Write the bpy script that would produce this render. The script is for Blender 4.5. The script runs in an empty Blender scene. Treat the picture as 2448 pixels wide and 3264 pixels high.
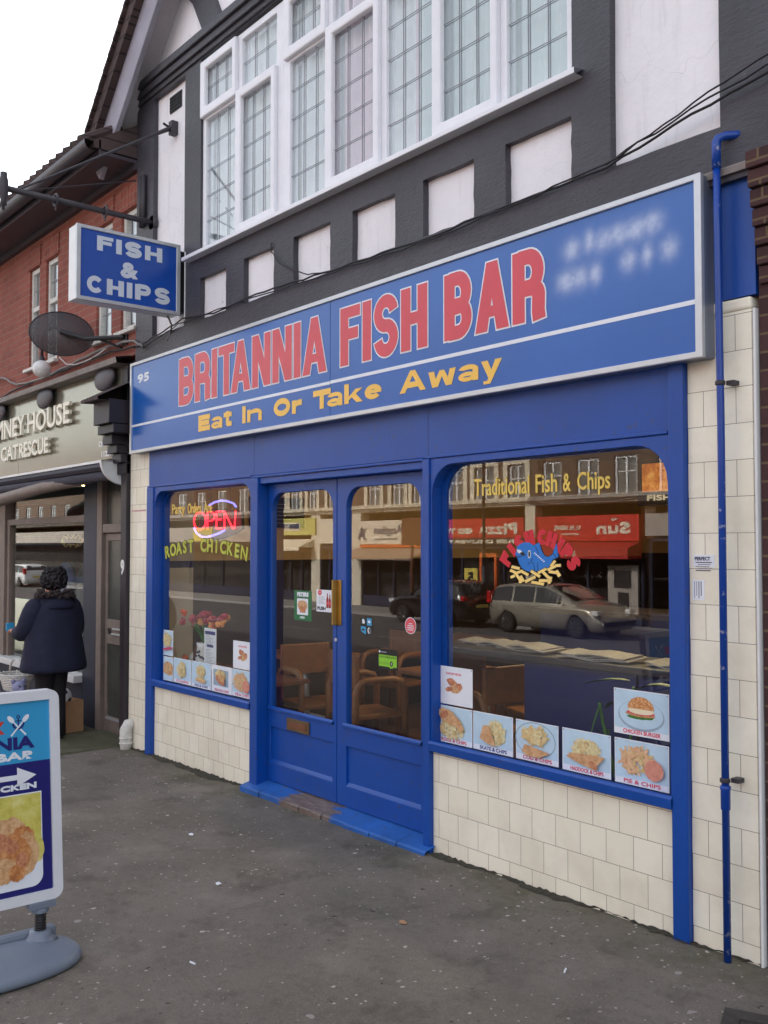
import bpy, bmesh, math, random
from mathutils import Vector, Matrix
from mathutils.geometry import tessellate_polygon
R = math.radians
scene = bpy.context.scene
# ------------------------------------------------------------------ camera
cam_d = bpy.data.cameras.new('camera'); cam = bpy.data.objects.new('camera', cam_d)
scene.collection.objects.link(cam); scene.camera = cam
cam.location = (0, -3.642, 1.69)
cam.rotation_euler = (R(90 + 2.008), 0, R(90 - 39.39))
cam_d.sensor_fit = 'HORIZONTAL'; cam_d.sensor_width = 36; cam_d.lens = 36 * 3080 / 2448
cam_d.clip_start = .05; cam_d.clip_end = 3000
# ------------------------------------------------------------------ world, sun, exposure
SUN_EL, SUN_ROT = 31, -14
w = bpy.data.worlds.new('World'); scene.world = w; w.use_nodes = True
nt = w.node_tree; bg = nt.nodes['Background']
sky = nt.nodes.new('ShaderNodeTexSky'); sky.sky_type = 'NISHITA'; sky.sun_disc = False
sky.sun_elevation = R(SUN_EL); sky.sun_rotation = R(SUN_ROT); sky.dust_density = 4; sky.air_density = 1.3; sky.ozone_density = 1.6
hs = nt.nodes.new('ShaderNodeHueSaturation'); hs.inputs['Saturation'].default_value = .34
nt.links.new(sky.outputs[0], hs.inputs['Color']); nt.links.new(hs.outputs[0], bg.inputs[0]); bg.inputs[1].default_value = .14
sd = bpy.data.lights.new('sun', 'SUN'); sun = bpy.data.objects.new('sun', sd); scene.collection.objects.link(sun)
sd.energy = 2.6; sd.angle = R(.6); sd.color = (1, .985, .95)
sv = Vector((math.sin(R(SUN_ROT)) * math.cos(R(SUN_EL)), math.cos(R(SUN_ROT)) * math.cos(R(SUN_EL)), math.sin(R(SUN_EL))))
sun.rotation_euler = sv.to_track_quat('Z', 'Y').to_euler()
vs = scene.view_settings; vs.view_transform = 'Standard'; vs.look = 'None'; vs.gamma = 1; vs.exposure = 1.9
scene.cycles.max_bounces = 8; scene.cycles.transparent_max_bounces = 16

# ------------------------------------------------------------------ materials
def lin(c): return tuple(((v / 255 / 12.92) if v / 255 <= .04045 else ((v / 255 + .055) / 1.055) ** 2.4) for v in c) + (1,)
class NT:
    def __init__(s, name):
        s.m = bpy.data.materials.new(name); s.m.use_nodes = True; s.t = s.m.node_tree; s.n = s.t.nodes
        s.p = s.n['Principled BSDF']; s.out = s.n['Material Output']
    def node(s, ty, **k):
        n = s.n.new(ty)
        for a, b in k.items():
            if a in n.inputs: n.inputs[a].default_value = b
            else: setattr(n, a, b)
        return n
    def link(s, a, b): s.t.links.new(a, b)
    def pos(s, sc=(1, 1, 1), swap=False):
        g = s.node('ShaderNodeNewGeometry'); mp = s.node('ShaderNodeMapping'); mp.inputs['Scale'].default_value = sc
        s.link(g.outputs['Position'], mp.inputs['Vector'])
        if not swap: return mp.outputs[0]
        sx = s.node('ShaderNodeSeparateXYZ'); cx = s.node('ShaderNodeCombineXYZ'); s.link(mp.outputs[0], sx.inputs[0])
        s.link(sx.outputs[0], cx.inputs[0]); s.link(sx.outputs[2], cx.inputs[1]); s.link(sx.outputs[1], cx.inputs[2])
        return cx.outputs[0]
    def obj(s, sc=(1, 1, 1)):
        g = s.node('ShaderNodeTexCoord'); mp = s.node('ShaderNodeMapping'); mp.inputs['Scale'].default_value = sc
        s.link(g.outputs['Object'], mp.inputs['Vector']); return mp.outputs[0]
    def noise(s, vec, scale, detail=4, rough=.55):
        n = s.node('ShaderNodeTexNoise'); n.inputs['Scale'].default_value = scale; n.inputs['Detail'].default_value = detail
        n.inputs['Roughness'].default_value = rough; s.link(vec, n.inputs['Vector']); return n.outputs[0]
    def ramp(s, fac, stops):
        r = s.node('ShaderNodeValToRGB'); e = r.color_ramp.elements
        while len(e) < len(stops): e.new(.5)
        for i, (p, c) in enumerate(stops): e[i].position = p; e[i].color = c if len(c) == 4 else c + (1,)
        s.link(fac, r.inputs[0]); return r.outputs[0]
    def mix(s, fac, a, b, mode='MIX'):
        n = s.node('ShaderNodeMix', data_type='RGBA', blend_type=mode)
        for v, i in ((fac, 0), (a, 6), (b, 7)):
            if hasattr(v, 'is_linked'): s.link(v, n.inputs[i])
            else: n.inputs[i].default_value = v
        return n.outputs[2]
    def math(s, op, a, b=0., clamp=False):
        n = s.node('ShaderNodeMath', operation=op, use_clamp=clamp)
        for i, v in enumerate((a, b)):
            if hasattr(v, 'is_linked'): s.link(v, n.inputs[i])
            else: n.inputs[i].default_value = v
        return n.outputs[0]
    def bump(s, h, st=.3, dist=.01):
        b = s.node('ShaderNodeBump'); b.inputs['Strength'].default_value = st; b.inputs['Distance'].default_value = dist
        s.link(h, b.inputs['Height']); s.link(b.outputs[0], s.p.inputs['Normal'])
    def base(s, c):
        if hasattr(c, 'is_linked'): s.link(c, s.p.inputs['Base Color'])
        else: s.p.inputs['Base Color'].default_value = c
    def set(s, **k):
        for a, b in k.items(): s.p.inputs[a.replace('_', ' ')].default_value = b
BW = lambda v: (v, v, v, 1)
def sc(c, f): return tuple(min(1, x * f) for x in c[:3]) + (1,)
def simple(name, rgb, rough=.6, var=.18, scale=9, metal=0, bump=.0, bscale=60, local=False, coat=0, spec=.5):
    m = NT(name); c = lin(rgb); v = m.obj() if local else m.pos()
    n = m.noise(v, scale, 5)
    m.base(m.ramp(n, [(.25, sc(c, 1 - var)), (.75, sc(c, 1 + var))]))
    m.set(Roughness=rough, Metallic=metal); m.p.inputs['Specular IOR Level'].default_value = spec
    if coat: m.set(Coat_Weight=coat)
    if bump: m.bump(m.noise(v, bscale, 4), bump, .004)
    return m.m
def emis(name, rgb, st):
    m = NT(name); m.base(lin(rgb)); m.p.inputs['Emission Color'].default_value = lin(rgb); m.set(Emission_Strength=st); return m.m
def paint(name, rgb, rough=.35, wear=(120, 118, 110), amt=.5, bscale=25, low=True, var=.1):
    """old brushed gloss paint: tonal drift, brush grain, chips and scuffs"""
    m = NT(name); c = lin(rgb); v = m.pos()
    col = m.ramp(m.noise(v, 2.3, 5), [(.3, sc(c, 1 - var)), (.7, sc(c, 1 + var))])
    vv = m.pos((6, 6, 1.2)); grain = m.noise(vv, 14, 4)
    col = m.mix(m.math('MULTIPLY', grain, .34), col, sc(c, .55))
    ch = m.noise(m.pos(), 28, 6, .65); big = m.noise(m.pos(), 1.7, 3)
    chips = m.math('MULTIPLY', m.ramp(ch, [(.60, BW(0)), (.63, BW(1))]), m.ramp(big, [(.44, BW(0)), (.60, BW(1))]))
    col = m.mix(m.math('MULTIPLY', chips, amt), col, lin(wear))
    m.base(col); m.set(Roughness=rough); m.bump(m.math('ADD', grain, m.noise(m.pos(), bscale, 4)), .22, .004)
    return m.m
def tile_mat():
    m = NT('cream_glazed_tile'); v = m.pos(swap=True); mp = m.node('ShaderNodeMapping'); mp.inputs['Location'].default_value = (.032, -.088 + .1505, 0)
    m.link(v, mp.inputs['Vector'])
    b = m.node('ShaderNodeTexBrick'); b.offset = .5; b.squash = 1
    for k, val in dict(Scale=1., Bias=0).items(): b.inputs[k].default_value = val
    b.inputs['Mortar Size'].default_value = .0013; b.inputs['Mortar Smooth'].default_value = .2
    b.inputs['Brick Width'].default_value = .151; b.inputs['Row Height'].default_value = .1505
    b.inputs['Color1'].default_value = lin((246, 241, 224)); b.inputs['Color2'].default_value = lin((240, 233, 213)); b.inputs['Mortar'].default_value = lin((118, 108, 98))
    m.link(mp.outputs[0], b.inputs['Vector'])
    st = m.noise(m.pos(), 3.5, 6, .65)
    col = m.mix(m.ramp(st, [(.45, BW(0)), (.8, BW(.35))]), b.outputs['Color'], lin((176, 164, 144)))
    sp = m.noise(m.pos(), 55, 3, .6)
    col = m.mix(m.ramp(sp, [(.76, BW(0)), (.78, BW(.8))]), col, lin((110, 92, 74)))
    m.base(col); m.set(Roughness=.22); m.p.inputs['Specular IOR Level'].default_value = .45
    h1 = m.math('ADD', m.math('MULTIPLY', b.outputs['Fac'], -1), m.math('MULTIPLY', m.noise(m.pos(), 7, 2), .5)); m.bump(h1, .3, .003)
    return m.m
def brick_mat(name, c1, c2, mort, w=.22, h=.075, ms=.006):
    m = NT(name); v = m.pos(swap=True); b = m.node('ShaderNodeTexBrick'); b.offset = .5
    b.inputs['Scale'].default_value = 1; b.inputs['Mortar Size'].default_value = ms; b.inputs['Mortar Smooth'].default_value = .3
    b.inputs['Brick Width'].default_value = w; b.inputs['Row Height'].default_value = h; b.inputs['Bias'].default_value = 0
    b.inputs['Color1'].default_value = lin(c1); b.inputs['Color2'].default_value = lin(c2); b.inputs['Mortar'].default_value = lin(mort)
    wob = m.noise(m.pos(), 3, 2); m.link(v, b.inputs['Vector'])
    col = m.mix(m.math('MULTIPLY', m.noise(m.pos(), 14, 5, .7), .55), b.outputs['Color'], sc(lin(c1), .45))
    col = m.mix(m.ramp(m.noise(m.pos(), 1.3, 5, .6), [(.45, BW(0)), (.75, BW(.45))]), col, sc(lin(c2), .5))
    m.base(col); m.set(Roughness=.9); m.bump(m.math('ADD', m.math('MULTIPLY', b.outputs['Fac'], -1), m.math('MULTIPLY', m.noise(m.pos(), 60, 4), .6)), .6, .006)
    return m.m
def plaster_mat():
    m = NT('white_render'); v = m.pos(); c = lin((244, 241, 246))
    col = m.ramp(m.noise(v, 1.6, 6, .6), [(.3, sc(c, .88)), (.7, c)])
    vv = m.pos((5, 5, .5)); col = m.mix(m.ramp(m.noise(vv, 5, 5, .6), [(.55, BW(0)), (.8, BW(.22))]), col, lin((150, 140, 140)))
    cr = m.node('ShaderNodeTexVoronoi', feature='DISTANCE_TO_EDGE'); cr.inputs['Scale'].default_value = 1.6
    dv = m.node('ShaderNodeVectorMath', operation='ADD'); nn = m.node('ShaderNodeTexNoise'); nn.inputs['Scale'].default_value = 3; m.link(v, nn.inputs['Vector'])
    m.link(v, dv.inputs[0]); m.link(nn.outputs[1], dv.inputs[1]); m.link(dv.outputs[0], cr.inputs['Vector'])
    col = m.mix(m.ramp(cr.outputs[0], [(0, BW(.3)), (.004, BW(0))]), col, lin((120, 115, 118)))
    m.base(col); m.set(Roughness=.85); m.bump(m.math('ADD', m.noise(v, 30, 6, .65), m.math('MULTIPLY', m.noise(v, 6, 3), 2)), .35, .006); return m.m
def timber_mat():
    m = NT('charcoal_painted_timber'); c = lin((66, 64, 72)); v = m.pos()
    col = m.ramp(m.noise(v, 2.2, 6, .65), [(.3, sc(c, .72)), (.72, sc(c, 1.2))])
    n2 = m.noise(m.pos((3, 3, 3)), 9, 6, .7); col = m.mix(m.ramp(n2, [(.6, BW(0)), (.68, BW(.55))]), col, sc(c, .3))
    col = m.mix(m.ramp(m.noise(m.pos((2, 2, 9)), 8, 5, .7), [(.66, BW(0)), (.72, BW(.35))]), col, lin((128, 124, 124)))
    m.base(col); m.set(Roughness=.42); m.bump(m.math('ADD', m.noise(m.pos((1.5, 1.5, 6)), 12, 5, .65), m.math('MULTIPLY', n2, .7)), .8, .008); return m.m
def pave_mat():
    m = NT('worn_tarmac'); v = m.pos(); c = lin((118, 110, 102))
    fine = m.noise(v, 130, 3, .7); mid = m.noise(v, 22, 5, .65); big = m.noise(v, 1.1, 5, .6)
    col = m.ramp(big, [(.3, sc(c, .55)), (.5, sc(c, .9)), (.68, sc(c, 1.25))])
    col = m.mix(.45, col, m.ramp(fine, [(.3, sc(c, .45)), (.55, c), (.75, sc(c, 1.7))]))
    col = m.mix(m.ramp(mid, [(.5, BW(0)), (.72, BW(.5))]), col, sc(c, .5))
    col = m.mix(m.ramp(m.noise(v, 2.7, 7, .68), [(.54, BW(0)), (.66, BW(.55))]), col, sc(c, .34)); col = m.mix(m.ramp(m.noise(m.pos((1, 1, 0)), 1.9, 6, .6), [(.55, BW(0)), (.7, BW(.4))]), col, sc(c, 1.55))
    g = m.node('ShaderNodeNewGeometry'); sx = m.node('ShaderNodeSeparateXYZ'); m.link(g.outputs['Position'], sx.inputs[0])
    # moss and damp grow along the foot of the wall
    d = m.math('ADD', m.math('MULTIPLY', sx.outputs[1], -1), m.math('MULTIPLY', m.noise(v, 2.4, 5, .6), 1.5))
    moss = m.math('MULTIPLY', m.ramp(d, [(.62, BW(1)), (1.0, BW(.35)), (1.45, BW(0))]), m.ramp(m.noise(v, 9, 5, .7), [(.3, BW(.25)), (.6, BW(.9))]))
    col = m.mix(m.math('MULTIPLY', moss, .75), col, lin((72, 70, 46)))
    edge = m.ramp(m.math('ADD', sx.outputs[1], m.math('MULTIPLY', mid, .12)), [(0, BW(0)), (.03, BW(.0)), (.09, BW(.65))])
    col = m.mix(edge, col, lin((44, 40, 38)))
    # chewing gum, quartz chips and crumbs trodden into the surface
    for s_, thr, colr, dens, k in ((9, .16, (158, 152, 148), .74, 0), (22, .26, (190, 184, 176), .89, 3), (48, .34, (176, 170, 164), .86, 7), (15, .16, (46, 42, 42), .7, 11)):
        vo = m.node('ShaderNodeTexVoronoi'); vo.inputs['Scale'].default_value = s_
        mp = m.node('ShaderNodeMapping'); mp.inputs['Location'].default_value = (k, k * 1.7, 0); mp.inputs['Scale'].default_value = (1, 1, 0); m.link(v, mp.inputs['Vector'])
        wn = m.node('ShaderNodeTexNoise'); wn.inputs['Scale'].default_value = s_ * 1.5; m.link(v, wn.inputs['Vector'])
        ad = m.node('ShaderNodeVectorMath', operation='MULTIPLY_ADD'); ad.inputs[1].default_value = (.6 / s_,) * 3; m.link(wn.outputs[1], ad.inputs[0]); m.link(mp.outputs[0], ad.inputs[2])
        m.link(ad.outputs[0], vo.inputs['Vector'])
        sel = m.node('ShaderNodeSeparateColor'); m.link(vo.outputs['Color'], sel.inputs[0])
        r = m.math('SUBTRACT', sel.outputs[0], dens, True); rad = m.math('MULTIPLY', r, thr / (1 - dens))
        on = m.math('LESS_THAN', vo.outputs['Distance'], rad)
        col = m.mix(m.math('MULTIPLY', on, .8), col, lin(colr))
    m.base(col); m.set(Roughness=.78); m.p.inputs['Specular IOR Level'].default_value = .35
    m.bump(m.math('ADD', m.math('MULTIPLY', fine, .7), mid), .7, .006); return m.m
def glass_mat(name, k=1.7, lo=.05, tint=(.93, .96, .95), rough=.0):
    m = NT(name); m.n.remove(m.p); tr = m.node('ShaderNodeBsdfTransparent'); tr.inputs[0].default_value = tint + (1,)
    gl = m.node('ShaderNodeBsdfGlossy'); gl.inputs['Roughness'].default_value = rough; gl.inputs[0].default_value = (1, 1, 1, 1)
    lw = m.node('ShaderNodeLayerWeight'); lw.inputs[0].default_value = .5
    f = m.math('ADD', m.math('MULTIPLY', m.math('ADD', m.math('MULTIPLY', m.math('POWER', lw.outputs['Facing'], 5), .96), .04), k), lo, True)
    mx = m.node('ShaderNodeMixShader'); m.link(f, mx.inputs[0]); m.link(tr.outputs[0], mx.inputs[1]); m.link(gl.outputs[0], mx.inputs[2]); m.link(mx.outputs[0], m.out.inputs[0])
    return m.m
def mesh_dish_mat():
    m = NT('perforated_dark_metal'); v = m.obj(); vo = m.node('ShaderNodeTexVoronoi'); vo.inputs['Scale'].default_value = 260; m.link(v, vo.inputs['Vector'])
    tr = m.node('ShaderNodeBsdfTransparent'); m.base(lin((58, 50, 54))); m.set(Roughness=.5)
    mx = m.node('ShaderNodeMixShader'); m.link(m.math('LESS_THAN', vo.outputs['Distance'], .25), mx.inputs[0]); m.link(m.p.outputs[0], mx.inputs[1]); m.link(tr.outputs[0], mx.inputs[2]); m.link(mx.outputs[0], m.out.inputs[0]); return m.m
def food_mat(name, c1, c2, c3, scale=60):
    m = NT(name); v = m.pos(); n = m.noise(v, scale, 5, .7)
    m.base(m.ramp(n, [(.3, lin(c1)), (.5, lin(c2)), (.7, lin(c3))])); m.set(Roughness=.5); return m.m
def stripes_mat(name, c1, c2, per, axis=0):
    m = NT(name); sx = m.node('ShaderNodeSeparateXYZ'); g = m.node('ShaderNodeNewGeometry'); m.link(g.outputs['Position'], sx.inputs[0])
    f = m.math('LESS_THAN', m.math('FRACT', m.math('DIVIDE', sx.outputs[axis], per)), .5)
    m.base(m.mix(f, lin(c1), lin(c2))); m.set(Roughness=.8); return m.m
def step_mat():
    """blue step paint trodden through to bare boards where feet land"""
    m = NT('worn_blue_step'); v = m.pos(); c = lin((34, 92, 170)); sx = m.node('ShaderNodeSeparateXYZ'); m.link(v, sx.inputs[0])
    col = m.ramp(m.noise(v, 5, 5), [(.3, sc(c, .8)), (.7, sc(c, 1.2))]); d = m.math('ABSOLUTE', m.math('ADD', sx.outputs[0], 5.17))
    k = m.math('ADD', d, m.math('MULTIPLY', m.math('SUBTRACT', m.noise(m.pos((1, 3, 1)), 7, 6, .7), .5), 1.0)); bare = m.ramp(k, [(.22, BW(1)), (.30, BW(0))])
    ch = m.ramp(m.noise(m.pos((1, 2, 2)), 24, 6, .7), [(.62, BW(0)), (.65, BW(.9))]); wood = m.ramp(m.noise(m.pos((1, 6, 6)), 9, 5, .7), [(.3, lin((78, 62, 56))), (.7, lin((136, 120, 112)))])
    col = m.mix(bare, col, wood); col = m.mix(ch, col, lin((74, 62, 60))); m.base(col); m.set(Roughness=.5); m.bump(m.math('ADD', m.noise(v, 40, 4), m.math('MULTIPLY', bare, -.6)), .4, .004); return m.m
def smudge_mat():
    """sign face: blue vinyl with a patch of illegible, softly faded white figures"""
    m = NT('blue_sign_face'); c = lin((30, 92, 174)); v = m.pos()
    col = m.ramp(m.noise(v, 1.2, 4), [(.3, sc(c, .93)), (.7, sc(c, 1.1))])
    sx = m.node('ShaderNodeSeparateXYZ'); m.link(v, sx.inputs[0])
    blobs = [(-2.93, 3.09, .055), (-2.83, 3.105, .03), (-2.75, 3.09, .05), (-2.66, 3.095, .05), (-2.57, 3.095, .05), (-2.48, 3.10, .055),
             (-2.97, 2.945, .055), (-2.88, 2.945, .05), (-2.79, 2.945, .035), (-2.61, 2.965, .045), (-2.51, 2.965, .03), (-2.40, 2.97, .045)]
    acc = None
    for x, z, r in blobs:
        dx = m.math('DIVIDE', m.math('ADD', sx.outputs[0], -x), r); dz = m.math('DIVIDE', m.math('ADD', sx.outputs[2], -z), .052)
        e = m.math('EXPONENT', m.math('MULTIPLY', m.math('ADD', m.math('MULTIPLY', dx, dx), m.math('MULTIPLY', dz, dz)), -1.15))
        acc = e if acc is None else m.math('ADD', acc, e)
    tex = m.ramp(m.noise(v, 26, 3), [(.35, BW(.55)), (.6, BW(.85))])
    col = m.mix(m.math('MULTIPLY', m.math('MINIMUM', acc, 1), m.math('MULTIPLY', tex, .8)), col, lin((205, 214, 235)))
    m.base(col); m.set(Roughness=.22); m.p.inputs['Specular IOR Level'].default_value = .6; m.bump(m.noise(v, 1.5, 2), .03, .01); return m.m
M = {}
M['tile'] = tile_mat(); M['plaster'] = plaster_mat(); M['timber'] = timber_mat(); M['pave'] = pave_mat()
M['blue'] = paint('blue_gloss_paint', (0, 72, 162), .40, (62, 66, 92), .6); M['bluestep'] = step_mat()
M['upvc'] = simple('white_upvc', (232, 232, 238), .3, .04); M['alu'] = simple('silver_aluminium', (196, 198, 202), .38, .06, metal=.55)
M['alu_white'] = simple('white_sign_frame', (216, 218, 224), .35, .05, local=True); M['alu_dark'] = simple('grey_sign_side', (128, 134, 150), .4, .08, metal=.3); M['signblue'] = smudge_mat()
M['dishmesh'] = mesh_dish_mat(); M['signblue2'] = simple('blue_sign_vinyl', (22, 74, 166), .25, .08, 2); M['signwhite'] = simple('white_sign_vinyl', (226, 230, 238), .35, .04)
M['signlilac'] = simple('pale_sign_vinyl', (205, 212, 224), .35, .04)
M['signred'] = simple('red_sign_vinyl', (212, 66, 80), .3, .06); M['signyel'] = simple('yellow_sign_vinyl', (246, 196, 84), .35, .05)
M['lead'] = simple('lead_cames', (128, 128, 136), .5, .1); M['leadflash'] = simple('weathered_lead', (140, 132, 128), .7, .2)
M['glass'] = glass_mat('shop_glass', 1.3, .02); M['glass_up'] = glass_mat('upper_glass', 1.3, .03, (.95, .97, .97)); M['glass_dim'] = glass_mat('weak_reflection_glass', .55, .015); M['glass_far'] = glass_mat('far_glass', 1.4, .03)  # glass_dim: reflection weakened so the charity pane mirrors a darker street
M['net'] = simple('net_curtain', (226, 226, 228), .9, .06); M['net2'] = simple('pale_pink_curtain', (226, 204, 214), .9, .05); M['net3'] = simple('pale_green_curtain', (218, 226, 226), .9, .05)
M['black'] = simple('black_paint', (28, 26, 30), .45, .2); M['iron'] = simple('dark_iron', (58, 54, 60), .55, .2); M['cable'] = simple('black_cable', (34, 32, 38), .6, .2)
M['grey_cable'] = simple('grey_cable', (128, 124, 122), .6, .1); M['white'] = simple('white_gloss', (226, 226, 226), .35, .06); M['dirtywhite'] = simple('dirty_white', (205, 202, 196), .5, .18, 30)
M['redbrick'] = brick_mat('red_brick', (164, 92, 78), (142, 80, 70), (158, 126, 112)); M['darkbrick'] = brick_mat('dark_brick', (82, 52, 52), (60, 38, 40), (120, 100, 76))
M['brownbrick'] = brick_mat('brown_brick', (116, 92, 76), (98, 78, 64), (150, 136, 120)); M['rooftile'] = brick_mat('clay_roof_tile', (92, 74, 72), (74, 60, 60), (40, 32, 34), .17, .11, .008)
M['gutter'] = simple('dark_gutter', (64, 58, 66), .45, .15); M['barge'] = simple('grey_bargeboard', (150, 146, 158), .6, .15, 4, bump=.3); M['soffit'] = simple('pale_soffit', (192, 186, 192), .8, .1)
M['cream_stone'] = simple('cream_stone', (220, 208, 184), .8, .12, 3, bump=.2); M['grey_stone'] = simple('grey_stone', (170, 160, 150), .85, .2, 3, bump=.3)
M['brass'] = simple('old_brass', (178, 142, 74), .38, .15, metal=.85); M['brassdull'] = simple('dull_brass', (120, 98, 72), .5, .2, metal=.7)
M['yellowlet'] = simple('yellow_window_vinyl', (228, 196, 92), .5, .05); M['limelet'] = simple('lime_window_vinyl', (186, 190, 62), .5, .05); M['dkgreen'] = simple('dark_green_vinyl', (44, 54, 30), .5, .05)
M['logored'] = simple('red_window_vinyl', (206, 26, 48), .5, .05); M['logoblue'] = simple('blue_window_vinyl', (18, 116, 204), .5, .05); M['ink'] = simple('black_ink', (18, 18, 24), .5, .05)
M['chipy'] = simple('pale_yellow_vinyl', (248, 214, 126), .5, .05)
M['paper'] = simple('white_paper', (228, 232, 240), .6, .04); M['paperblue'] = simple('pale_blue_print', (188, 214, 232), .5, .08, 14); M['papergrey'] = simple('grey_blue_print', (150, 172, 190), .5, .12, 14)
M['chip1'] = food_mat('chips_pale', (208, 192, 140), (226, 212, 162), (236, 228, 190)); M['chip2'] = food_mat('chips_gold', (196, 164, 110), (218, 190, 134), (232, 212, 164)); M['chip3'] = food_mat('chips_pink', (206, 150, 110), (226, 180, 140), (238, 206, 170))
M['batter'] = food_mat('golden_batter', (176, 126, 84), (206, 160, 114), (224, 186, 144), 45); M['meat'] = food_mat('fried_chicken', (140, 82, 60), (192, 124, 88), (216, 160, 120), 50)
M['bun'] = food_mat('sesame_bun', (176, 104, 54), (204, 134, 74), (240, 214, 170), 120); M['pie'] = food_mat('pie_crust', (196, 120, 100), (214, 142, 122), (226, 168, 146), 40); M['cream'] = simple('cream_bread', (236, 222, 190), .6, .05)
M['redprint'] = simple('red_print', (214, 70, 96), .6, .03); M['blueprint'] = simple('blue_print', (58, 66, 128), .6, .03); M['greyprint'] = simple('grey_print', (150, 152, 166), .6, .03); M['darkprint'] = simple('dark_print', (70, 76, 100), .6, .03); M['pinkbar'] = simple('pink_print', (196, 74, 110), .6, .03)
M['wood'] = simple('orange_pine', (128, 82, 46), .45, .2, 12); M['wooddark'] = simple('brown_wood', (112, 66, 40), .5, .2, 12); M['intwall'] = simple('beige_interior_wall', (214, 180, 132), .8, .08, 3); M['intdark'] = simple('dark_interior_wall', (58, 44, 42), .7, .2, 3)
M['inttile'] = simple('interior_wall_tile', (190, 180, 164), .4, .06, 6); M['floor'] = simple('brown_interior_floor', (96, 66, 52), .5, .3, 7); M['ceil'] = simple('interior_ceiling', (190, 176, 156), .9, .05); M['navy'] = simple('navy_panel', (24, 34, 92), .5, .1); M['darktop'] = simple('dark_counter_top', (52, 46, 50), .35, .25, 20)
M['news'] = food_mat('newsprint', (112, 106, 102), (150, 144, 138), (176, 170, 164), 90); M['leaf'] = simple('plant_leaf', (62, 118, 48), .4, .25, 20); M['flower_o'] = simple('orange_petals', (232, 92, 36), .6, .25, 60); M['flower_p'] = simple('crimson_petals', (166, 36, 66), .6, .3, 60); M['flower_y'] = simple('peach_petals', (238, 158, 84), .6, .2, 60)
M['charsign'] = simple('grey_beige_sign_panel', (162, 158, 142), .16, .05, 1.2, metal=.45); M['charlet'] = simple('cream_raised_letter', (240, 234, 216), .4, .05); M['greybrown'] = simple('grey_brown_wood', (126, 112, 104), .6, .15, 8); M['obscure'] = simple('obscure_door_glass', (74, 76, 72), .2, .2, 4, bump=.3, bscale=40); M['darkwood'] = simple('dark_pilaster_paint', (40, 34, 42), .5, .2, 8); M['navyframe'] = simple('dark_blue_frame', (38, 42, 62), .5, .15); M['canvas'] = simple('dark_awning_canvas', (72, 70, 80), .8, .12)
M['coat'] = simple('navy_parka_cloth', (24, 27, 52), .85, .25, 14, bump=.5, bscale=90); M['trouser'] = simple('black_trouser_cloth', (26, 22, 30), .85, .2, 14); M['skin'] = simple('skin', (196, 140, 118), .5, .08); M['hair'] = simple('black_hair', (24, 18, 24), .55, .3, 60, bump=.6, bscale=180); M['fur'] = simple('brown_grey_fur', (66, 56, 56), .95, .5, 70, bump=.9, bscale=160)
M['card'] = simple('brown_cardboard', (172, 132, 98), .8, .1, 6); M['ballw'] = simple('white_ball', (226, 226, 230), .4, .04); M['wicker'] = simple('white_wicker', (214, 212, 206), .7, .15, 60); M['plush1'] = simple('brown_plush', (124, 78, 60), .95, .25, 60, bump=.6, bscale=180); M['plush2'] = simple('grey_plush', (122, 112, 118), .95, .25, 60, bump=.6, bscale=180); M['plush3'] = simple('lilac_plush', (150, 152, 186), .95, .2, 60, bump=.6, bscale=180)
M['abase'] = simple('blue_grey_plastic', (116, 126, 142), .42, .08, 5, local=True, bump=.15, bscale=200); M['sky_print'] = simple('sky_blue_print', (52, 152, 204), .3, .05, 3); M['navy_print'] = simple('navy_print', (30, 30, 108), .3, .06, 3); M['yelgreen'] = food_mat('blurred_potatoes', (176, 164, 58), (206, 196, 96), (226, 220, 150), 9)
M['chicken'] = NT('crumbed_chicken_print'); _m = M['chicken']; _v = _m.pos(); _m.base(_m.mix(_m.ramp(_m.noise(_v, 70, 4, .7), [(.4, BW(0)), (.6, BW(.6))]), _m.ramp(_m.noise(_v, 26, 6, .75), [(.3, lin((120, 66, 30))), (.45, lin((196, 126, 72))), (.62, lin((226, 170, 112))), (.78, lin((240, 208, 164)))]), lin((178, 110, 58)))); M['chicken'] = _m.m
M['pipe_blue'] = paint('blue_pipe_paint', (14, 66, 158), .3, (190, 190, 196), .5); M['asphalt'] = simple('road_asphalt', (88, 86, 86), .85, .2, 8, bump=.3); M['kerb'] = simple('kerb_stone', (150, 146, 142), .85, .12, 6); M['paveslab'] = simple('paving_slabs', (146, 140, 134), .85, .15, 5); M['line'] = simple('white_road_paint', (208, 206, 200), .7, .1)
M['grit'] = simple('damp_grit_and_moss', (58, 54, 44), .95, .45, 45, bump=.8, bscale=120); M['rust'] = simple('rusty_iron', (66, 60, 57), .75, .35, 25, bump=.5); M['mossy'] = simple('mossy_slab', (84, 82, 62), .85, .3, 8, bump=.4); M['fasred'] = simple('red_fascia', (206, 46, 36), .45, .06); M['fasred2'] = simple('dark_red_awning', (186, 42, 36), .7, .08); M['orange'] = simple('orange_paint', (222, 104, 40), .5, .06); M['fascream'] = simple('cream_fascia', (236, 222, 196), .5, .05); M['fasyel'] = stripes_mat('yellow_boarded_fascia', (214, 206, 120), (188, 180, 96), .16); M['awnstripe'] = stripes_mat('striped_awning_cloth', (196, 172, 146), (120, 92, 78), .16)
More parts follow.
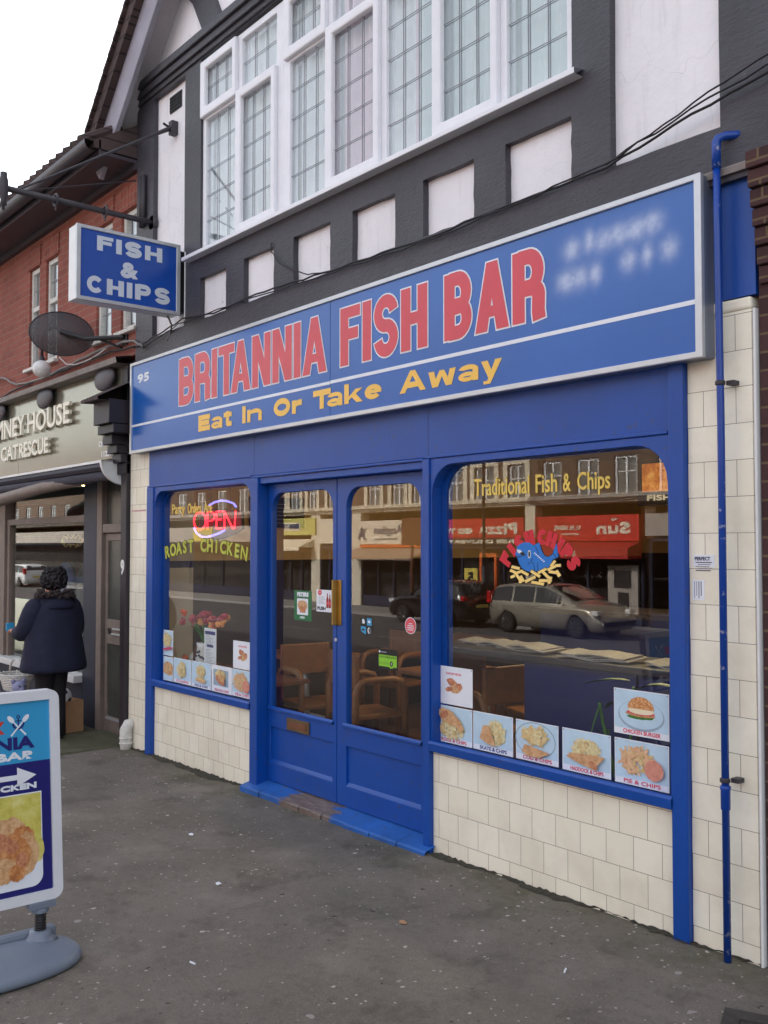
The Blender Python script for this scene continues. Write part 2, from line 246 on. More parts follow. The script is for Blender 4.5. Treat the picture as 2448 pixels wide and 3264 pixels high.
M['silver'] = simple('silver_car_paint', (186, 178, 162), .28, .04, metal=.6, coat=.5); M['blackcar'] = simple('black_car_paint', (20, 20, 24), .2, .1, coat=.8); M['whitecar'] = simple('white_car_paint', (226, 226, 226), .25, .03, coat=.5); M['carglass'] = simple('tinted_car_glass', (30, 32, 34), .06, .1, spec=.8); M['farpane'] = simple('curtained_far_pane', (122, 122, 118), .15, .25, 3); M['tyre'] = simple('tyre_rubber', (26, 25, 26), .85, .15); M['rim'] = simple('alloy_rim', (176, 176, 178), .3, .05, metal=.8); M['tail'] = simple('red_lens', (200, 24, 30), .2, .05); M['lens'] = simple('clear_lens', (214, 214, 216), .15, .05); M['numplate'] = simple('number_plate', (226, 204, 96), .4, .04)
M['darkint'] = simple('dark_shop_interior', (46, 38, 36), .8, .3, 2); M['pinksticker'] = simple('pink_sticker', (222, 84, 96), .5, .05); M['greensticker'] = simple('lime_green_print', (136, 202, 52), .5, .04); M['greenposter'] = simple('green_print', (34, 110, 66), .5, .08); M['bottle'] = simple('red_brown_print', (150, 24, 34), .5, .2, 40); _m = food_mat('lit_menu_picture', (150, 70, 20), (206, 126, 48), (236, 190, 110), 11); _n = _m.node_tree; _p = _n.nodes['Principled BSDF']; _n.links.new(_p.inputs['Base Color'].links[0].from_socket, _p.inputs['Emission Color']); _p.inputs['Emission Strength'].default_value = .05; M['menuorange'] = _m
M['neon_red'] = emis('red_neon', (255, 30, 44), 1.5); M['neon_blue'] = emis('blue_neon', (130, 124, 255), .55); M['spot'] = emis('lit_downlight', (255, 214, 140), 9); M['tube'] = emis('lit_ceiling_lamp', (255, 226, 170), 9)

# ------------------------------------------------------------------ mesh helpers
class MB:
    def __init__(s): s.v = []; s.f = []; s.mi = []
    def add(s, vs, fs, m=0):
        o = len(s.v); s.v += [tuple(x) for x in vs]
        for f in fs: s.f.append(tuple(i + o for i in f)); s.mi.append(m)
        return s
    def box(s, x0, x1, y0, y1, z0, z1, m=0):
        return s.add([(x0, y0, z0), (x1, y0, z0), (x1, y1, z0), (x0, y1, z0), (x0, y0, z1), (x1, y0, z1), (x1, y1, z1), (x0, y1, z1)],
                     [(0, 3, 2, 1), (4, 5, 6, 7), (0, 1, 5, 4), (1, 2, 6, 5), (2, 3, 7, 6), (3, 0, 4, 7)], m)
    def quad(s, a, b, c, d, m=0): return s.add([a, b, c, d], [(0, 1, 2, 3)], m)
    def tube(s, path, r, n=8, m=0, cap=True):
        P = [Vector(p) for p in path]; rs = r if isinstance(r, (list, tuple)) else [r] * len(P); rings = []; up = None
        for i, p in enumerate(P):
            t = (P[min(i + 1, len(P) - 1)] - P[max(i - 1, 0)]).normalized()
            if up is None:
                up = t.orthogonal().normalized()
            up = (up - t * up.dot(t)); up = up.normalized() if up.length > 1e-6 else t.orthogonal().normalized()
            sd_ = t.cross(up)
            rings.append([p + (up * math.cos(a) + sd_ * math.sin(a)) * rs[i] for a in [2 * math.pi * k / n for k in range(n)]])
        vs = [q for rg in rings for q in rg]; fs = []
        for i in range(len(P) - 1):
            for k in range(n): a = i * n + k; b = i * n + (k + 1) % n; fs.append((a, b, b + n, a + n))
        if cap: fs.append(tuple(range(n))[::-1]); fs.append(tuple((len(P) - 1) * n + k for k in range(n)))
        return s.add(vs, fs, m)
    def lathe(s, prof, c=(0, 0, 0), n=20, axis='z', m=0, sq=(1, 1)):
        vs = []; fs = []
        for r, h in prof:
            for k in range(n):
                a = 2 * math.pi * k / n; x, y = r * math.cos(a) * sq[0], r * math.sin(a) * sq[1]
                p = (x, y, h) if axis == 'z' else ((x, h, y) if axis == 'y' else (h, x, y))
                vs.append((c[0] + p[0], c[1] + p[1], c[2] + p[2]))
        L = len(prof)
        for i in range(L - 1):
            for k in range(n): a = i * n + k; b = i * n + (k + 1) % n; fs.append((a, b, b + n, a + n))
        fs.append(tuple(range(n))[::-1]); fs.append(tuple((L - 1) * n + k for k in range(n)))
        return s.add(vs, fs, m)
    def ball(s, c, r, n=12, m=0, sq=(1, 1, 1), jit=0, rnd=None):
        vs = []; fs = []; h = n // 2 + 1
        for i in range(h):
            t = math.pi * i / (h - 1)
            for k in range(n):
                a = 2 * math.pi * k / n; q = 1 + (rnd.uniform(-jit, jit) if jit else 0)
                vs.append((c[0] + r * sq[0] * q * math.sin(t) * math.cos(a), c[1] + r * sq[1] * q * math.sin(t) * math.sin(a), c[2] + r * sq[2] * q * math.cos(t)))
        for i in range(h - 1):
            for k in range(n): a = i * n + k; b = i * n + (k + 1) % n; fs.append((a, a + n, b + n, b))
        return s.add(vs, fs, m)
    def loft(s, rings, m=0, cap=True):
        n = len(rings[0]); vs = [p for r in rings for p in r]; fs = []
        for i in range(len(rings) - 1):
            for k in range(n): a = i * n + k; b = i * n + (k + 1) % n; fs.append((a, b, b + n, a + n))
        if cap: fs.append(tuple(range(n))[::-1]); fs.append(tuple((len(rings) - 1) * n + k for k in range(n)))
        return s.add(vs, fs, m)
    def shape(s, loops, fn, w0, w1, m=0, side=None):
        """filled flat shape with holes (2D loops), front at w0, back at w1, through fn(u, v, w)"""
        for grp in group_loops(loops):
            tris = tessellate_polygon([[Vector((u, v, 0)) for u, v in lp] for lp in grp]); flat = [p for lp in grp for p in lp]
            s.add([fn(u, v, w0) for u, v in flat], tris, m)
            if w1 != w0:
                for lp in grp:
                    n = len(lp); s.add([fn(u, v, w0) for u, v in lp] + [fn(u, v, w1) for u, v in lp], [(i, (i + 1) % n, (i + 1) % n + n, i + n) for i in range(n)], m if side is None else side)
        return s
    def build(s, name, mats, parent=None, bevel=0, smooth=False, local=False, sub=0, label=None):
        me = bpy.data.meshes.new(name); off = Vector((0, 0, 0)); q = parent
        while q is not None and not local: off += q.location; q = q.parent
        me.from_pydata([(a - off.x, b - off.y, c - off.z) for a, b, c in s.v], [], s.f)
        for m in (mats if isinstance(mats, (list, tuple)) else [mats]): me.materials.append(M[m] if isinstance(m, str) else m)
        me.polygons.foreach_set('material_index', s.mi)
        bm = bmesh.new(); bm.from_mesh(me)
        if sub or bevel or smooth: bmesh.ops.remove_doubles(bm, verts=bm.verts, dist=1e-5)
        bmesh.ops.recalc_face_normals(bm, faces=bm.faces); bm.to_mesh(me); bm.free()
        if smooth: me.polygons.foreach_set('use_smooth', [True] * len(me.polygons))
        me.update()
        o = bpy.data.objects.new(name, me); scene.collection.objects.link(o)
        if parent is not None: o.parent = parent
        if bevel: b = o.modifiers.new('bevel', 'BEVEL'); b.width = bevel; b.segments = 2; b.limit_method = 'ANGLE'; b.angle_limit = R(40)
        if sub: b = o.modifiers.new('subdivision', 'SUBSURF'); b.levels = sub; b.render_levels = sub
        if label: o['label'] = label
        return o
def area(lp): return sum(lp[i][0] * lp[(i + 1) % len(lp)][1] - lp[(i + 1) % len(lp)][0] * lp[i][1] for i in range(len(lp))) / 2
def inside(p, lp):
    c = False; x, y = p
    for i in range(len(lp)):
        x1, y1 = lp[i]; x2, y2 = lp[i - 1]
        if (y1 > y) != (y2 > y) and x < (x2 - x1) * (y - y1) / (y2 - y1) + x1: c = not c
    return c
def group_loops(loops):
    loops = sorted([list(l) for l in loops], key=lambda l: -abs(area(l))); groups = []
    for lp in loops:
        d = [g for g in groups if inside(lp[0], g[0]) and not any(inside(lp[0], h) for h in g[1:])]
        if d: d[-1].append(lp if area(lp) < 0 else lp[::-1])
        else: groups.append([lp if area(lp) > 0 else lp[::-1]])
    return groups
def grow(loops, d):
    if not d: return loops
    out = []
    for g in group_loops(loops):
        for lp in g:
            n = len(lp); q = []
            for i in range(n):
                a = Vector(lp[i - 1]); b = Vector(lp[i]); c = Vector(lp[(i + 1) % n])
                e1 = (b - a); e2 = (c - b)
                if e1.length < 1e-9 or e2.length < 1e-9: q.append((b.x, b.y)); continue
                e1.normalize(); e2.normalize(); n1 = Vector((e1.y, -e1.x)); n2 = Vector((e2.y, -e2.x)); k = n1 + n2
                k = k / max(.55, k.dot(n1)) if k.length > 1e-6 else n1
                q.append((b.x + k.x * d, b.y + k.y * d))
            out.append(q)
    return out
_gl = {}
def raw_text(s_):
    if s_ in _gl: return _gl[s_]
    cu = bpy.data.curves.new('lettering', 'FONT'); cu.body = s_; cu.resolution_u = 3; cu.fill_mode = 'FRONT'
    o = bpy.data.objects.new('lettering', cu); scene.collection.objects.link(o)
    dg = bpy.context.evaluated_depsgraph_get(); me = bpy.data.meshes.new_from_object(o.evaluated_get(dg))
    bm = bmesh.new(); bm.from_mesh(me); bmesh.ops.remove_doubles(bm, verts=bm.verts, dist=1e-5)
    nxt = {}
    for e in bm.edges:
        if len(e.link_faces) == 1:
            for a, b in ((0, 1), (1, 0)): nxt.setdefault(e.verts[a].index, []).append(e.verts[b].index)
    co = {v.index: (v.co.x, v.co.y) for v in bm.verts}; seen = set(); loops = []
    for st in nxt:
        if st in seen: continue
        lp = [st]; seen.add(st); cur = st
        while True:
            c = [q for q in nxt[cur] if q not in seen]
            if not c: break
            cur = c[0]; seen.add(cur); lp.append(cur)
        if len(lp) > 2: loops.append([co[i] for i in lp])
    bm.free(); bpy.data.objects.remove(o); bpy.data.curves.remove(cu); bpy.data.meshes.remove(me)
    _gl[s_] = loops; return loops
def bbox(loops):
    xs = [p[0] for l in loops for p in l]; ys = [p[1] for l in loops for p in l]; return min(xs), max(xs), min(ys), max(ys)
def fit(loops, u0, u1, v0, v1, fat=0):
    a, b, c, d = bbox(loops); u0 += fat; u1 -= fat; v0 += fat; v1 -= fat; sx = (u1 - u0) / max(b - a, 1e-6); sy = (v1 - v0) / max(d - c, 1e-6)
    return grow([[(u0 + (x - a) * sx, v0 + (y - c) * sy) for x, y in l] for l in loops], fat)
def text(s_, u0, u1, v0, v1, fat=0): return fit(raw_text(s_), u0, u1, v0, v1, fat)
def text_h(s_, u0, v0, h, fat=0, wide=1.0):
    """capital height h, natural width times wide"""
    L = raw_text(s_); a, b, c, d = bbox(raw_text('H')); k = h / (d - c); x0 = bbox(L)[0]
    return grow([[(u0 + (x - x0) * k * wide, v0 + y * k) for x, y in l] for l in L], fat)
def arc_text(s_, cx, cz, rad, ang0, ang1, h, fat=0, wide=1, squash=1, serif=0):
    """letters set along an arc, clockwise from ang0 to ang1 (degrees from vertical)"""
    out = []; n = len(s_)
    for i, ch in enumerate(s_):
        if ch == ' ': continue
        L = raw_text(ch); a, b, c, d = bbox(raw_text('H')); k = h / (d - c); x0, x1, _, _ = bbox(L); t = R(ang0 + (ang1 - ang0) * i / (n - 1))
        Q = grow([[((x - (x0 + x1) / 2) * k * wide, y * k) for x, y in l] for l in L], fat)
        if serif:
            for y_ in (0, h):
                if ch in 'RTKHINA' or (ch == 'E'): pass
        for l in Q:
            out.append([(cx + ((rad + v) * math.sin(t) + u * math.cos(t)), cz + ((rad + v) * math.cos(t) - u * math.sin(t)) * squash) for u, v in l])
    return out
def rect(u0, u1, v0, v1): return [(u0, v0), (u1, v0), (u1, v1), (u0, v1)]
def rrect(u0, u1, v0, v1, r, which='tlr', n=6):
    """rectangle with rounded corners: t = both top corners, b = both bottom corners"""
    pts = []
    def c(cx, cy, a0):
        for i in range(n + 1): a = R(a0 + 90 * i / n); pts.append((cx + r * math.cos(a), cy + r * math.sin(a)))
    if 'b' in which: c(u0 + r, v0 + r, 180); c(u1 - r, v0 + r, 270)
    else: pts += [(u0, v0), (u1, v0)]
    if 't' in which: c(u1 - r, v1 - r, 0); c(u0 + r, v1 - r, 90)
    else: pts += [(u1, v1), (u0, v1)]
    return pts
def ell(cx, cz, a, b, n=24, rot=0): return [(cx + a * math.cos(t) * math.cos(rot) - b * math.sin(t) * math.sin(rot), cz + a * math.cos(t) * math.sin(rot) + b * math.sin(t) * math.cos(rot)) for t in [2 * math.pi * i / n for i in range(n)]]
XZ = lambda u, v, w_: (u, w_, v)          # faces -Y, the street in front of the shop
BACK = lambda u, v, w_: (-u, w_, v)       # faces +Y, across the street (u runs the other way)
def tag(o, label=None, cat=None, group=None, kind=None):
    if label: o['label'] = label
    if cat: o['category'] = cat
    if group: o['group'] = group
    if kind: o['kind'] = kind
    return o
def thing(name, loc, label, cat, group=None, rz=0):
    o = bpy.data.objects.new(name, None); o.location = loc; o.rotation_euler.z = R(rz); o.empty_display_size = .1
    scene.collection.objects.link(o); return tag(o, label, cat, group)
def copy_tree(o, loc, label=None, rz=None, group=None):
    r = o.copy(); scene.collection.objects.link(r); r.location = loc
    if label: r['label'] = label
    if group: r['group'] = group
    if rz is not None: r.rotation_euler.z = R(rz)
    def rec(a, b):
        for ch in a.children:
            c = ch.copy(); scene.collection.objects.link(c); c.parent = b; rec(ch, c)
    rec(o, r); return r
def gz(x, y): return .012 * y + (.016 + .010 * (x + 2) if x > -7.6 else max(-.04 + .04 * (x + 7.6), .012 + .014 * (x + 2) - (.0 if x < -8.6 else 1)) if x > -8.6 else .012 + .014 * (x + 2))
rng = random.Random(4)
def arc(cx, cy, rx, ry, a0, a1, n=12): return [(cx + rx * math.cos(R(a0 + (a1 - a0) * i / n)), cy + ry * math.sin(R(a0 + (a1 - a0) * i / n))) for i in range(n + 1)]
def strip(b, P, w_, closed, ext, fn, w0, w1, m):
    """a bent bar of constant width laid flat; the inside of tight bends is clamped so it never folds over"""
    P = [Vector(p) for p in P]; n = len(P)
    if not closed and ext: P[0] = P[0] + (P[0] - P[1]).normalized() * ext; P[-1] = P[-1] + (P[-1] - P[-2]).normalized() * ext
    Lp, Rp = [], []; hw = w_ / 2 + ext
    for i in range(n):
        a = P[i - 1] if (i or closed) else None; c = P[(i + 1) % n] if (i < n - 1 or closed) else None
        d1 = (P[i] - a).normalized() if a is not None else None; d2 = (c - P[i]).normalized() if c is not None else None
        d1 = d1 or d2; d2 = d2 or d1; n1 = Vector((-d1.y, d1.x)); n2 = Vector((-d2.y, d2.x)); k = n1 + n2; k = k / max(.7, k.dot(n1)); l_ = r_ = hw
        if a is not None and c is not None:
            cr = (P[i] - a).x * (c - P[i]).y - (P[i] - a).y * (c - P[i]).x; A4 = 2 * abs(cr)
            if A4 > 1e-12:
                rad = (P[i] - a).length * (c - P[i]).length * (c - a).length / A4
                if cr > 0: l_ = min(hw, .97 * rad)
                else: r_ = min(hw, .97 * rad)
        Lp.append(tuple(P[i] + k * l_)); Rp.append(tuple(P[i] - k * r_))
    N = n if closed else n - 1; flat = Lp + Rp
    b.add([fn(u, v, w0) for u, v in flat], [(i, (i + 1) % n, (i + 1) % n + n, i + n) for i in range(N)], m)
def stroke(P, w_, closed=False): return ('S', P, w_, closed)
def ringp(cx, cy, rx, ry, tx, ty, a0, a1, n=18):
    ix, iy = max(rx - tx, rx * .12), max(ry - ty, ry * .12)
    if abs(a1 - a0) >= 360: return [ell(cx, cy, rx, ry, 26), ell(cx, cy, ix, iy, 20)]
    return [arc(cx, cy, rx, ry, a0, a1, n) + arc(cx, cy, ix, iy, a1, a0, n)]
def block(ch, W, H, w_, hw=None):
    """pieces (each a list of loops) of a heavy sans letter filling W x H, stems w_ wide, bars hw wide"""
    h_ = hw or w_ * .82; i = w_ / 2; j = h_ / 2; S = lambda P, ww=w_, c=False: stroke(P, ww, c); Rr = lambda a, b, c, d: [rect(a, b, c, d)]
    x = H   # lower-case letters are given their own H by the caller
    if ch == 'I': return [Rr(0, W, 0, H)]
    if ch == 'T': return [Rr(0, W, H - h_, H), Rr(W / 2 - i, W / 2 + i, 0, H - h_)]
    if ch == 'L': return [Rr(0, w_, 0, H), Rr(w_, W, 0, h_)]
    if ch == 'F': return [Rr(0, w_, 0, H), Rr(w_, W, H - h_, H), Rr(w_, W * .9, H * .44, H * .44 + h_)]
    if ch == 'E': return [Rr(0, w_, 0, H), Rr(w_, W, H - h_, H), Rr(w_, W * .93, H / 2 - j, H / 2 + j), Rr(w_, W, 0, h_)]
    if ch == 'H': return [Rr(0, w_, 0, H), Rr(W - w_, W, 0, H), Rr(w_, W - w_, H / 2 - j, H / 2 + j)]
    if ch == 'N': return [Rr(0, w_, 0, H), Rr(W - w_, W, 0, H), [[(0, H), (w_ * 1.05, H), (W, 0), (W - w_ * 1.05, 0)]]]
    if ch == 'A': return [[[(0, 0), (w_ * 1.05, 0), (W / 2 + i * .9, H), (W / 2 - i * .95, H)]], [[(W - w_ * 1.05, 0), (W, 0), (W / 2 + i * .95, H), (W / 2 - i * .9, H)]], Rr(W * .24, W * .76, H * .2, H * .2 + h_ * .85)]
    if ch == 'w':
        q = W / 4; return [[[(0, H), (w_, H), (q + i, 0), (q - i, 0)]], [[(q - i, 0), (q + i, 0), (W / 2 + i * .8, H), (W / 2 - i * .8, H)]], [[(W / 2 - i * .8, H), (W / 2 + i * .8, H), (3 * q + i, 0), (3 * q - i, 0)]], [[(3 * q - i, 0), (3 * q + i, 0), (W, H), (W - w_, H)]]]
    if ch == 'y': return [[[(0, H), (w_ * 1.05, H), (W / 2 + i * .8, H * .26), (W / 2 - i, H * .26)]], [[(W - w_ * 1.05, H), (W, H), (W * .44, 0), (W * .12, 0), (W * .1, H * .13), (W * .3, H * .14)]]]
    if ch in 'BRP':
        m_ = H * .47; r1 = (H - m_) / 2; c1 = [(i, H - j)] + arc(W - i * 1.1 - min(r1, W * .3), H - j - (r1 - j / 2) , min(r1, W * .3), r1 - j / 2, 90, -90) + [(i, H - 2 * r1)]
        out = [Rr(0, w_, 0, H), S(c1, (w_ + h_) / 2)]
        if ch == 'B': r2 = (m_) / 2; out.append(S([(i, m_ + j * .4)] + arc(W - i - min(r2, W * .3), (m_ + j * .4 + j) / 2, min(r2, W * .3), (m_ + j * .4 - j) / 2, 90, -90) + [(i, j)], (w_ + h_) / 2))
        if ch == 'R': out.append(S([(W * .3, H - 2 * r1)] + arc(W * .55, H * .34, W * .45 - i, H - 2 * r1 - H * .34, 80, 0, 6) + [(W - i * 1.05, H * .12), (W - i * .9, 0)], w_))
        return out
    if ch == 'S':
        ry = (H - h_) / 4; cx = W / 2; rx = W / 2 - i
        return [S(arc(cx, H - j - ry, rx, ry, 8, 270, 16)[:-1] + arc(cx, j + ry, rx, ry, 90, -172, 16), (w_ + h_) / 2)]
    if ch == 'C': return [S(arc(W / 2, H / 2, W / 2 - i, H / 2 - j, 38, 322, 22), (w_ + h_) / 2)]
    if ch in 'Oo': return [ringp(W / 2, H / 2, W / 2, H / 2, w_, h_, 0, 360)]
    if ch == 'a': return [Rr(W - w_ * .92, W, 0, H * .72), ringp(W / 2, H * .66, W / 2, H * .34, w_ * .92, h_ * .72, 0, 165), ringp(W * .44, H * .29, W * .44, H * .29, w_ * .78, h_ * .62, 0, 360)]
    if ch == 'e': return [ringp(W / 2, H / 2, W / 2, H / 2, w_ * .92, h_ * .78, 4, 320, 26), Rr(w_ * .5, W * .985, H * .40, H * .40 + h_ * .55)]
    if ch == 'n': return [Rr(0, w_ * .95, 0, H), Rr(W - w_ * .95, W, 0, H * .63), ringp(W * .54, H * .62, W * .46, H * .38, w_ * .95, h_ * .85, 0, 165)]
    if ch == 'r': return [Rr(0, w_, 0, H), S([(w_ * .5, H * .5)] + arc(W * .72, H * .5, W * .72 - i, H * .5 - j, 170, 80, 6) + [(W, H - j)], h_)]
    if ch == 't': return [Rr(W * .28, W * .28 + w_, H * .12, H), Rr(0, W, H * .62, H * .62 + h_ * .9), [[(W * .28, H * .12), (W * .28 + i, 0), (W, 0), (W, h_ * .9), (W * .28 + w_, h_), (W * .28 + w_, H * .2)]]]
    if ch == 'k': return [Rr(0, w_, 0, H), [[(w_ * .8, H * .3), (W * .62, H * .68), (W, H * .68), (w_, H * .18)]], [[(W * .32, H * .38), (W * .58, H * .50), (W, 0), (W * .68, 0)]]]
def block_word(b, s_, u0, u1, v0, v1, w_, fn, y, m, mo=None, do=0, gap=.16, widths=None, heights=None, dy=1, hw=None):
    """set a word in block letters; y = front depth, dy = sign of 'away from the viewer'"""
    ws = [(widths or {}).get(c, {'I': None, 'F': .88, 'E': .9, 'S': 1, 'T': .95, 'A': 1.12, 'r': .72, 't': .7, 'w': 1.45}.get(c, 1)) for c in s_]
    fixed = sum(w_ for q in ws if q is None); g = gap * w_ * 2; unit = (u1 - u0 - fixed - g * (len(s_) - 1)) / max(1e-6, sum(q for q in ws if q)); x = u0
    unit *= 1 + .035 * sum(s_.count(p) for p in ('TA', 'Ta'))
    for ci, (c, q) in enumerate(zip(s_, ws)):
        W = w_ if q is None else q * unit; hh = (heights or {}).get(c, (0, 1)); z0 = v0 + (v1 - v0) * hh[0]; H = (v1 - v0) * (hh[1] - hh[0])
        for k, piece in enumerate(block(c, W, H, w_, hw)):
            if piece[0] == 'S':
                Q = [(x + p, z0 + r) for p, r in piece[1]]; strip(b, Q, piece[2], piece[3], 0, fn, y + dy * k * .00016, 0, m)
                if do: strip(b, Q, piece[2], piece[3], do, fn, y + dy * (.0012 + k * .00016), 0, mo)
                continue
            L = [[(x + p, z0 + r) for p, r in lp] for lp in piece]
            b.shape(L, fn, y + dy * k * .00016, y + dy * (k * .00016 + .00005), m)
            if do: b.shape(grow(L, do), fn, y + dy * (.0012 + k * .00016), y + dy * (.0012 + k * .00016 + .00005), mo)
        nx_ = s_[ci + 1:ci + 2]; x += W + g - (.30 * W if (c, nx_) in (('T', 'A'), ('T', 'a')) else 0)
# ------------------------------------------------------------------ setting: pavement, road, far side of the street
def sheet(name, pts, mat, kind='structure'):
    b = MB(); b.quad(*pts); return tag(b.build(name, mat), kind=kind)
b = MB(); nx, ny = 200, 26
xs = [-70 + 82 * i / nx for i in range(nx + 1)]; xs[0] = -260; ys = [-5.2 + 5.45 * j / ny for j in range(ny + 1)]
b.add([(x, y, gz(x, y)) for y in ys for x in xs], [(j * (nx + 1) + i, j * (nx + 1) + i + 1, (j + 1) * (nx + 1) + i + 1, (j + 1) * (nx + 1) + i) for j in range(ny) for i in range(nx)])
tag(b.build('pavement', 'pave'), kind='structure')
b = MB(); b.add([(x, y, gz(x, y) + dz) for x in (-260, 12) for y, dz in ((-5.2, 0.003), (-5.35, 0.003), (-5.35, -.6))], [(0, 1, 4, 3), (1, 2, 5, 4)]); tag(b.build('kerb', 'kerb'), kind='structure')
GF = -.86
def rz_(x, y):
    t = max(0, min(1, (y + 5.35) / (-19.3 + 5.35))); a = gz(x, -5.35) - .12; return a * (1 - t) + (GF - .10) * t
b = MB(); xs = [-260] + [-66 + 78 * i / 19 for i in range(20)]; ys = [-5.35 + (-13.95) * j / 8 for j in range(9)]
b.add([(x, y, rz_(x, y)) for y in ys for x in xs], [(j * 21 + i, j * 21 + i + 1, (j + 1) * 21 + i + 1, (j + 1) * 21 + i) for j in range(8) for i in range(20)]); tag(b.build('road', 'asphalt'), kind='structure')
b = MB()
for k in range(17):
    x = -66 + k * 4.6
    b.add([(x + dx, -12.3 + dy, rz_(x + dx, -12.3 + dy) + .006) for dx, dy in ((0, -.05), (2.2, -.05), (2.2, .05), (0, .05))], [(0, 1, 2, 3)])
tag(b.build('road_marking', 'line'), kind='structure')
b = MB(); b.box(-260, 12, -19.55, -19.3, GF - .5, GF); tag(b.build('kerb', 'kerb'), kind='structure')
sheet('pavement', [(-260, -22.6, GF), (12, -22.6, GF), (12, -19.55, GF), (-260, -19.55, GF)], 'paveslab')
sheet('ground', [(-1500, -1500, -1.6), (1500, -1500, -1.6), (1500, 1500, -1.6), (-1500, 1500, -1.6)], 'mossy')

# ------------------------------------------------------------------ the fish shop building
FS = thing('fish_shop_building', (-4.9, 0, 0), 'half-timbered shop building with blue shopfront and cream tiled pillars', 'shop building')
WINX0, WINX1, WZ0, WZ1 = -6.65, -2.97, 3.96, 5.47
low = [(-6.648, -6.252), (-5.998, -5.60), (-5.358, -4.94), (-4.708, -4.298), (-4.05, -3.642), (-3.41, -2.975)]
def wob(lp, a=.0035):
    """hand-cut edges: a few extra points with millimetre wander"""
    out = []
    for i in range(len(lp)):
        p, q = lp[i], lp[(i + 1) % len(lp)]; n = 5
        for k in range(n):
            t = k / n; out.append((p[0] + (q[0] - p[0]) * t + (rng.uniform(-a, a) if k else 0), p[1] + (q[1] - p[1]) * t + (rng.uniform(-a, a) if k else 0)))
    return out
b = MB()
def cell(u0, u1, v0, v1, hole): b.shape([rect(u0, u1, v0, v1), hole], XZ, -.03, .05)
cell(-7.79, WINX0, 3.20, 5.50, wob(rect(-7.47, -6.912, 3.44, 5.47)))
cuts = [WINX0] + [(low[i][1] + low[i + 1][0]) / 2 for i in range(5)] + [WINX1 + .002]
for i, (x0, x1) in enumerate(low): cell(cuts[i], cuts[i + 1] if i < 5 else WINX1, 3.20, WZ0 - .03, wob(rect(max(x0, cuts[i] + .004), min(x1, cuts[i + 1] - .008), 3.44, 3.765)))
b.box(WINX0, WINX1, -.03, .05, WZ1 + .02, 5.50)
cell(WINX1, -1.2, 3.20, 5.50, wob(rect(-2.745, -2.184, 3.44, 5.47)))
b.build('timber_frame', 'timber', FS)
b = MB()
b.shape([[(-6.64, 5.722), (-6.37, 5.722), (-6.60, 6.15), (-6.85, 6.39), (-7.02, 6.22), (-6.80, 6.0)]], XZ, -.03, .03); b.build('gable_brace', 'timber', FS)
b = MB(); b.shape([[(-3.16, 5.722), (-3.43, 5.722), (-3.2, 6.15), (-2.95, 6.39), (-2.78, 6.22), (-3.0, 6.0)]], XZ, -.03, .03); b.build('gable_brace', 'timber', FS)
b = MB(); b.shape([rect(-5.0, -4.8, 5.722, 8.1)], XZ, -.031, .03); b.build('gable_brace', 'timber', FS)
b = MB(); b.box(-7.79, -1.2, -.05, .05, 5.50, 5.722); b.box(-7.80, -1.2, -.10, -.05, 5.60, 5.66); b.box(-7.795, -1.2, -.075, -.05, 5.54, 5.60); b.build('tie_beam', 'timber', FS, bevel=.008)
b = MB()
for x0, x1, z0, z1 in ((-7.78, WINX0 + .02, 3.25, 5.6), (WINX1 - .02, -1.2, 3.25, 5.6), (WINX0 + .02, WINX1 - .02, 3.25, WZ0), (WINX0 + .02, WINX1 - .02, WZ1, 5.6)): b.box(x0, x1, .012, .10, z0, z1)
b.shape([[(-7.78, 5.60), (-1.2, 5.60), (-1.2, 5.7), (-2.0, 5.7), (-4.9, 8.35), (-7.6, 5.7), (-7.78, 5.7)]], XZ, .011, .10)
b.build('rendered_wall', 'plaster', FS)
# side and back walls, roof over the whole depth
b = MB(); b.box(-7.78, -7.66, .13, 9, 2.8, 5.9); b.box(-1.32, -1.2, .13, 9, 2.8, 5.9); b.box(-7.66, -1.32, 8.9, 9, -.2, 5.9)
b.build('wall', 'redbrick', FS)
b = MB()
for sgn in (1, -1):
    P = lambda x: -4.9 + sgn * (x + 4.9)
    pr = [(P(-8.2), 5.20), (P(-4.9), 8.50), (P(-4.9), 8.66), (P(-8.2), 5.36)]
    b.add([(x, y, z) for y in (-.30, 9.2) for x, z in pr], [(0, 1, 2, 3), (4, 7, 6, 5), (0, 4, 5, 1), (1, 5, 6, 2), (2, 6, 7, 3), (3, 7, 4, 0)])
    # verge tiles, each its own little step
    for k in range(34):
        x = -8.22 + k * .098; z = x + 13.56
        b.add([(P(x + dx), y, z + dx + dz) for y in (-.335, -.05) for dx, dz in ((0, .0), (.11, -.012), (.11, .02), (0, .035))], [(0, 1, 2, 3), (4, 7, 6, 5), (0, 4, 5, 1), (1, 5, 6, 2), (2, 6, 7, 3), (3, 7, 4, 0)])
b.build('roof', 'rooftile', FS)
b = MB()
for sgn in (1, -1):
    P = lambda x: -4.9 + sgn * (x + 4.9)
    b.shape([[(P(-8.12), 4.93), (P(-4.9), 8.15), (P(-4.9), 8.53), (P(-8.2), 5.22), (P(-8.2), 5.02)]], XZ, -.235, -.195)
b.build('bargeboard', 'barge', FS, bevel=.006)
b = MB()
for sgn in (1, -1):
    P = lambda x: -4.9 + sgn * (x + 4.9)
    b.add([(P(-8.1), -.195, 5.15), (P(-4.9), -.195, 8.35), (P(-4.9), .011, 8.35), (P(-8.1), .011, 5.15)], [(0, 1, 2, 3)])
b.build('soffit', 'soffit', FS)
b = MB(); b.box(-7.245, -7.045, .004, .03, 5.275, 5.415, 0)
for i in range(7):
    for j in range(5): b.box(-7.237 + i * .0275, -7.218 + i * .0275, -.004, .004, 5.283 + j * .026, 5.300 + j * .026, 1)
b.build('air_brick', ['iron', 'black'], FS)
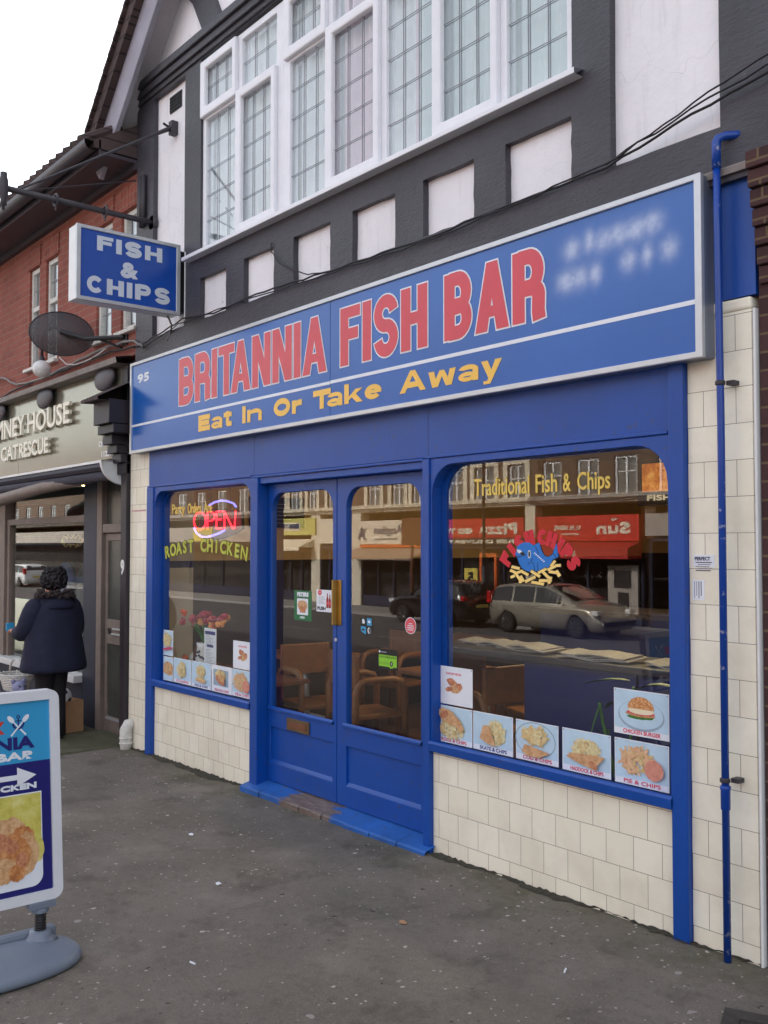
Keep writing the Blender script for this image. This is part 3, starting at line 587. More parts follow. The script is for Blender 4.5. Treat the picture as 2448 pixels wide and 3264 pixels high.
# upper window: outer frame, sashes, panes with lead cames
SILL = MB(); SILL.shape([[(-.10, WZ0 - .035), (-.10, WZ0 - .005), (.0, WZ0 + .005), (.06, WZ0 + .005), (.06, WZ0 - .035)]], lambda u, v, w_: (w_, u, v), -6.83, -2.90); SILL.build('window_sill', 'upvc', FS, bevel=.004)
cols = [(-6.65, -6.115), (-6.115, -5.56), (-5.48, -4.99), (-4.99, -4.445), (-4.445, -3.965), (-3.965, -3.46), (-3.46, -2.97)]
TZ = 5.03
WIN = [tag(bpy.data.objects.new('window', None)) for _ in (0, 1)]
for o in WIN: scene.collection.objects.link(o); o.parent = FS; o.location = (0, 0, 0)
WIN[0]['label'] = 'narrow two-light white leaded window above the hanging sign'; WIN[1]['label'] = 'wide five-light white leaded window over the shop sign'
F0, F1 = -.012, .06
for o, cs in zip(WIN, (cols[:2], cols[2:])):
    x0, x1 = cs[0][0], cs[-1][1]; fr = MB()
    if o is WIN[0]: x1 = -5.52
    else: x0 = -5.52
    hol = []
    for a, c in cs:
        hol.append(rect(a + .045, c - .02 if c != cs[-1][1] else c - .045, WZ0 + .05, TZ - .03)); hol.append(rect(a + .045, c - .02 if c != cs[-1][1] else c - .045, TZ + .03, WZ1 - .05))
    fr.shape([rect(x0, x1, WZ0 + .006, WZ1)] + hol, XZ, F0, F1); fr.build('window_frame', 'upvc', o, bevel=.006)
sash_low = {1, 3, 5}; sash_top = {0, 2}
for i, (a, c) in enumerate(cols):
    o = WIN[0] if i < 2 else WIN[1]; last = i in (1, 6); xr = c - (.045 if last else .02)
    for top in (0, 1):
        z0, z1 = (TZ + .03, WZ1 - .05) if top else (WZ0 + .05, TZ - .03); u0, u1 = a + .045, xr; pin = 0
        if (top and i in sash_top) or (not top and i in sash_low):
            s_ = MB(); s_.shape([rect(u0 - .045, u1 + .022, z0 - .045, z1 + .04), rect(u0 + .03, u1 - .03, z0 + .03, z1 - .03)], XZ, -.045, -.012 - .001)
            s_.build('casement', 'upvc', o, bevel=.012); u0 += .02; u1 -= .02; z0 += .02; z1 -= .02; pin = .02
        p = MB(); p.box(u0, u1, .012 - pin, .016 - pin, z0, z1); p.build('pane', 'glass_up', o)
        l = MB(); nc = 3; nr = max(2, round((z1 - z0) / .196))
        for yy in (.008, .024):
            for k in range(1, nc): x = u0 + (u1 - u0) * k / nc; l.box(x - .0025, x + .0025, yy - .002 - pin, yy + .0015 - pin, z0, z1)
            for k in range(1, nr): z = z0 + (z1 - z0) * k / nr; l.box(u0, u1, yy - .004 - pin, yy - .0021 - pin, z - .0025, z + .0025)
        l.build('lead_came', 'lead', o)
for o, (xa, xb) in zip(WIN, ((-6.62, -5.56), (-5.46, -2.99))):
    # folded net curtain hung behind the panes
    n = int((xb - xa) / .012); mats = ['net', 'net2', 'net3']; cu = MB()
    pts = [(xa + (xb - xa) * k / n, .075 + .016 * math.sin(k * .9) + .012 * math.sin(k * .33 + 1)) for k in range(n + 1)]
    for k in range(n):
        x = pts[k][0]; mi = 0
        if o is WIN[1]: mi = 1 if (-5.05 < x < -4.2 and math.sin(x * 9) > -.2) else (2 if x > -4.2 or math.sin(x * 5) > .6 else 0)
        cu.quad((pts[k][0], pts[k][1], WZ0), (pts[k + 1][0], pts[k + 1][1], WZ0), (pts[k + 1][0], pts[k + 1][1], WZ1), (pts[k][0], pts[k][1], WZ1), mi)
    cu.build('net_curtain', mats, o, smooth=True)
b = MB(); b.tube([(-6.60, .075, 4.42), (-6.28, .085, 4.14)], .008, 6); b.tube([(-6.60, .075, 4.12), (-6.40, .085, 4.03)], .008, 6); b.build('window_stay', 'lead', WIN[0])
b = MB(); b.box(-7.6, -1.4, 1.2, 1.25, 2.8, 5.9); b.build('wall', 'intwall', FS)

# ground floor: tiled pillars and stall risers
def tiles(x0, x1, z0, z1): m_ = MB(); m_.box(x0, x1, 0, .12, z0, z1); m_.build('tiled_pillar' if z1 > 1 else 'tiled_stall_riser', 'tile', FS, bevel=.003)
tiles(-7.93, -7.55, -.3, 2.60); tiles(-2.375, -2.072, -.3, 2.66); tiles(-7.43, -5.896, -.3, .534); tiles(-4.005, -2.456, -.3, .556)
b = MB(); b.box(-2.375, -2.072, -.004, .12, 2.661, 2.713); b.build('tile_coping', 'tile', FS, bevel=.012)
b = MB(); b.box(-2.066, -2.052, -.008, .12, -.3, 2.66); b.build('white_edge_trim', 'white', FS, bevel=.006)
b = MB(); b.box(-2.2, -2.052, .0, .05, 2.716, 3.232); b.build('painted_panel', 'blue', FS)
b = MB(); b.shape([[(-.045, 3.225), (-.05, 3.25), (.0, 3.285), (.03, 3.285), (.03, 3.235)]], lambda u, v, w_: (w_, u, v), -2.30, -2.02); b.build('lead_flashing', 'leadflash', FS)
b = MB(); b.box(-7.93, -2.2, .03, .12, 2.60, 3.24); b.box(-7.55, -2.375, .031, .12, 2.2, 2.60); b.build('fascia_backing', 'blue', FS)
b = MB(); b.box(-7.545, -2.447, -.012, .03, 2.186, 2.56); b.box(-7.55, -5.9, -.026, -.012, 2.178, 2.194); b.box(-5.89, -4.06, -.026, -.012, 2.168, 2.184); b.box(-4.05, -2.46, -.026, -.012, 2.178, 2.194)
b.build('fascia_board', 'blue', FS, bevel=.004)
for x in (-5.876, -4.03):
    b = MB(); b.box(x - .0015, x + .0015, -.0132, -.0122, 2.196, 2.55); b.build('board_joint', 'darkprint', FS)
b = MB()
for x0, x1, z1 in ((-7.55, -7.431, 2.177), (-5.895, -5.80, 2.167), (-4.062, -4.006, 2.177), (-2.455, -2.376, 2.56)): b = MB(); b.box(x0, x1, -.03, .10, -.2, z1); b.build('blue_post', 'blue', FS, bevel=.006)
b = MB(); b.box(-5.80, -4.062, -.012, .10, 2.125, 2.167); b.build('door_head', 'blue', FS, bevel=.004)
# shop windows
for x0, x1, z0, z1, r, lab in ((-7.431, -5.895, .535, 2.177, .125, 'narrow shop window left of the doors'), (-4.006, -2.455, .557, 2.177, .17, 'large shop window right of the doors')):
    o = bpy.data.objects.new('shop_window', None); scene.collection.objects.link(o); o.parent = FS; o['label'] = lab
    b = MB(); b.shape([rect(x0, x1, z0 + .03, z1), rrect(x0 + .012, x1 - .012, z0 + .034, z1 - .038, r)], XZ, -.018, .055); b.build('window_surround', 'blue', o, bevel=.005)
    b = MB(); b.shape([rect(x0, x1, z0 + .02, z1), rrect(x0 + .055, x1 - .02, z0 + .03, z1 - .044, r)], XZ, .056, .10); b.build('inner_frame', 'blue', o)
    b = MB(); b.shape([[(-.035, z0), (-.038, z0 + .046), (-.03, z0 + .056), (-.02, z0 + .058), (.044, z0 + .036), (.044, z0)]], lambda u, v, w_: (w_, u, v), x0 - .004, x1 + .004); b.build('window_sill', 'blue', o, bevel=.004)
    b = MB(); b.shape([rrect(x0 + .006, x1 - .006, z0 + .03, z1 - .03, r)], XZ, .048, .052); b.build('pane', 'glass', o)
    if x0 < -6:
        L = []
        for wd, u0, u1 in (('Party', -7.232, -7.012), ('Orders', -6.965, -6.745), ('Are', -6.70, -6.575), ('Welcomed', -6.53, -6.192)):
            n_ = text(wd, u0, u1, 1.925 if 'y' in wd else 1.947, 2.03, .0022); t_ = MB(); t_.shape(n_, XZ, .0445, .0465, 0)
            if wd != 'Welcomed': t_.build('window_lettering', 'yellowlet', o)
        full = 'ROAST CHICKEN'; st_ = 20.9 / 12
        for wd, i0 in (('ROAST', 0), ('CHICKEN', 6)):
            A0, A1 = -10.3 + st_ * i0, -10.3 + st_ * (i0 + len(wd) - 1); t_ = MB()
            t_.shape(arc_text(wd, -6.712, 1.648 - 3.3, 3.3, A0, A1, .092, .010, 1.0), XZ, .0462, .0470, 1); t_.shape(arc_text(wd, -6.712, 1.648 - 3.3, 3.3, A0, A1, .092, .005, 1.0), XZ, .0442, .0456, 0)
            t_.build('roast_lettering', ['limelet', 'dkgreen'], o)
    else:
        t_ = MB(); L = []
        for wd, u0, u1, v0, v1 in (('Traditional', -3.722, -3.325, 1.957, 2.05), ('Fish', -3.283, -3.142, 1.957, 2.05), ('&', -3.105, -3.058, 1.957, 2.045), ('Chips', -3.016, -2.82, 1.933, 2.047)): t_ = MB(); t_.shape(text(wd, u0, u1, v0, v1, .0016), XZ, .0445, .0465, 0); t_.build('window_lettering', ['yellowlet'], o)
        # fish on a bed of chips under an arc of red letters
        t_ = MB(); FX = lambda x: -3.424 + (x - 590) / 570 * .287; 
        def FZ(x, y): return 1.707 - (y - 370) / 390 * .15 + (x - 690) * .000045
        pt = lambda *ps: [(FX(x), FZ(x, y)) for x, y in ps]
        body = pt((592, 515), (615, 450), (615, 415), (660, 385), (720, 368), (790, 385), (845, 432), (870, 412), (918, 400), (926, 445), (950, 520), (985, 580), (1040, 600), (1085, 570), (1110, 500), (1140, 432), (1150, 520), (1160, 610), (1110, 628), (1085, 640), (1060, 700), (1030, 735), (960, 750), (900, 765), (850, 765), (800, 768), (730, 745), (680, 705), (645, 640), (622, 570))
        t_.shape([grow([body], .004)[0]], XZ, .0458, .0468, 1); t_.shape([body], XZ, .0440, .0455, 0)
        for e in (ell(FX(785), FZ(785, 535), .0105, .0205), ): t_.shape([e], XZ, .0432, .0438, 2)
        t_.shape([ell(FX(785), FZ(785, 535), .0065, .0155)], XZ, .0424, .0430, 1)
        t_.shape([pt((615, 455), (660, 465), (690, 495), (655, 515), (625, 492))], XZ, .0432, .0438, 2); t_.shape([pt((655, 500), (700, 492), (730, 535), (700, 540), (660, 520))], XZ, .0432, .0438, 1)
        t_.shape([pt((590, 540), (640, 560), (700, 545), (735, 538), (735, 532), (700, 538), (640, 550), (592, 530))], XZ, .0423, .0430, 1)
        for k in range(7): x, y = 855 + k * 20, 525 + k * 20; t_.shape([pt((x - 10, y), (x + 10, y - 4), (x + 14, y + 10), (x - 6, y + 14))], XZ, .0432, .0438, 2)
        for ps in (((825, 640), (845, 690), (850, 760), (856, 760), (850, 690), (832, 640)), ((895, 655), (890, 700), (898, 760), (904, 760), (896, 700), (901, 655)), ((858, 440), (890, 500), (905, 560), (910, 555), (896, 498), (866, 440)), ((760, 660), (800, 640), (825, 590), (830, 595), (806, 645), (765, 668)), ((1090, 560), (1130, 610), (1136, 606), (1096, 555))): t_.shape([pt(*ps)], XZ, .0432, .0438, 1)
        for i, (x, y, l, a) in enumerate(((600, 695, 120, 18), (560, 740, 80, 28), (640, 760, 120, -12), (560, 810, 60, -18), (720, 775, 130, 32), (640, 830, 110, 55), (690, 850, 90, 62), (665, 890, 40, 5), (800, 865, 150, -20), (870, 800, 150, 36), (770, 880, 80, -22), (900, 925, 170, 14), (960, 770, 120, -22), (1000, 900, 170, 5), (1010, 830, 120, 48), (1080, 745, 110, -20), (1100, 690, 90, -52), (1165, 720, 70, 4), (1060, 900, 90, -70), (1100, 800, 110, 14), (1165, 820, 90, 60), (1175, 845, 40, -30))):
            ca, sa = math.cos(R(a)), math.sin(R(a)); h = 18
            q = [(x + dx * ca - dy * sa, y + dx * sa + dy * ca) for dx, dy in ((-l / 2, -h), (l / 2, -h), (l / 2, h), (-l / 2, h))]
            z0 = .0420 - i * .00012
            t_.shape([grow([pt(*q)], .0028)[0]], XZ, z0, z0 + .0003, 1); t_.shape([pt(*q)], XZ, z0 - .0006, z0 - .0003, 3)
        for i, (ch, an) in enumerate(zip('FISHCHIPS', (-63, -47, -32, -14, 7, 22, 37, 51, 68))):
            q_ = R(an * .92); W_ = .034 if ch == 'I' else .066; FN = lambda u, v, w_, q_=q_: (-3.27 + (.215 + v) * math.sin(q_) + u * math.cos(q_), w_, 1.495 + ((.215 + v) * math.cos(q_) - u * math.sin(q_)) * .94)
            block_word(t_, ch, -W_ / 2, W_ / 2, 0, .082, .034 if ch == 'I' else .031, FN, .0450 + i * .0001, 4, widths={'I': None})
        t_.build('fish_emblem', ['logoblue', 'ink', 'signwhite', 'chipy', 'logored'], o)
# double doors
for di, (x0, x1, gx0, gx1) in enumerate(((-5.797, -4.988, -5.757, -5.03), (-4.982, -4.064, -4.885, -4.177))):
    o = bpy.data.objects.new('door', None); scene.collection.objects.link(o); o.parent = FS; o['label'] = ('left blue door leaf with letterbox and brass pull', 'right blue door leaf with round sticker')[di]
    hp = rect(gx0, gx1, .185, .43)
    b = MB(); b.shape([rect(x0, x1, .055, 2.123), rrect(gx0, gx1, .562, 2.06, .125), hp], XZ, .06, .105); b.build('door_frame', 'blue', o, bevel=.004)
    b = MB(); b.box(gx0, gx1, .075, .1, .185, .43); b.build('door_panel', 'blue', o)
    b = MB(); b.shape([[(.048, .562), (.06, .575), (.06, .545), (.048, .55)]], lambda u, v, w_: (w_, u, v), gx0 - .03, gx1 + .01); b.shape([[(.062, .185), (.075, .205), (.075, .185)]], lambda u, v, w_: (w_, u, v), gx0, gx1); b.build('glazing_bead', 'blue', o)
    b = MB(); b.shape([rrect(gx0 - .01, gx1 + .01, .55, 2.07, .125)], XZ, .082, .086); b.build('pane', 'glass', o)
    if di == 0:
        b = MB(); b.box(-5.03, -4.93, .052, .06, 1.185, 1.472, 0); b.shape([[(.052, 0), (.025, .01), (.02, .03), (.04, .035), (.052, .035)]], lambda u, v, w_: (-5.005 + v, u, w_), 1.185, 1.472, 0); b.build('pull_handle', 'brass', o, bevel=.003)
        b = MB(); b.box(-5.543, -5.28, .05, .06, .44, .522, 0); b.box(-5.515, -5.308, .046, .05, .462, .500, 1); b.build('letterbox', ['brassdull', 'wooddark'], o, bevel=.003)
        b = MB(); b.lathe([(.012, .054), (.012, .06)], (-4.99, 0, 1.09), 12, 'y'); b.build('lock_cylinder', 'alu', o)
b = MB(); n = 8
for k in range(n):   # sill board sagging and chipped along its front edge
    x0, x1 = -5.92 + 1.935 * k / n, -5.92 + 1.935 * (k + 1) / n; e0, e1 = -.088 + .006 * math.sin(k * 2.1) + rng.uniform(-.001, .001), 0
    b.shape([[(e0, -.09), (e0, .010 + rng.uniform(-.0008, .0008)), (e0 + .012, .018), (.10, .058), (.10, -.09)]], lambda u, v, w_: (w_, u, v), x0, x1 - (.0 if k < n - 1 else 0), 0)
b.build('door_step', 'bluestep', FS)
# room behind the glass
b = MB(); b.quad((-7.6, .12, .06), (-2.1, .12, .06), (-2.1, 7, .06), (-7.6, 7, .06)); b.build('shop_floor', 'floor', FS)
b = MB(); b.quad((-7.6, .12, 2.75), (-7.6, 7, 2.75), (-2.1, 7, 2.75), (-2.1, .12, 2.75)); b.build('shop_ceiling', 'ceil', FS)
b = MB(); b.box(-7.66, -7.6, .10, .44, 0, 1.50, 0); b.box(-7.66, -7.598, .10, .44, 1.50, 1.56, 1); b.box(-7.66, -7.6, .10, .44, 1.56, 2.75, 0); b.box(-7.66, -7.601, .44, 7, 1.56, 2.75, 2); b.box(-7.66, -7.602, .44, 7, 0, 1.56, 3)
b.box(-7.6, -2.1, 6.94, 7, 1.6, 2.75, 2); b.box(-7.6, -2.1, 6.93, 7, 0, 1.6, 3); b.box(-2.1, -2.04, .12, 7, 0, 2.75, 2); b.build('shop_inner_wall', ['inttile', 'navy', 'intwall', 'intdark'], FS)
# ------------------------------------------------------------------ main fascia sign
SX0, SX1, SZ0, SZ1, SY = -7.747, -2.236, 2.472, 3.249, -.10
t = thing('shop_sign', (-5, -.05, 2.86), 'long blue illuminated box sign reading BRITANNIA FISH BAR over the shopfront', 'shop sign')
b = MB(); b.shape([rect(SX0, SX1, SZ0, SZ1), rect(SX0 + .028, SX1 - .034, SZ0 + .028, SZ1 - .028)], XZ, SY, SY + .022, 0)
b.build('sign_frame', 'alu', t, bevel=.004)
b = MB(); b.box(SX0 + .004, SX1 - .003, SY + .0225, .029, SZ0 + .004, SZ1 - .004); b.build('sign_box', 'alu_dark', t, bevel=.006)
b = MB(); b.box(SX0 + .026, -4.861, SY + .012, SY + .022, SZ0 + .026, SZ1 - .026); b.box(-4.856, SX1 - .032, SY + .012, SY + .022, SZ0 + .026, SZ1 - .026); b.build('sign_face', 'signblue', t)
b = MB(); y = SY + .0115
for wd, u0, u1, v0, v1 in (('BRITANNIA', -6.865, -4.885, 2.79, 3.152), ('FISH', -4.75, -3.947, 2.793, 3.15), ('BAR', -3.81, -3.095, 2.795, 3.152)): block_word(b, wd, u0, u1, v0, v1, .082 if wd != 'BRITANNIA' else .078, XZ, y - .003, 0, 1, .0085, .15)
b.build('red_lettering', ['signred', 'signwhite'], t)
b = MB()
XH = .73
hs_ = {c: (0, XH) for c in 'anroew'}; hs_['y'] = (-.27, XH); hs_['t'] = (0, .92); hs_['k'] = (0, 1)
for wd, u0, u1 in (('Eat', -6.548, -6.055), ('In', -5.908, -5.65), ('Or', -5.50, -5.166), ('Take', -5.04, -4.315), ('Away', -4.185, -3.382)): b = MB(); block_word(b, wd, u0, u1, 2.556, 2.677, .046, XZ, y - .002, 0, gap=.22, heights=hs_, widths={'I': None, 'n': 1.1, 'O': 1.25, 'T': 1.2, 'A': 1.5, 'k': 1.15, 'E': 1.1}); b.build('yellow_lettering', 'signyel', t)
b = MB(); b.box(SX0 + .028, -4.861, y - .0012, y, 2.70, 2.719); b.box(-4.856, SX1 - .034, y - .0012, y, 2.702, 2.722); b.shape(text('95', -7.613, -7.40, 3.062, 3.138, .005), XZ, y - .0012, y); b.build('white_lettering', 'signwhite', t)

# ------------------------------------------------------------------ hanging sign at right angles to the wall
t = thing('projecting_sign', (-7.0, -.48, 3.82), 'blue box sign reading FISH & CHIPS sticking out from the wall', 'shop sign')
SIDE = lambda u, v, w_: (w_, u, v)
X1, X0 = -6.93, -7.09
b = MB(); b.shape([rect(-.903, -.05, 3.522, 4.09), rect(-.868, -.085, 3.552, 4.062)], SIDE, X1, X1 - .02); b.build('sign_frame', 'alu', t, bevel=.004)
b = MB(); b.box(X0, X1 - .0205, -.90, -.052, 3.526, 4.086); b.build('sign_box', 'white', t, bevel=.006)
b = MB(); b.box(X1 - .02, X1 - .01, -.868, -.085, 3.552, 4.062); b.build('sign_face', 'signblue2', t)
b = MB(); xx = X1 - .0095
for wd, u0, u1, v0, v1 in (('FISH', -.742, -.207, 3.917, 4.03), ('CHIPS', -.822, -.135, 3.594, 3.714)): block_word(b, wd, u0, u1, v0, v1, .046, SIDE, xx + .0025, 0, gap=.24, dy=-1, hw=.027)
b.shape(text('&', -.552, -.412, 3.745, 3.868, .009), SIDE, xx + .0015, xx)
b.build('sign_lettering', 'signlilac', t)
b = MB(); b.box(X0 + .02, X1 - .03, -.052, .012, 3.56, 4.05); b.build('wall_mount', 'black', t)
t = thing('sign_bracket', (-7.5, 0, 4.42), 'old dark iron sign bracket pole with pointed finial and stay rods', 'bracket')
b = MB(); b.tube([(-7.5, -.02, 4.425), (-7.5, -1.235, 4.432)], .024, 10); b.lathe([(.06, -.03), (.06, 0), (.03, .0)], (-7.5, 0, 4.425), 12, 'y'); b.build('pole', 'iron', t, smooth=True)
b = MB(); b.lathe([(.0, 4.252), (.012, 4.262), (.012, 4.29), (.028, 4.30), (.022, 4.34), (.034, 4.37), (.038, 4.43), (.034, 4.49), (.026, 4.52), (.026, 4.55), (.0, 4.56)], (-7.5, -1.255, 0), 12); b.build('finial', 'iron', t, smooth=True)
for yy in (-.44, -.85):
    b = MB(); b.tube([(-7.5 + .045 * math.sin(a), yy, 4.43 + .045 * math.cos(a)) for a in [i * math.pi / 8 for i in range(17)]], .009, 6, cap=False); b.tube([(-7.5, yy, 4.385), (-7.5, yy, 4.345)], .007, 6); b.build('eyelet', 'iron', t)
b = MB(); b.tube([(-7.14, -.03, 5.118), (-7.20, -.25, 4.985), (-7.5, -1.14, 4.445)], [.02, .012, .008], 8); b.box(-7.17, -7.11, -.045, .01, 5.06, 5.17); b.tube([(-7.16, -.03, 5.12), (-7.155, -.1, 5.14)], .01, 6); b.build('stay_rod', 'iron', t)
b = MB(); b.tube([(-7.77, -.05, 4.86), (-7.5, -1.12, 4.44)], .006, 6); b.build('stay_rod', 'iron', t)

# ------------------------------------------------------------------ blue drainpipe, cables, stub pipe
t = thing('drainpipe', (-2.178, -.06, 0), 'thin blue painted drainpipe running down the cream tiled pillar', 'drainpipe')
b = MB(); b.tube([(-2.178, -.062, .015), (-2.178, -.062, 2.2), (-2.18, -.068, 3.02), (-2.178, -.072, 3.28)], .0155, 14); b.build('pipe', 'pipe_blue', t, smooth=True)
b = MB(); b.tube([(-2.178, -.072, 3.25), (-2.178, -.072, 3.36), (-2.174, -.068, 3.375), (-2.15, -.05, 3.385), (-2.08, .0, 3.385)], [.019, .019, .019, .018, .017], 14); b.build('elbow', 'pipe_blue', t, smooth=True)
for z in (2.36, .74):
    b = MB(); b.lathe([(.016, z - .01), (.021, z - .006), (.021, z + .006), (.016, z + .01)], (-2.178, -.064, 0), 16); b.box(-2.163, -2.13, -.045, .0, z - .009, z + .009); b.build('pipe_clip', 'iron', t)
b = MB(); b.lathe([(.016, .62), (.0195, .624), (.0195, .70), (.022, .705), (.022, .715), (.016, .72)], (-2.178, -.062, 0), 16); b.build('pipe_socket', 'pipe_blue', t, smooth=True)
t = thing('waste_pipe', (-7.86, -.05, 0), 'chipped white stub of pipe at the foot of the left tiled pillar', 'pipe')
b = MB(); b.tube([(-7.85, .02, .165), (-7.86, -.03, .155), (-7.865, -.05, .11), (-7.865, -.05, .0), (-7.855, -.06, -.075)], [.045, .052, .055, .053, .04], 14); b.build('pipe_bend', 'dirtywhite', t, smooth=True)
for z in (.045, -.0): b = MB(); b.lathe([(.056, z - .006), (.06, z), (.056, z + .006)], (-7.865, -.05, 0), 16); b.build('pipe_ring', 'dirtywhite', t)
def cable(name, pts, r, mat, label, jit=.004, n=4):
    b = MB(); P = []
    for i in range(len(pts) - 1):
        for k in range(n):
            q = Vector(pts[i]).lerp(Vector(pts[i + 1]), k / n); P.append(q + Vector((0, rng.uniform(-jit, 0), rng.uniform(-jit, jit)) if (i or k) else (0, 0, 0)))
    P.append(Vector(pts[-1])); b.tube(P, r, 6); return tag(b.build(name, mat, smooth=True), label, 'cable')
cable('cable', [(-7.75, -.045, 3.40), (-7.3, -.045, 3.44), (-6.9, -.045, 3.49), (-6.4, -.045, 3.44), (-5.8, -.045, 3.47), (-5.1, -.045, 3.44), (-4.5, -.045, 3.425), (-3.9, -.045, 3.42), (-3.3, -.045, 3.43), (-2.75, -.05, 3.44), (-2.2, -.07, 3.53), (-1.7, -.07, 3.60)], .0062, 'cable', 'thick black cable sagging along the bottom timber above the shop sign', .006, 6)
cable('cable', [(-7.6, -.05, 3.36), (-6.95, -.055, 3.455), (-6.0, -.05, 3.45), (-5.2, -.05, 3.425), (-4.2, -.05, 3.405), (-3.4, -.05, 3.415), (-2.75, -.055, 3.45), (-2.2, -.085, 3.55), (-1.7, -.08, 3.62)], .0045, 'cable', 'thin black cable twisted beneath the thick one along the bottom timber', .008, 6)
cable('cable', [(-2.76, -.05, 3.452), (-2.5, -.075, 3.50), (-2.2, -.085, 3.575), (-1.9, -.085, 3.64)], .0042, 'cable', 'short black cable bridging the large white panel at the right end')
cable('cable', [(-5.62, -.035, 3.79), (-5.60, -.045, 3.72), (-5.48, -.05, 3.60), (-5.2, -.05, 3.475), (-5.0, -.05, 3.44)], .0042, 'cable', 'loose black cable looping down across a small white panel below the window', .008)
cable('cable', [(-7.02, -.12, 3.53), (-7.05, -.06, 3.47), (-7.16, -.02, 3.41), (-7.2, -.03, 3.37)], .008, 'grey_cable', 'grey flex hanging from the bottom of the projecting sign')
b = MB(); b.tube([(-6.896, -.022, 4.03), (-6.896, -.022, 3.48)], .012, 6); tag(b.build('trunking', 'white'), 'white vertical trunking strip behind the projecting sign', 'trunking')
b = MB(); b.tube([(-7.66, -.05, 4.86), (-7.66, -.05, 4.42)], .022, 8); b.tube([(-7.61, -.05, 4.86), (-7.61, -.05, 4.42)], .02, 8); tag(b.build('conduit', 'iron', smooth=True), 'pair of short dark pipes on the timber post beside the brickwork', 'conduit')

# ------------------------------------------------------------------ forecourt sign on the pavement
AB = Vector((-4.09, -2.148, gz(-4.09, -2.148)))
t = thing('forecourt_sign', tuple(AB), 'free-standing white framed swing sign with arrow and fried chicken photo', 'pavement sign', rz=90)
# local frame: panel runs along +X (towards its right end), faces local -Y, leans back a little
H0, H1, W0, W1 = .238, 1.102, -.575, .088
LEAN = math.tan(R(5.5))
PX_ = lambda u, v, w_: (u, w_ + (v - H0) * LEAN, v)
b = MB()
b.shape([rrect(W0, W1, H0, H1, .04, 'tb', 6), rrect(W0 + .04, W1 - .04, H0 + .04, H1 - .04, .004, 'tb', 5)], PX_, -.026, .026)
b.build('sign_frame', 'alu_white', t, local=True, bevel=.009)
b = MB(); b.shape([rect(W0 + .036, W1 - .036, H0 + .036, H1 - .036)], PX_, -.0125, .012); b.build('poster_backing', 'white', t, local=True)
b = MB(); u0, u1, v0, v1 = W0 + .038, W1 - .038, H0 + .038, H1 - .038; yy = -.0135
zs = .81
b.shape([rect(u0, u1, zs, v1)], PX_, yy, yy, 0); b.shape([rect(u0, u1, v0, zs)], PX_, yy, yy, 1)
def st(L, d, m_): b.shape(L, PX_, yy - d, yy - d + .0003, m_)
st(text('BRITANNIA', -.505, -.018, .866, .918, .0045), .001, 1); st(text('FISH BAR', -.375, -.015, .822, .857, .003), .001, 2)
st([[(-.385, .935), (-.14, .935), (-.162, .960), (-.14, .987), (-.385, .987)]], .001, 3)
cx, cz = -.083, .968
for sg in (1, -1):
    ca, sa = math.cos(R(48)), math.sin(R(48)); q = [(-.046, -.0035), (.026, -.0028), (.026, .0028), (-.046, .0035)]
    st([[(cx + sg * (u * ca - v * sa), cz - .010 + u * sa + v * ca) for u, v in q]], .0012 + sg * .0002, 2)
    st([ell(cx + sg * .031, cz + .024, .019, .010, 14, R(48) * sg)], .0016, 2)
st([rect(cx - .0025, cx + .0025, cz - .018, cz + .026)], .001, 1); st([ell(cx, cz + .032, .008, .008, 10), ell(cx, cz + .032, .004, .004, 10)], .001, 1); st([rect(cx - .012, cx + .012, cz + .014, cz + .018)], .0011, 1)
st([[(cx + .026 * math.cos(a), cz + .006 - .026 * math.sin(a)) for a in [math.pi * i / 10 for i in range(11)]] + [(cx + .018 * math.cos(a), cz + .006 - .019 * math.sin(a)) for a in [math.pi - math.pi * i / 10 for i in range(11)]]], .0012, 1)
st([[(-.42, .742), (-.092, .742), (-.092, .714), (-.012, .754), (-.092, .793), (-.092, .763), (-.42, .763)]], .0012, 2)
st(text('FRIED CHICKEN', -.42, -.012, .699, .725, .0026), .0012, 2)
pw0, pw1, pz0, pz1 = -.49, .008, v0 + .026, .684
st([rrect(pw0, pw1, pz0, pz1, .045, 'b', 6)], .0008, 2)
st([[(pw0 + .004, pz0 + .17), (-.1, pz0 + .16), (pw1 - .004, pz0 + .14), (pw1 - .004, pz1 - .005), (pw0 + .004, pz1 - .005)]], .0011, 4)
rr = random.Random(3)
def lump(cx, cz, a, c, n=34): return [(cx + a * math.cos(t_) * (1 + rr.uniform(-.09, .09)), cz + c * math.sin(t_) * (1 + rr.uniform(-.09, .09))) for t_ in [2 * math.pi * i / n for i in range(n)]]
for i, (x, z, a, c, m_) in enumerate(((-.30, .48, .14, .13, 5), (-.14, .53, .085, .065, 6), (-.075, .50, .05, .055, 5), (-.06, .44, .05, .085, 6), (-.13, .44, .09, .085, 5), (-.16, .385, .07, .05, 6), (-.10, .37, .035, .035, 5), (-.19, .50, .07, .04, 7), (-.12, .475, .03, .025, 7), (-.08, .42, .025, .03, 7))): st([lump(x, z, a, c)], .0014 + i * .0004, m_)
st([lump(-.01, .45, .024, .05)], .0013, 4); b.build('poster', ['sky_print', 'navy_print', 'signwhite', 'fasred', 'yelgreen', 'chicken', 'batter', 'meat'], t, local=True)
for px_ in (0, -.48):
    b = MB(); b.tube([(px_, 0, .09), (px_, 0, .19)], .022, 14)
    for k in range(9): b.lathe([(.0215, .092 + k * .011), (.0248, .097 + k * .011), (.0215, .102 + k * .011)], (px_, 0, 0), 14)
    b.build('spring_post', 'black', t, local=True, smooth=True)
    b = MB(); b.lathe([(.03, .186), (.034, .19), (.034, .204), (.03, .208)], (px_, 0, 0), 14); b.box(px_ - .055, px_ + .055, -.032, .032, .208, .237); b.build('clamp', 'abase', t, local=True, bevel=.006)
b = MB(); rings = []; N = 56
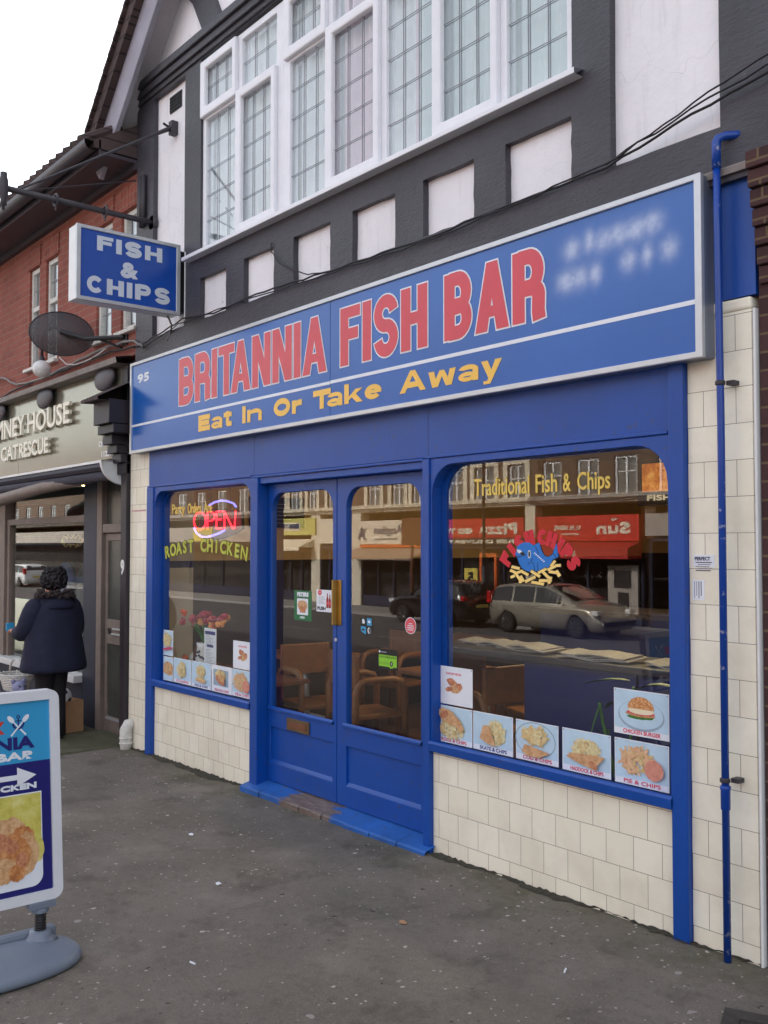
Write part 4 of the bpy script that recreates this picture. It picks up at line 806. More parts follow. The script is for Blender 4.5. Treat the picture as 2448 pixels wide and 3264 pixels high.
def outline(k, g_):
    a = 2 * math.pi * k / N; c, s = math.cos(a), math.sin(a); e = 2.5
    r = (abs(c) ** e + abs(s) ** e) ** (-1 / e)
    return (-.24 + (.375 + g_) * c * r, -.045 + (.20 + g_) * s * r)
for g_, z in ((-.01, .0), (.008, .01), (.01, .026), (.002, .042), (-.012, .052), (-.06, .066), (-.12, .078), (-.18, .084)): rings.append([(outline(k, g_)[0], outline(k, g_)[1], z) for k in range(N)])
b.loft(rings); b.build('base', 'abase', t, local=True, smooth=True)
for px_ in (0, -.48): b = MB(); b.lathe([(.075, .066), (.055, .08), (.045, .096), (.043, .112), (.028, .115)], (px_, 0, 0), 20); b.build('post_collar', 'abase', t, local=True, smooth=True)
b = MB(); b.box(-.38, .09, .045, .10, .045, .098); b.build('carry_grip', 'abase', t, local=True, bevel=.018)
# ------------------------------------------------------------------ brick building on the left, with the charity shop below
BB = thing('brick_building', (-14, 0, 0), 'red brick terrace building with tiled roof and dark gutter left of the timbered shop', 'building')
BX0, BX1 = -150, -7.79
wins = [(-10.52, -10.22), (-10.03, -9.70), (-8.71, -8.36), (-8.17, -7.83)]
more = [(-13.0, -12.65), (-12.4, -12.05), (-15.2, -14.85), (-14.6, -14.25), (-17.4, -17.0)]
cells = sorted(wins + more)
b = MB(); x = BX0
for x0, x1 in cells:
    b.box(x, x0, .0, .22, 3.36, 5.06); b.box(x0, x1, .0, .22, 3.36, 3.60); b.box(x0, x1, .0, .22, 4.68, 5.06); x = x1
b.box(x, BX1, .0, .22, 3.36, 5.06); b.build('brick_wall', 'redbrick', BB)
for x0, x1 in cells:   # brick-on-end heads
    b = MB(); n = 6
    for k in range(n): u = x0 - .04 + (x1 - x0 + .08) * k / n; b.box(u + .003, u + (x1 - x0 + .08) / n - .003, -.012, .05, 4.685, 4.90)
    b.build('window_arch', 'redbrick', BB)
for x0, x1 in cells:
    o = bpy.data.objects.new('window', None); scene.collection.objects.link(o); o.parent = BB
    o.location = (x0 + 14, 0, 0)
    b = MB(); b.shape([rect(x0, x1, 3.60, 4.68), rect(x0 + .045, x1 - .04, 3.65, 4.22), rect(x0 + .045, x1 - .04, 4.27, 4.63)], XZ, .025, .085); b.build('window_frame', 'dirtywhite', o, bevel=.004)
    b = MB(); b.box(x0 + .04, x1 - .035, .052, .056, 3.65, 4.63); b.build('pane', 'glass_up', o)
    b = MB()
    for k in (1, 2): b.box(x0 + (x1 - x0) * k / 3 - .004, x0 + (x1 - x0) * k / 3 + .004, .046, .051, 3.65, 4.63)
    for k in range(1, 5): b.box(x0 + .045, x1 - .04, .042, .0455, 3.65 + k * .2 - .004, 3.65 + k * .2 + .004)
    b.build('lead_came', 'lead', o)
    b = MB(); b.quad((x0, .11, 3.6), (x1, .11, 3.6), (x1, .11, 4.68), (x0, .11, 4.68)); b.build('net_curtain', 'net', o)
    b = MB(); b.box(x0 - .05, x1 + .04, -.05, .15, 3.565, 3.60); b.build('window_sill', 'dirtywhite', o, bevel=.005)
b = MB(); b.box(BX0, BX1, -.36, .0, 5.02, 5.05, 0); b.box(BX0, BX1, -.015, .22, 5.06, 5.30, 0); b.box(BX0, BX1, -.05, .0, 4.965, 5.02, 0); b.build('eaves_soffit', 'gutter', BB)
b = MB(); pts = [(-.44 + .065 * math.cos(a), 5.10 + .065 * math.sin(a)) for a in [math.pi + math.pi * i / 10 for i in range(11)]] + [(-.375, 5.115), (-.505, 5.115)]
b.shape([pts], lambda u, v, w_: (w_, u, v), BX0, BX1 - .0); b.box(BX0, BX1, -.375, -.36, 5.0, 5.14); b.build('gutter', 'gutter', BB)
b = MB(); b.add([(BX0, -.42, 5.13), (BX1, -.42, 5.13), (BX1, 4.4, 8.0), (BX0, 4.4, 8.0), (BX0, 9.2, 5.2), (BX1, 9.2, 5.2), (BX0, -.42, 5.06), (BX1, -.42, 5.06), (BX0, 9.2, 5.1), (BX1, 9.2, 5.1)], [(0, 1, 2, 3), (3, 2, 5, 4), (6, 8, 9, 7), (0, 6, 7, 1), (1, 7, 9, 5, 2), (0, 3, 4, 8, 6)])
for k in range(60):
    x = BX1 - .1 - k * .165; b.tube([(x, -.50, 5.125), (x, -.15, 5.33)], .05, 8)
b.build('tiled_roof', 'rooftile', BB)
b = MB(); b.box(BX0, BX1 - .01, 9, 9.1, -.3, 5.2); b.box(BX0, BX0 + .1, .3, 9, -.3, 5.2); b.build('wall', 'redbrick', BB)
# ledge, stepped corbel, dark pilaster, recessed door and shop window
b = MB(); b.shape([[(-.14, 3.285), (-.15, 3.335), (-.02, 3.362), (.1, 3.362), (.1, 3.285)]], lambda u, v, w_: (w_, u, v), BX0, -7.93); b.build('lead_ledge', 'leadflash', BB, bevel=.004)
b = MB(); b.shape([[(-.36, 2.93), (-.36, 2.955), (.0, 3.14), (.0, 2.95)]], lambda u, v, w_: (w_, u, v), -8.17, -7.80)
b.build('corbel_roof', 'rooftile', BB)
for k, (yy, z0, z1) in enumerate(((-.26, 2.74, 2.945), (-.22, 2.66, 2.735), (-.175, 2.575, 2.655), (-.13, 2.50, 2.57), (-.09, 2.42, 2.495), (-.05, 2.32, 2.415))):
    b = MB(); b.box(-8.13, -7.80 if k < 2 else -7.935, yy, .0, z0, z1); b.build('corbel_step', 'darkwood', BB, bevel=.004)
b = MB(); b.box(-8.05, -7.935, -.035, .2, -.3, 3.28); b.build('pilaster', 'darkwood', BB, bevel=.005)
b = MB(); b.shape(text('9', -8.03, -7.96, 1.44, 1.57, .006), XZ, -.040, -.036); b.shape(text('3', -7.955, -7.937, 1.44, 1.57), XZ, -.040, -.036) if 0 else None; b.build('house_number', 'white', BB)
b = MB(); b.box(BX0, -8.05, .1, .2, 2.46, 3.285); b.box(BX0, -8.05, .12, .9, 2.40, 2.46); b.build('fascia_backing', 'darkwood', BB)
b = MB(); b.box(-9.38, -9.06, .17, .40, -.3, 2.42); b.build('shop_pier', 'navyframe', BB, bevel=.008)
o = bpy.data.objects.new('door', None); scene.collection.objects.link(o); o.parent = BB; o['label'] = 'narrow grey-brown house door with obscured glass beside the tiled pillar'
b = MB(); b.box(-9.06, -8.94, .17, .26, -.3, 2.40); b.box(-8.94, -8.06, .18, .26, 1.815, 1.90); b.build('door_surround', 'greybrown', o, bevel=.006)
b = MB(); b.shape([rect(-8.938, -8.10, -.12, 1.81), rect(-8.88, -8.16, .99, 1.74), rect(-8.88, -8.16, .07, .755)], XZ, .21, .25); b.build('door_leaf', 'greybrown', o, bevel=.005)
b = MB(); b.box(-8.9, -8.14, .226, .234, .05, 1.76); b.box(-8.94, -8.06, .226, .234, 1.9, 2.40); b.build('door_glass', 'obscure', o)
b = MB(); b.box(-8.76, -8.38, .198, .21, .845, .862); b.box(-8.74, -8.40, .198, .21, .895, .912); b.build('letter_plate', 'alu', o, bevel=.002)
b = MB(); b.shape(text('93A', -8.86, -8.77, .85, .905, .002), XZ, .205, .209); b.build('door_number', 'ink', o)
b = MB(); b.box(-8.88, -8.16, .20, .21, .04, .062); b.build('weather_bar', 'alu', o)
o = bpy.data.objects.new('shop_window', None); scene.collection.objects.link(o); o.parent = BB; o['label'] = 'big charity shop display window behind the person in the parka'
b = MB(); b.box(-17, -9.38, .18, .26, 1.93, 2.0); b.box(-11.88, -11.70, .15, .26, .40, 2.40); b.box(-9.42, -9.38, .19, .26, .4, 1.93); b.box(-11.70, -11.62, .18, .26, .40, 1.93); b.build('window_frame', 'greybrown', o, bevel=.005)
b = MB(); b.box(-17, -9.38, .215, .22, .4, 2.4); b.build('pane', 'glass_dim', o)
b = MB(); b.box(-17, -9.38, .08, .26, .33, .40); b.build('window_sill', 'white', o, bevel=.006)
b = MB(); b.box(-17, -9.38, .17, .28, -.4, .33); b.build('stall_riser', 'navyframe', o)
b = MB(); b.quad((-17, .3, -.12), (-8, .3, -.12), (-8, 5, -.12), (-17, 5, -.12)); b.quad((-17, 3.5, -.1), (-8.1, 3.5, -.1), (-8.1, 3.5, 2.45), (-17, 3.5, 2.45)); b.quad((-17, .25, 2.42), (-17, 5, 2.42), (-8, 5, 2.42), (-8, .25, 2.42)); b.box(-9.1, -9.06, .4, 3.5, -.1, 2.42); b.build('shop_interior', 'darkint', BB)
for x, y in ((-9.9, .75), (-10.9, .8)):
    b = MB(); b.lathe([(.045, 2.395), (.05, 2.41), (.045, 2.415)], (x, y, 0), 14, m=1); b.lathe([(.035, 2.388), (.035, 2.394)], (x, y, 0), 14, m=0); b.build('downlight', ['spot', 'alu'], BB)
b = MB(); b.box(BX0, -17, .17, .4, -.4, 2.42); b.build('wall', 'darkwood', BB)
# mossy slab step in front of the charity shop
b = MB()
for k in range(9): x1 = -8.02 - k * .78; b.box(x1 - .765, x1, -.62 + rng.uniform(-.01, .01), .165, -.4, gz(x1, -.3) + .012)
b.build('paving_slab', 'mossy', BB, bevel=.01)

t = thing('shop_sign', (-11, -.03, 2.85), 'polished cream sign panel with raised letters MNEY HOUSE CAT RESCUE', 'shop sign')
b = MB(); b.box(-16, -10.745, -.02, .02, 2.478, 3.282); b.box(-10.74, -8.06, -.02, .02, 2.478, 3.282); b.build('sign_panel', 'charsign', t)
b = MB(); b.box(-16, -8.45, -.045, .02, 2.452, 2.477); b.build('sign_trim', 'white', t, bevel=.003)
for wd, u0, u1, v0, v1 in (('ROMNEY', -11.86, -10.36, 2.885, 3.10), ('HOUSE', -10.36 + .0, -9.16, 2.885, 3.10), ('CAT', -11.17, -10.61, 2.635, 2.80), ('RESCUE', -10.58, -9.72, 2.635, 2.80)):
    if wd == 'ROMNEY': u1 = -10.42
    if wd == 'HOUSE': u0 = -10.33
    b = MB(); b.shape(text(wd, u0, u1, v0, v1, .005), XZ, -.075, -.045)
    b.build('raised_letters', 'charlet', t)
b = MB(); b.shape(text('Charity No', -8.575, -8.155, 2.585, 2.655, .003), XZ, -.023, -.021); b.shape(text('1122119', -8.505, -8.19, 2.505, 2.56, .004), XZ, -.023, -.021); b.build('charity_number', 'white', t)
for i, (x, lab) in enumerate(((-8.33, 'dark oval added for a lamp reflection above the words Charity No'), (-9.82, 'dark oval added for a lamp reflection above the word HOUSE'), (-11.26, 'dark oval added for a lamp reflection at the left edge of the photo'))):  # solid dark ovals added to stand for lamp reflections in the glossy panel
    q = thing('sign_reflection', (x, -.08, 3.2), lab, 'lamp', 'dark ovals added for lamp reflections in the sign panel')
    b = MB(); b.ball((x, -.075, 3.205), 1, 18, 0, (.22, .035, .115)); bo = b.build('lamp_head_or_reflection', 'gutter', q, smooth=True)
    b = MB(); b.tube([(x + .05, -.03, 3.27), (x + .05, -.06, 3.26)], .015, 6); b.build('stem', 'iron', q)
t = thing('shop_awning', (-11, -.1, 2.4), 'folded dark awning with white rounded end cap beneath the cream sign', 'awning')
b = MB(); b.shape([[(0, 2.45), (-.03, 2.452)] + [(-.215 * math.cos(R(a)) , 2.44 - .21 * math.sin(R(a))) for a in range(0, 81, 10)] + [(0, 2.225)]], lambda u, v, w_: (w_, u, v), -8.10, -8.06); b.build('end_cap', 'white', t, bevel=.004)
b = MB(); b.shape([[(-.01, 2.44), (-.10, 2.43), (-.17, 2.39), (-.14, 2.36), (-.01, 2.36)]], lambda u, v, w_: (w_, u, v), -16, -8.11); b.build('canvas_roll', 'canvas', t)
b = MB(); b.tube([(-16, -.19, 2.30), (-8.11, -.12, 2.31)], .045, 10); b.build('awning_rail', 'canvas', t, smooth=True)
b = MB(); b.tube([(-8.6, -.08, 2.30), (-9.6, -.16, 2.27), (-11.4, -.42, 2.08)], [.035, .06, .075], 8); b.build('folding_arm', 'greybrown', t, smooth=True)

# satellite dish, globe lamp
t = thing('satellite_dish', (-8.0, -.02, 3.5), 'dark mesh satellite dish on a bracket against the brick wall', 'satellite dish')
DC = Vector((-8.66, -.35, 3.63)); nrm = Vector((-.80, .42, -.10)).normalized()
Xa = Vector((.44, .84, -.12)).normalized(); Ya = nrm.cross(Xa).normalized(); Xa = Ya.cross(nrm)
b = MB(); rings = []; n = 40
for k in range(7):
    rr_ = k / 6; rings.append([tuple(DC + nrm * (-.05 * (1 - rr_ * rr_)) * -1 * -1 + Xa * .285 * rr_ * math.cos(a) + Ya * .205 * rr_ * math.sin(a)) for a in [2 * math.pi * i / n for i in range(n)]])
b.loft(rings[1:], cap=False); b.add(rings[1], [tuple(range(n))]); b.build('dish', 'dishmesh', t, smooth=True)
b = MB(); b.tube(rings[-1] + rings[-1][:1], .006, 6, cap=False); b.build('dish_rim', 'black', t)
b = MB(); b.tube([tuple(DC - nrm * .06), (-8.42, -.22, 3.56), (-8.05, -.015, 3.545)], .022, 8); b.box(-8.10, -8.0, -.015, .0, 3.47, 3.62); b.tube([(-8.3, -.15, 3.55), (-8.12, -.01, 3.46)], .012, 6); b.build('wall_arm', 'black', t)
b = MB(); L_ = DC + nrm * .18 + Ya * -.22 + Xa * -.06; b.tube([tuple(DC - Ya * .2), tuple(L_)], .010, 6); b.tube([tuple(L_), tuple(L_ - nrm * .07)], .03, 10); b.build('feed_arm', 'black', t)
t = thing('globe_lamp', (-9.57, -.05, 3.45), 'round white globe lamp hanging in front of the brick wall by the dish', 'lamp')
b = MB(); b.ball((-9.57, -.2, 3.455), .092, 20, 0, (1, 1, .92)); b.build('globe', 'white', t, smooth=True)
b = MB(); b.lathe([(.026, 3.525), (.03, 3.54), (.022, 3.58)], (-9.57, -.2, 0), 12); b.tube([(-9.57, -.2, 3.56), (-9.57, -.2, 3.76), (-9.55, -.18, 3.84), (-9.46, -.12, 3.86), (-9.36, -.04, 3.80), (-9.36, .0, 3.72)], .015, 8); b.build('swan_neck', 'iron', t, smooth=True)
cable('cable', [(-13, -.03, 3.60), (-11.3, -.03, 3.62), (-10.8, -.03, 3.47), (-10.0, -.04, 3.43), (-9.2, -.03, 3.47), (-8.3, -.03, 3.50), (-7.8, -.04, 3.47), (-7.6, -.05, 3.38)], .012, 'grey_cable', 'grey cable clipped along the brickwork above the charity shop sign', .008, 5)
cable('cable', [(-13, -.03, 3.37), (-11.2, -.03, 3.40), (-9.9, -.03, 3.44), (-9.0, -.03, 3.44), (-8.3, -.03, 3.46), (-7.78, -.04, 3.41)], .010, 'cable', 'dark cable just above the lead ledge of the charity shop', .01, 5)
cable('cable', [(-9.1, -.2, 3.50), (-9.05, -.15, 3.43), (-8.9, -.1, 3.41), (-8.7, -.04, 3.45), (-8.35, -.03, 3.50)], .006, 'white', 'thin white aerial lead looping below the satellite dish', .006)

# ------------------------------------------------------------------ brick building on the right
t = thing('brick_building', (2, 0, 0), 'dark brown brick building at the far right edge', 'building')
b = MB(); b.box(-2.045, 8, .012, .25, -.3, 3.30); b.build('brick_wall', 'darkbrick', t)
for k in range(7): 
    b = MB(); b.box(-2.035, 1.0, -.10 + k * .0155, .0115, 3.20 - k * .075, 3.27 - k * .075); b.build('brick_corbel', 'darkbrick', t, bevel=.004)
b = MB(); b.box(-1.19, 8, .0, .25, 3.3, 6.0); b.box(-2.03, 8, .25, 9, 6, 6.1); b.box(7.9, 8, .25, 9, -.3, 6); b.build('wall', 'darkbrick', t)

# manhole cover near the bottom right corner
t = thing('manhole_cover', (-1.62, -.56, gz(-1.62, -.56)), 'rusty square iron inspection cover set in the tarmac', 'manhole cover', rz=25)
b = MB(); b.box(-.26, .26, -.26, -.20, -.02, .012); b.box(-.26, .26, .20, .26, -.02, .012); b.box(-.26, -.20, -.20, .20, -.02, .011); b.box(.20, .26, -.20, .20, -.02, .011); b.build('cover_frame', 'rust', t, local=True, bevel=.003)
b = MB(); b.box(-.19, .19, -.19, .19, -.02, .004)
for i in range(6):
    for j in range(6): x, y = -.155 + i * .062, -.155 + j * .062; b.box(x - .02, x + .02, y - .009, y + .009, .0042, .008)
b.build('lid', 'rust', t, local=True)

t = thing('window_display', (-10.2, .5, .35), 'cluttered dark display of clothes and trinkets inside the charity shop window', 'display')
b = MB(); b.box(-11.6, -9.45, .30, .85, .32, .40); b.box(-11.6, -9.45, .82, .85, .40, 1.25); b.build('display_plinth', 'darkwood', t)
dr = random.Random(8)
for k in range(26):
    x = dr.uniform(-11.5, -9.5); y = dr.uniform(.34, .75); h_ = dr.uniform(.08, .34); m_ = dr.choice(['wooddark', 'bottle', 'dirtywhite', 'plush2', 'navy', 'greyprint', 'fasred2', 'brassdull']); b = MB()
    if k % 3: b.lathe([(0, .401), (h_ * .3, .401), (h_ * .36, .40 + h_ * .4), (h_ * .16, .40 + h_ * .8), (h_ * .2, .40 + h_), (0, .40 + h_)], (x, y, 0), 12)
    else: b.box(x - h_ * .35, x + h_ * .35, y - .03, y + .03, .401, .40 + h_)
    b.build('ornament', m_, t, smooth=bool(k % 3))
for x, m_ in ((-9.7, 'bottle'), (-10.3, 'trouser'), (-10.9, 'navy')):
    b = MB(); b.loft([[(x + a_ * math.cos(q), .6 + c_ * math.sin(q), z) for q in [2 * math.pi * i / 16 for i in range(16)]] for z, a_, c_ in ((.75, .17, .1), (1.0, .14, .09), (1.25, .18, .1), (1.42, .16, .08), (1.5, .05, .05))]); b.build('dressed_bust', m_, t, smooth=True)
b = MB(); b.tube([(-10.0 + .28 * math.cos(q) + .03 * math.sin(9 * q), .30, 1.74 + .05 * math.sin(q) + .02 * math.cos(13 * q)) for q in [2 * math.pi * i / 80 for i in range(81)]], .007, 5); b.build('gold_tinsel', 'brass', t)
# ------------------------------------------------------------------ menu posters stuck inside the panes
GY = .0475
FOOD = ['paper', 'paperblue', 'chip1', 'chip2', 'chip3', 'batter', 'meat', 'bun', 'pie', 'cream', 'redprint', 'blueprint', 'pinkbar', 'greyprint', 'papergrey', 'leaf']
pr = random.Random(11)
def pile(b, cx, cz, a, c, n, ms, d0, l=.05, h=.0055):
    for i in range(n):
        r = math.sqrt(pr.random()) * .9; t_ = pr.uniform(0, 6.283); x, z = cx + a * r * math.cos(t_), cz + c * r * math.sin(t_); an = pr.uniform(0, 3.14); L_ = l * pr.uniform(.5, 1)
        ca, sa = math.cos(an), math.sin(an); q = [(x + u * ca - v * sa, z + (u * sa + v * ca)) for u, v in ((-L_ / 2, -h), (L_ / 2, -h), (L_ / 2, h * .8), (-L_ / 2, h))]
        b.shape([q], XZ, d0 - i * .00006, d0 - i * .00006, pr.choice(ms))
def blob(cx, cz, a, c, rot=0, j=.08, n=26):
    return [(cx + (a * math.cos(t_) * math.cos(rot) - c * math.sin(t_) * math.sin(rot)) * k, cz + (a * math.cos(t_) * math.sin(rot) + c * math.sin(t_) * math.cos(rot)) * k) for t_, k in [(2 * math.pi * i / n, 1 + pr.uniform(-j, j)) for i in range(n)]]
def poster(x0, x1, z0, z1, kind, cap, capm, label, tilt=0):
    b = MB(); cx, cz = (x0 + x1) / 2, (z0 + z1) / 2; W_, H_ = x1 - x0, z1 - z0; y = GY
    def st(lp, k, m_): b.shape([lp], XZ, y - k * .0002, y - k * .0002, m_)
    b.box(x0, x1, y, y + .0008, z0, z1, 0)
    bgm = 1
    if kind in ('legs', 'legs2', 'nugget'): bgm = 0
    if kind == 'burger': bgm = 1
    st(rect(x0 + .004, x1 - .004, z0 + (.028 if cap else .004), z1 - .004), 1, bgm)
    yy = y - .0006
    if kind == 'rock': pile(b, cx - .005, cz - .02, .10, .055, 130, [2, 2, 3], yy, .045); st(blob(cx - .03, cz + .045, .085, .038, -.3), 60, 5); st(blob(cx + .04, cz + .02, .06, .024, -.7), 61, 5); st(blob(cx - .06, cz + .055, .035, .02, .5), 62, 6)
    if kind == 'skate': pile(b, cx + .025, cz + .005, .075, .065, 110, [2, 2, 3], yy, .045); st([(cx - .085, cz - .035), (cx - .06, cz + .035), (cx - .02, cz + .04), (cx + .01, cz - .01), (cx + .03, cz - .065), (cx - .02, cz - .06)], 60, 5)
    if kind == 'cod': st(blob(cx - .01, cz + .01, .135, .088, 0, 0), 2, 14); st(blob(cx - .01, cz + .01, .128, .082, 0, 0), 3, 1); pile(b, cx - .01, cz + .03, .085, .045, 130, [3, 3, 2], yy - .0004, .055); st([(cx - .09, cz - .055), (cx - .07, cz - .015), (cx + .03, cz - .03), (cx + .1, cz - .04), (cx + .03, cz - .07), (cx - .05, cz - .075)], 70, 5)
    if kind == 'haddock': pile(b, cx - .005, cz + .022, .085, .042, 130, [2, 2, 3], yy, .045); st([(cx - .11, cz - .03), (cx - .09, cz - .01), (cx + .08, cz - .0), (cx + .12, cz - .005), (cx + .05, cz - .07), (cx - .03, cz - .055)], 60, 5); st(blob(cx + .05, cz - .05, .03, .015, -.5), 61, 6)
    if kind == 'pie': pile(b, cx - .02, cz + .012, .095, .062, 130, [4, 4, 3], yy, .06); st(blob(cx + .075, cz - .015, .05, .046, 0, .03), 60, 8); st(blob(cx + .075, cz - .02, .038, .03, 0, .1), 61, 6) if 0 else None
    if kind == 'burger':
        st(blob(cx, cz - .01, .125, .07, 0, 0), 2, 14); st(blob(cx, cz - .005, .118, .064, 0, 0), 3, 1)
        st(blob(cx, cz - .015, .075, .012, .05, .12), 4, 15); st(blob(cx - .002, cz - .003, .08, .013, 0, .05), 5, 6); st(blob(cx, cz + .004, .074, .010, 0, .04), 6, 10); st(blob(cx, cz + .012, .07, .016, 0, .02), 7, 9)
        st([(cx + .072 * math.cos(t_), cz + .02 + .055 * math.sin(t_)) for t_ in [math.pi * i / 16 for i in range(17)]], 8, 7)
    if kind in ('legs', 'legs2'):
        st(blob(cx - .01, cz + .015, .045, .022, -.35, .06), 3, 6); st(blob(cx + .02, cz - .012, .05, .026, .25, .06), 4, 5); st(blob(cx - .035, cz - .02, .03, .013, .2, .06), 5, 6); st(blob(cx + .045, cz - .0, .022, .02, 0, .1), 6, 6)
        st(text('CHICKEN PIECES', cx - .055, cx + .05, z1 - .042, z1 - .033), 7, 10) if 0 else b.shape(text('CHICKEN PIECES', cx - .062, cx + .06, z1 - .044, z1 - .032, .0006), XZ, y - .0005, y - .0005, 10)
    if kind == 'chips': pile(b, cx, cz + .012, .075, .065, 170, [2, 2, 3], yy, .04)
    if kind == 'sausage': pile(b, cx - .01, cz + .025, .07, .055, 140, [2, 2, 3], yy, .04); b.shape([blob(cx + .01, cz - .045, .09, .011, .14, .03)], XZ, y - .012, y - .012, 12)
    if kind == 'toast': st([(cx - .085, cz - .035), (cx - .075, cz + .03), (cx - .02, cz + .06), (cx + .06, cz + .045), (cx + .09, cz + .02), (cx + .075, cz - .045), (cx + .02, cz - .055)], 3, 5); pile(b, cx - .005, cz + .01, .07, .04, 60, [4, 3, 5], yy - .0002, .04)
    if kind == 'fishchips': pile(b, cx, cz + .03, .07, .045, 130, [2, 3, 2], yy, .04); st(blob(cx + .01, cz - .035, .08, .02, -.05, .06), 60, 3); st(blob(cx + .01, cz - .045, .075, .010, -.05, .1), 61, 5)
    if kind == 'nugget': st(rect(x0 + .03, x1 - .05, z0 + .05, z1 - .03), 2, 14); pile(b, cx - .01, cz + .03, .075, .04, 110, [2, 3, 3], yy - .0003, .04); st(blob(cx, cz - .005, .07, .03, -.3, .05), 60, 6); st(blob(cx + .015, cz + .008, .05, .022, -.3, .05), 61, 5)
    if cap: b.shape(text(cap, cx - W_ * .33, cx + W_ * .35, z0 + .007, z0 + .026, .0009), XZ, y - .0005, y - .0005, capm)
    for dx in (.008, W_ - .008): st(ell(x0 + dx, z1 - .008, .004, .004, 8), 2, 13)
    t_ = tag(b.build('menu_poster', FOOD), label, 'poster', 'food posters in the shop windows'); return t_
RP = [(-4.040, -3.745, .603, .805, 'rock', 'ROCK & CHIPS', 10, 'poster of battered rock on chips captioned ROCK & CHIPS'), (-3.738, -3.448, .604, .806, 'skate', 'SKATE & CHIPS', 11, 'poster of a skate wing captioned SKATE & CHIPS in dark letters'), (-3.427, -3.146, .605, .805, 'cod', 'COD & CHIPS', 10, 'poster of a plate captioned COD & CHIPS'), (-3.121, -2.831, .603, .806, 'haddock', 'HADDOCK & CHIPS', 10, 'poster of a long fillet captioned HADDOCK & CHIPS'), (-2.809, -2.517, .602, .806, 'pie', 'PIE & CHIPS', 10, 'poster of a round pie captioned PIE & CHIPS'), (-2.811, -2.514, .828, 1.034, 'burger', 'CHICKEN BURGER', 10, 'poster of a sesame bun captioned CHICKEN BURGER'), (-4.037, -3.742, .815, 1.023, 'legs', None, 0, 'white poster of two chicken legs above the rock poster in the large window')]
LP = [(-7.370, -7.202, .585, .78, 'toast', '', 0, 'pale blue poster of a toasted sandwich, bottom left corner of the narrow window'), (-7.192, -6.892, .587, .785, 'chips', 'CHIPS', 10, 'poster of a plain heap of chips in the bottom row of the narrow window'), (-6.885, -6.578, .586, .786, 'fishchips', 'FISH & CHIPS', 11, 'poster of chips above a yellow fish fillet with dark caption, narrow window'), (-6.568, -6.266, .586, .787, 'nugget', 'FISHCAKE & CHIPS', 10, 'white poster with a grey picture square of chips and a fried fishcake'), (-6.262, -5.985, .588, .785, 'pie', 'PIE & CHIPS', 10, 'poster of pink chips and pie at the bottom right of the narrow window'), (-6.25, -5.983, .792, .994, 'legs2', None, 0, 'white poster of chicken pieces near the right edge of the narrow window'), (-7.370, -7.202, .79, .997, 'sausage', '', 0, 'poster of chips with a pink sausage, upper left in the narrow window')]
for a in RP + LP: poster(*a)
# ------------------------------------------------------------------ stickers and notices
DG = .0815
b = MB(); b.box(-5.50, -5.295, DG - .0006, DG, 1.187, 1.389, 0)
def stk(bb, L, k, m_, y=DG): bb.shape(L, XZ, y - .0006 - k * .0002, y - .0006 - k * .0002, m_)
stk(b, text('PETERS', -5.465, -5.33, 1.347, 1.378, .003), 1, 1); stk(b, [rect(-5.465, -5.335, 1.225, 1.335)], 1, 1); stk(b, [blob(-5.40, 1.285, .055, .035)], 2, 2); stk(b, [rect(-5.43, -5.365, 1.24, 1.283)], 3, 3); stk(b, [blob(-5.40, 1.306, .05, .016)], 4, 2); stk(b, text('OPEN', -5.43, -5.375, 1.20, 1.215, .001), 1, 1)
tag(b.build('notice', ['greenposter', 'paper', 'batter', 'meat']), 'green notice with a picture of a pie on the left door glass', 'notice')
b = MB(); b.box(-5.237, -5.035, DG - .0006, DG, 1.258, 1.402, 0); stk(b, [ell(-5.20, 1.383, .022, .018)], 1, 1)
for i, (x, s_) in enumerate(((-5.115, 1.08), (-5.088, 1), (-5.057, 1.02))):
    z = 1.285; stk(b, [[(x - .012, z), (x + .012, z), (x + .012, z + .05 * s_), (x + .005, z + .07 * s_), (x + .005, z + .088 * s_), (x - .005, z + .088 * s_), (x - .005, z + .07 * s_), (x - .012, z + .05 * s_)]], 2 + i, 2); stk(b, [rect(x - .012, x + .012, z + .02, z + .042)], 5, 1)
stk(b, text('PUSH', -5.228, -5.135, 1.268, 1.292, .002), 1, 3)
for k in range(4): stk(b, [rect(-5.215, -5.155 + (k % 2) * .012, 1.352 - k * .013, 1.356 - k * .013)], 1, 4)
stk(b, text('OPEN', -5.212, -5.188, 1.379, 1.387), 2, 0)
tag(b.build('notice', ['paper', 'signred', 'bottle', 'ink', 'greyprint']), 'white PUSH notice with three red bottles beside the brass handle', 'notice')
b = MB(); sh = [(-4.765, 1.243), (-4.648, 1.25), (-4.648, 1.16), (-4.67, 1.145), (-4.705, 1.135), (-4.745, 1.15), (-4.765, 1.165)]; b.shape([sh], XZ, DG - .001, DG, 0)
stk(b, [rect(-4.70, -4.653, 1.198, 1.243)], 3, 1); stk(b, [[(-4.76, 1.19), (-4.709, 1.19), (-4.709, 1.142), (-4.745, 1.153), (-4.76, 1.167)]], 3, 1); stk(b, [blob(-4.735, 1.222, .014, .016, .4, .25)], 3, 2); stk(b, [blob(-4.678, 1.222, .013, .008)], 4, 2); stk(b, [ell(-4.677, 1.168, .016, .02, 16), ell(-4.670, 1.168, .012, .016, 16)], 3, 2); stk(b, [blob(-4.737, 1.17, .016, .006)], 4, 0)
tag(b.build('sticker', ['ink', 'sky_print', 'paper']), 'dark quartered shield sticker low on the right door glass', 'sticker')
b = MB(); b.shape([ell(-4.289, 1.223, .050, .049, 28)], XZ, DG - .001, DG, 1); stk(b, [ell(-4.289, 1.223, .046, .045, 28)], 3, 0)
for k, wd in enumerate((.03, .056, .06, .05)): stk(b, [rect(-4.289 - wd / 2, -4.289 + wd / 2, 1.232 - k * .012, 1.237 - k * .012)], 4, 1)
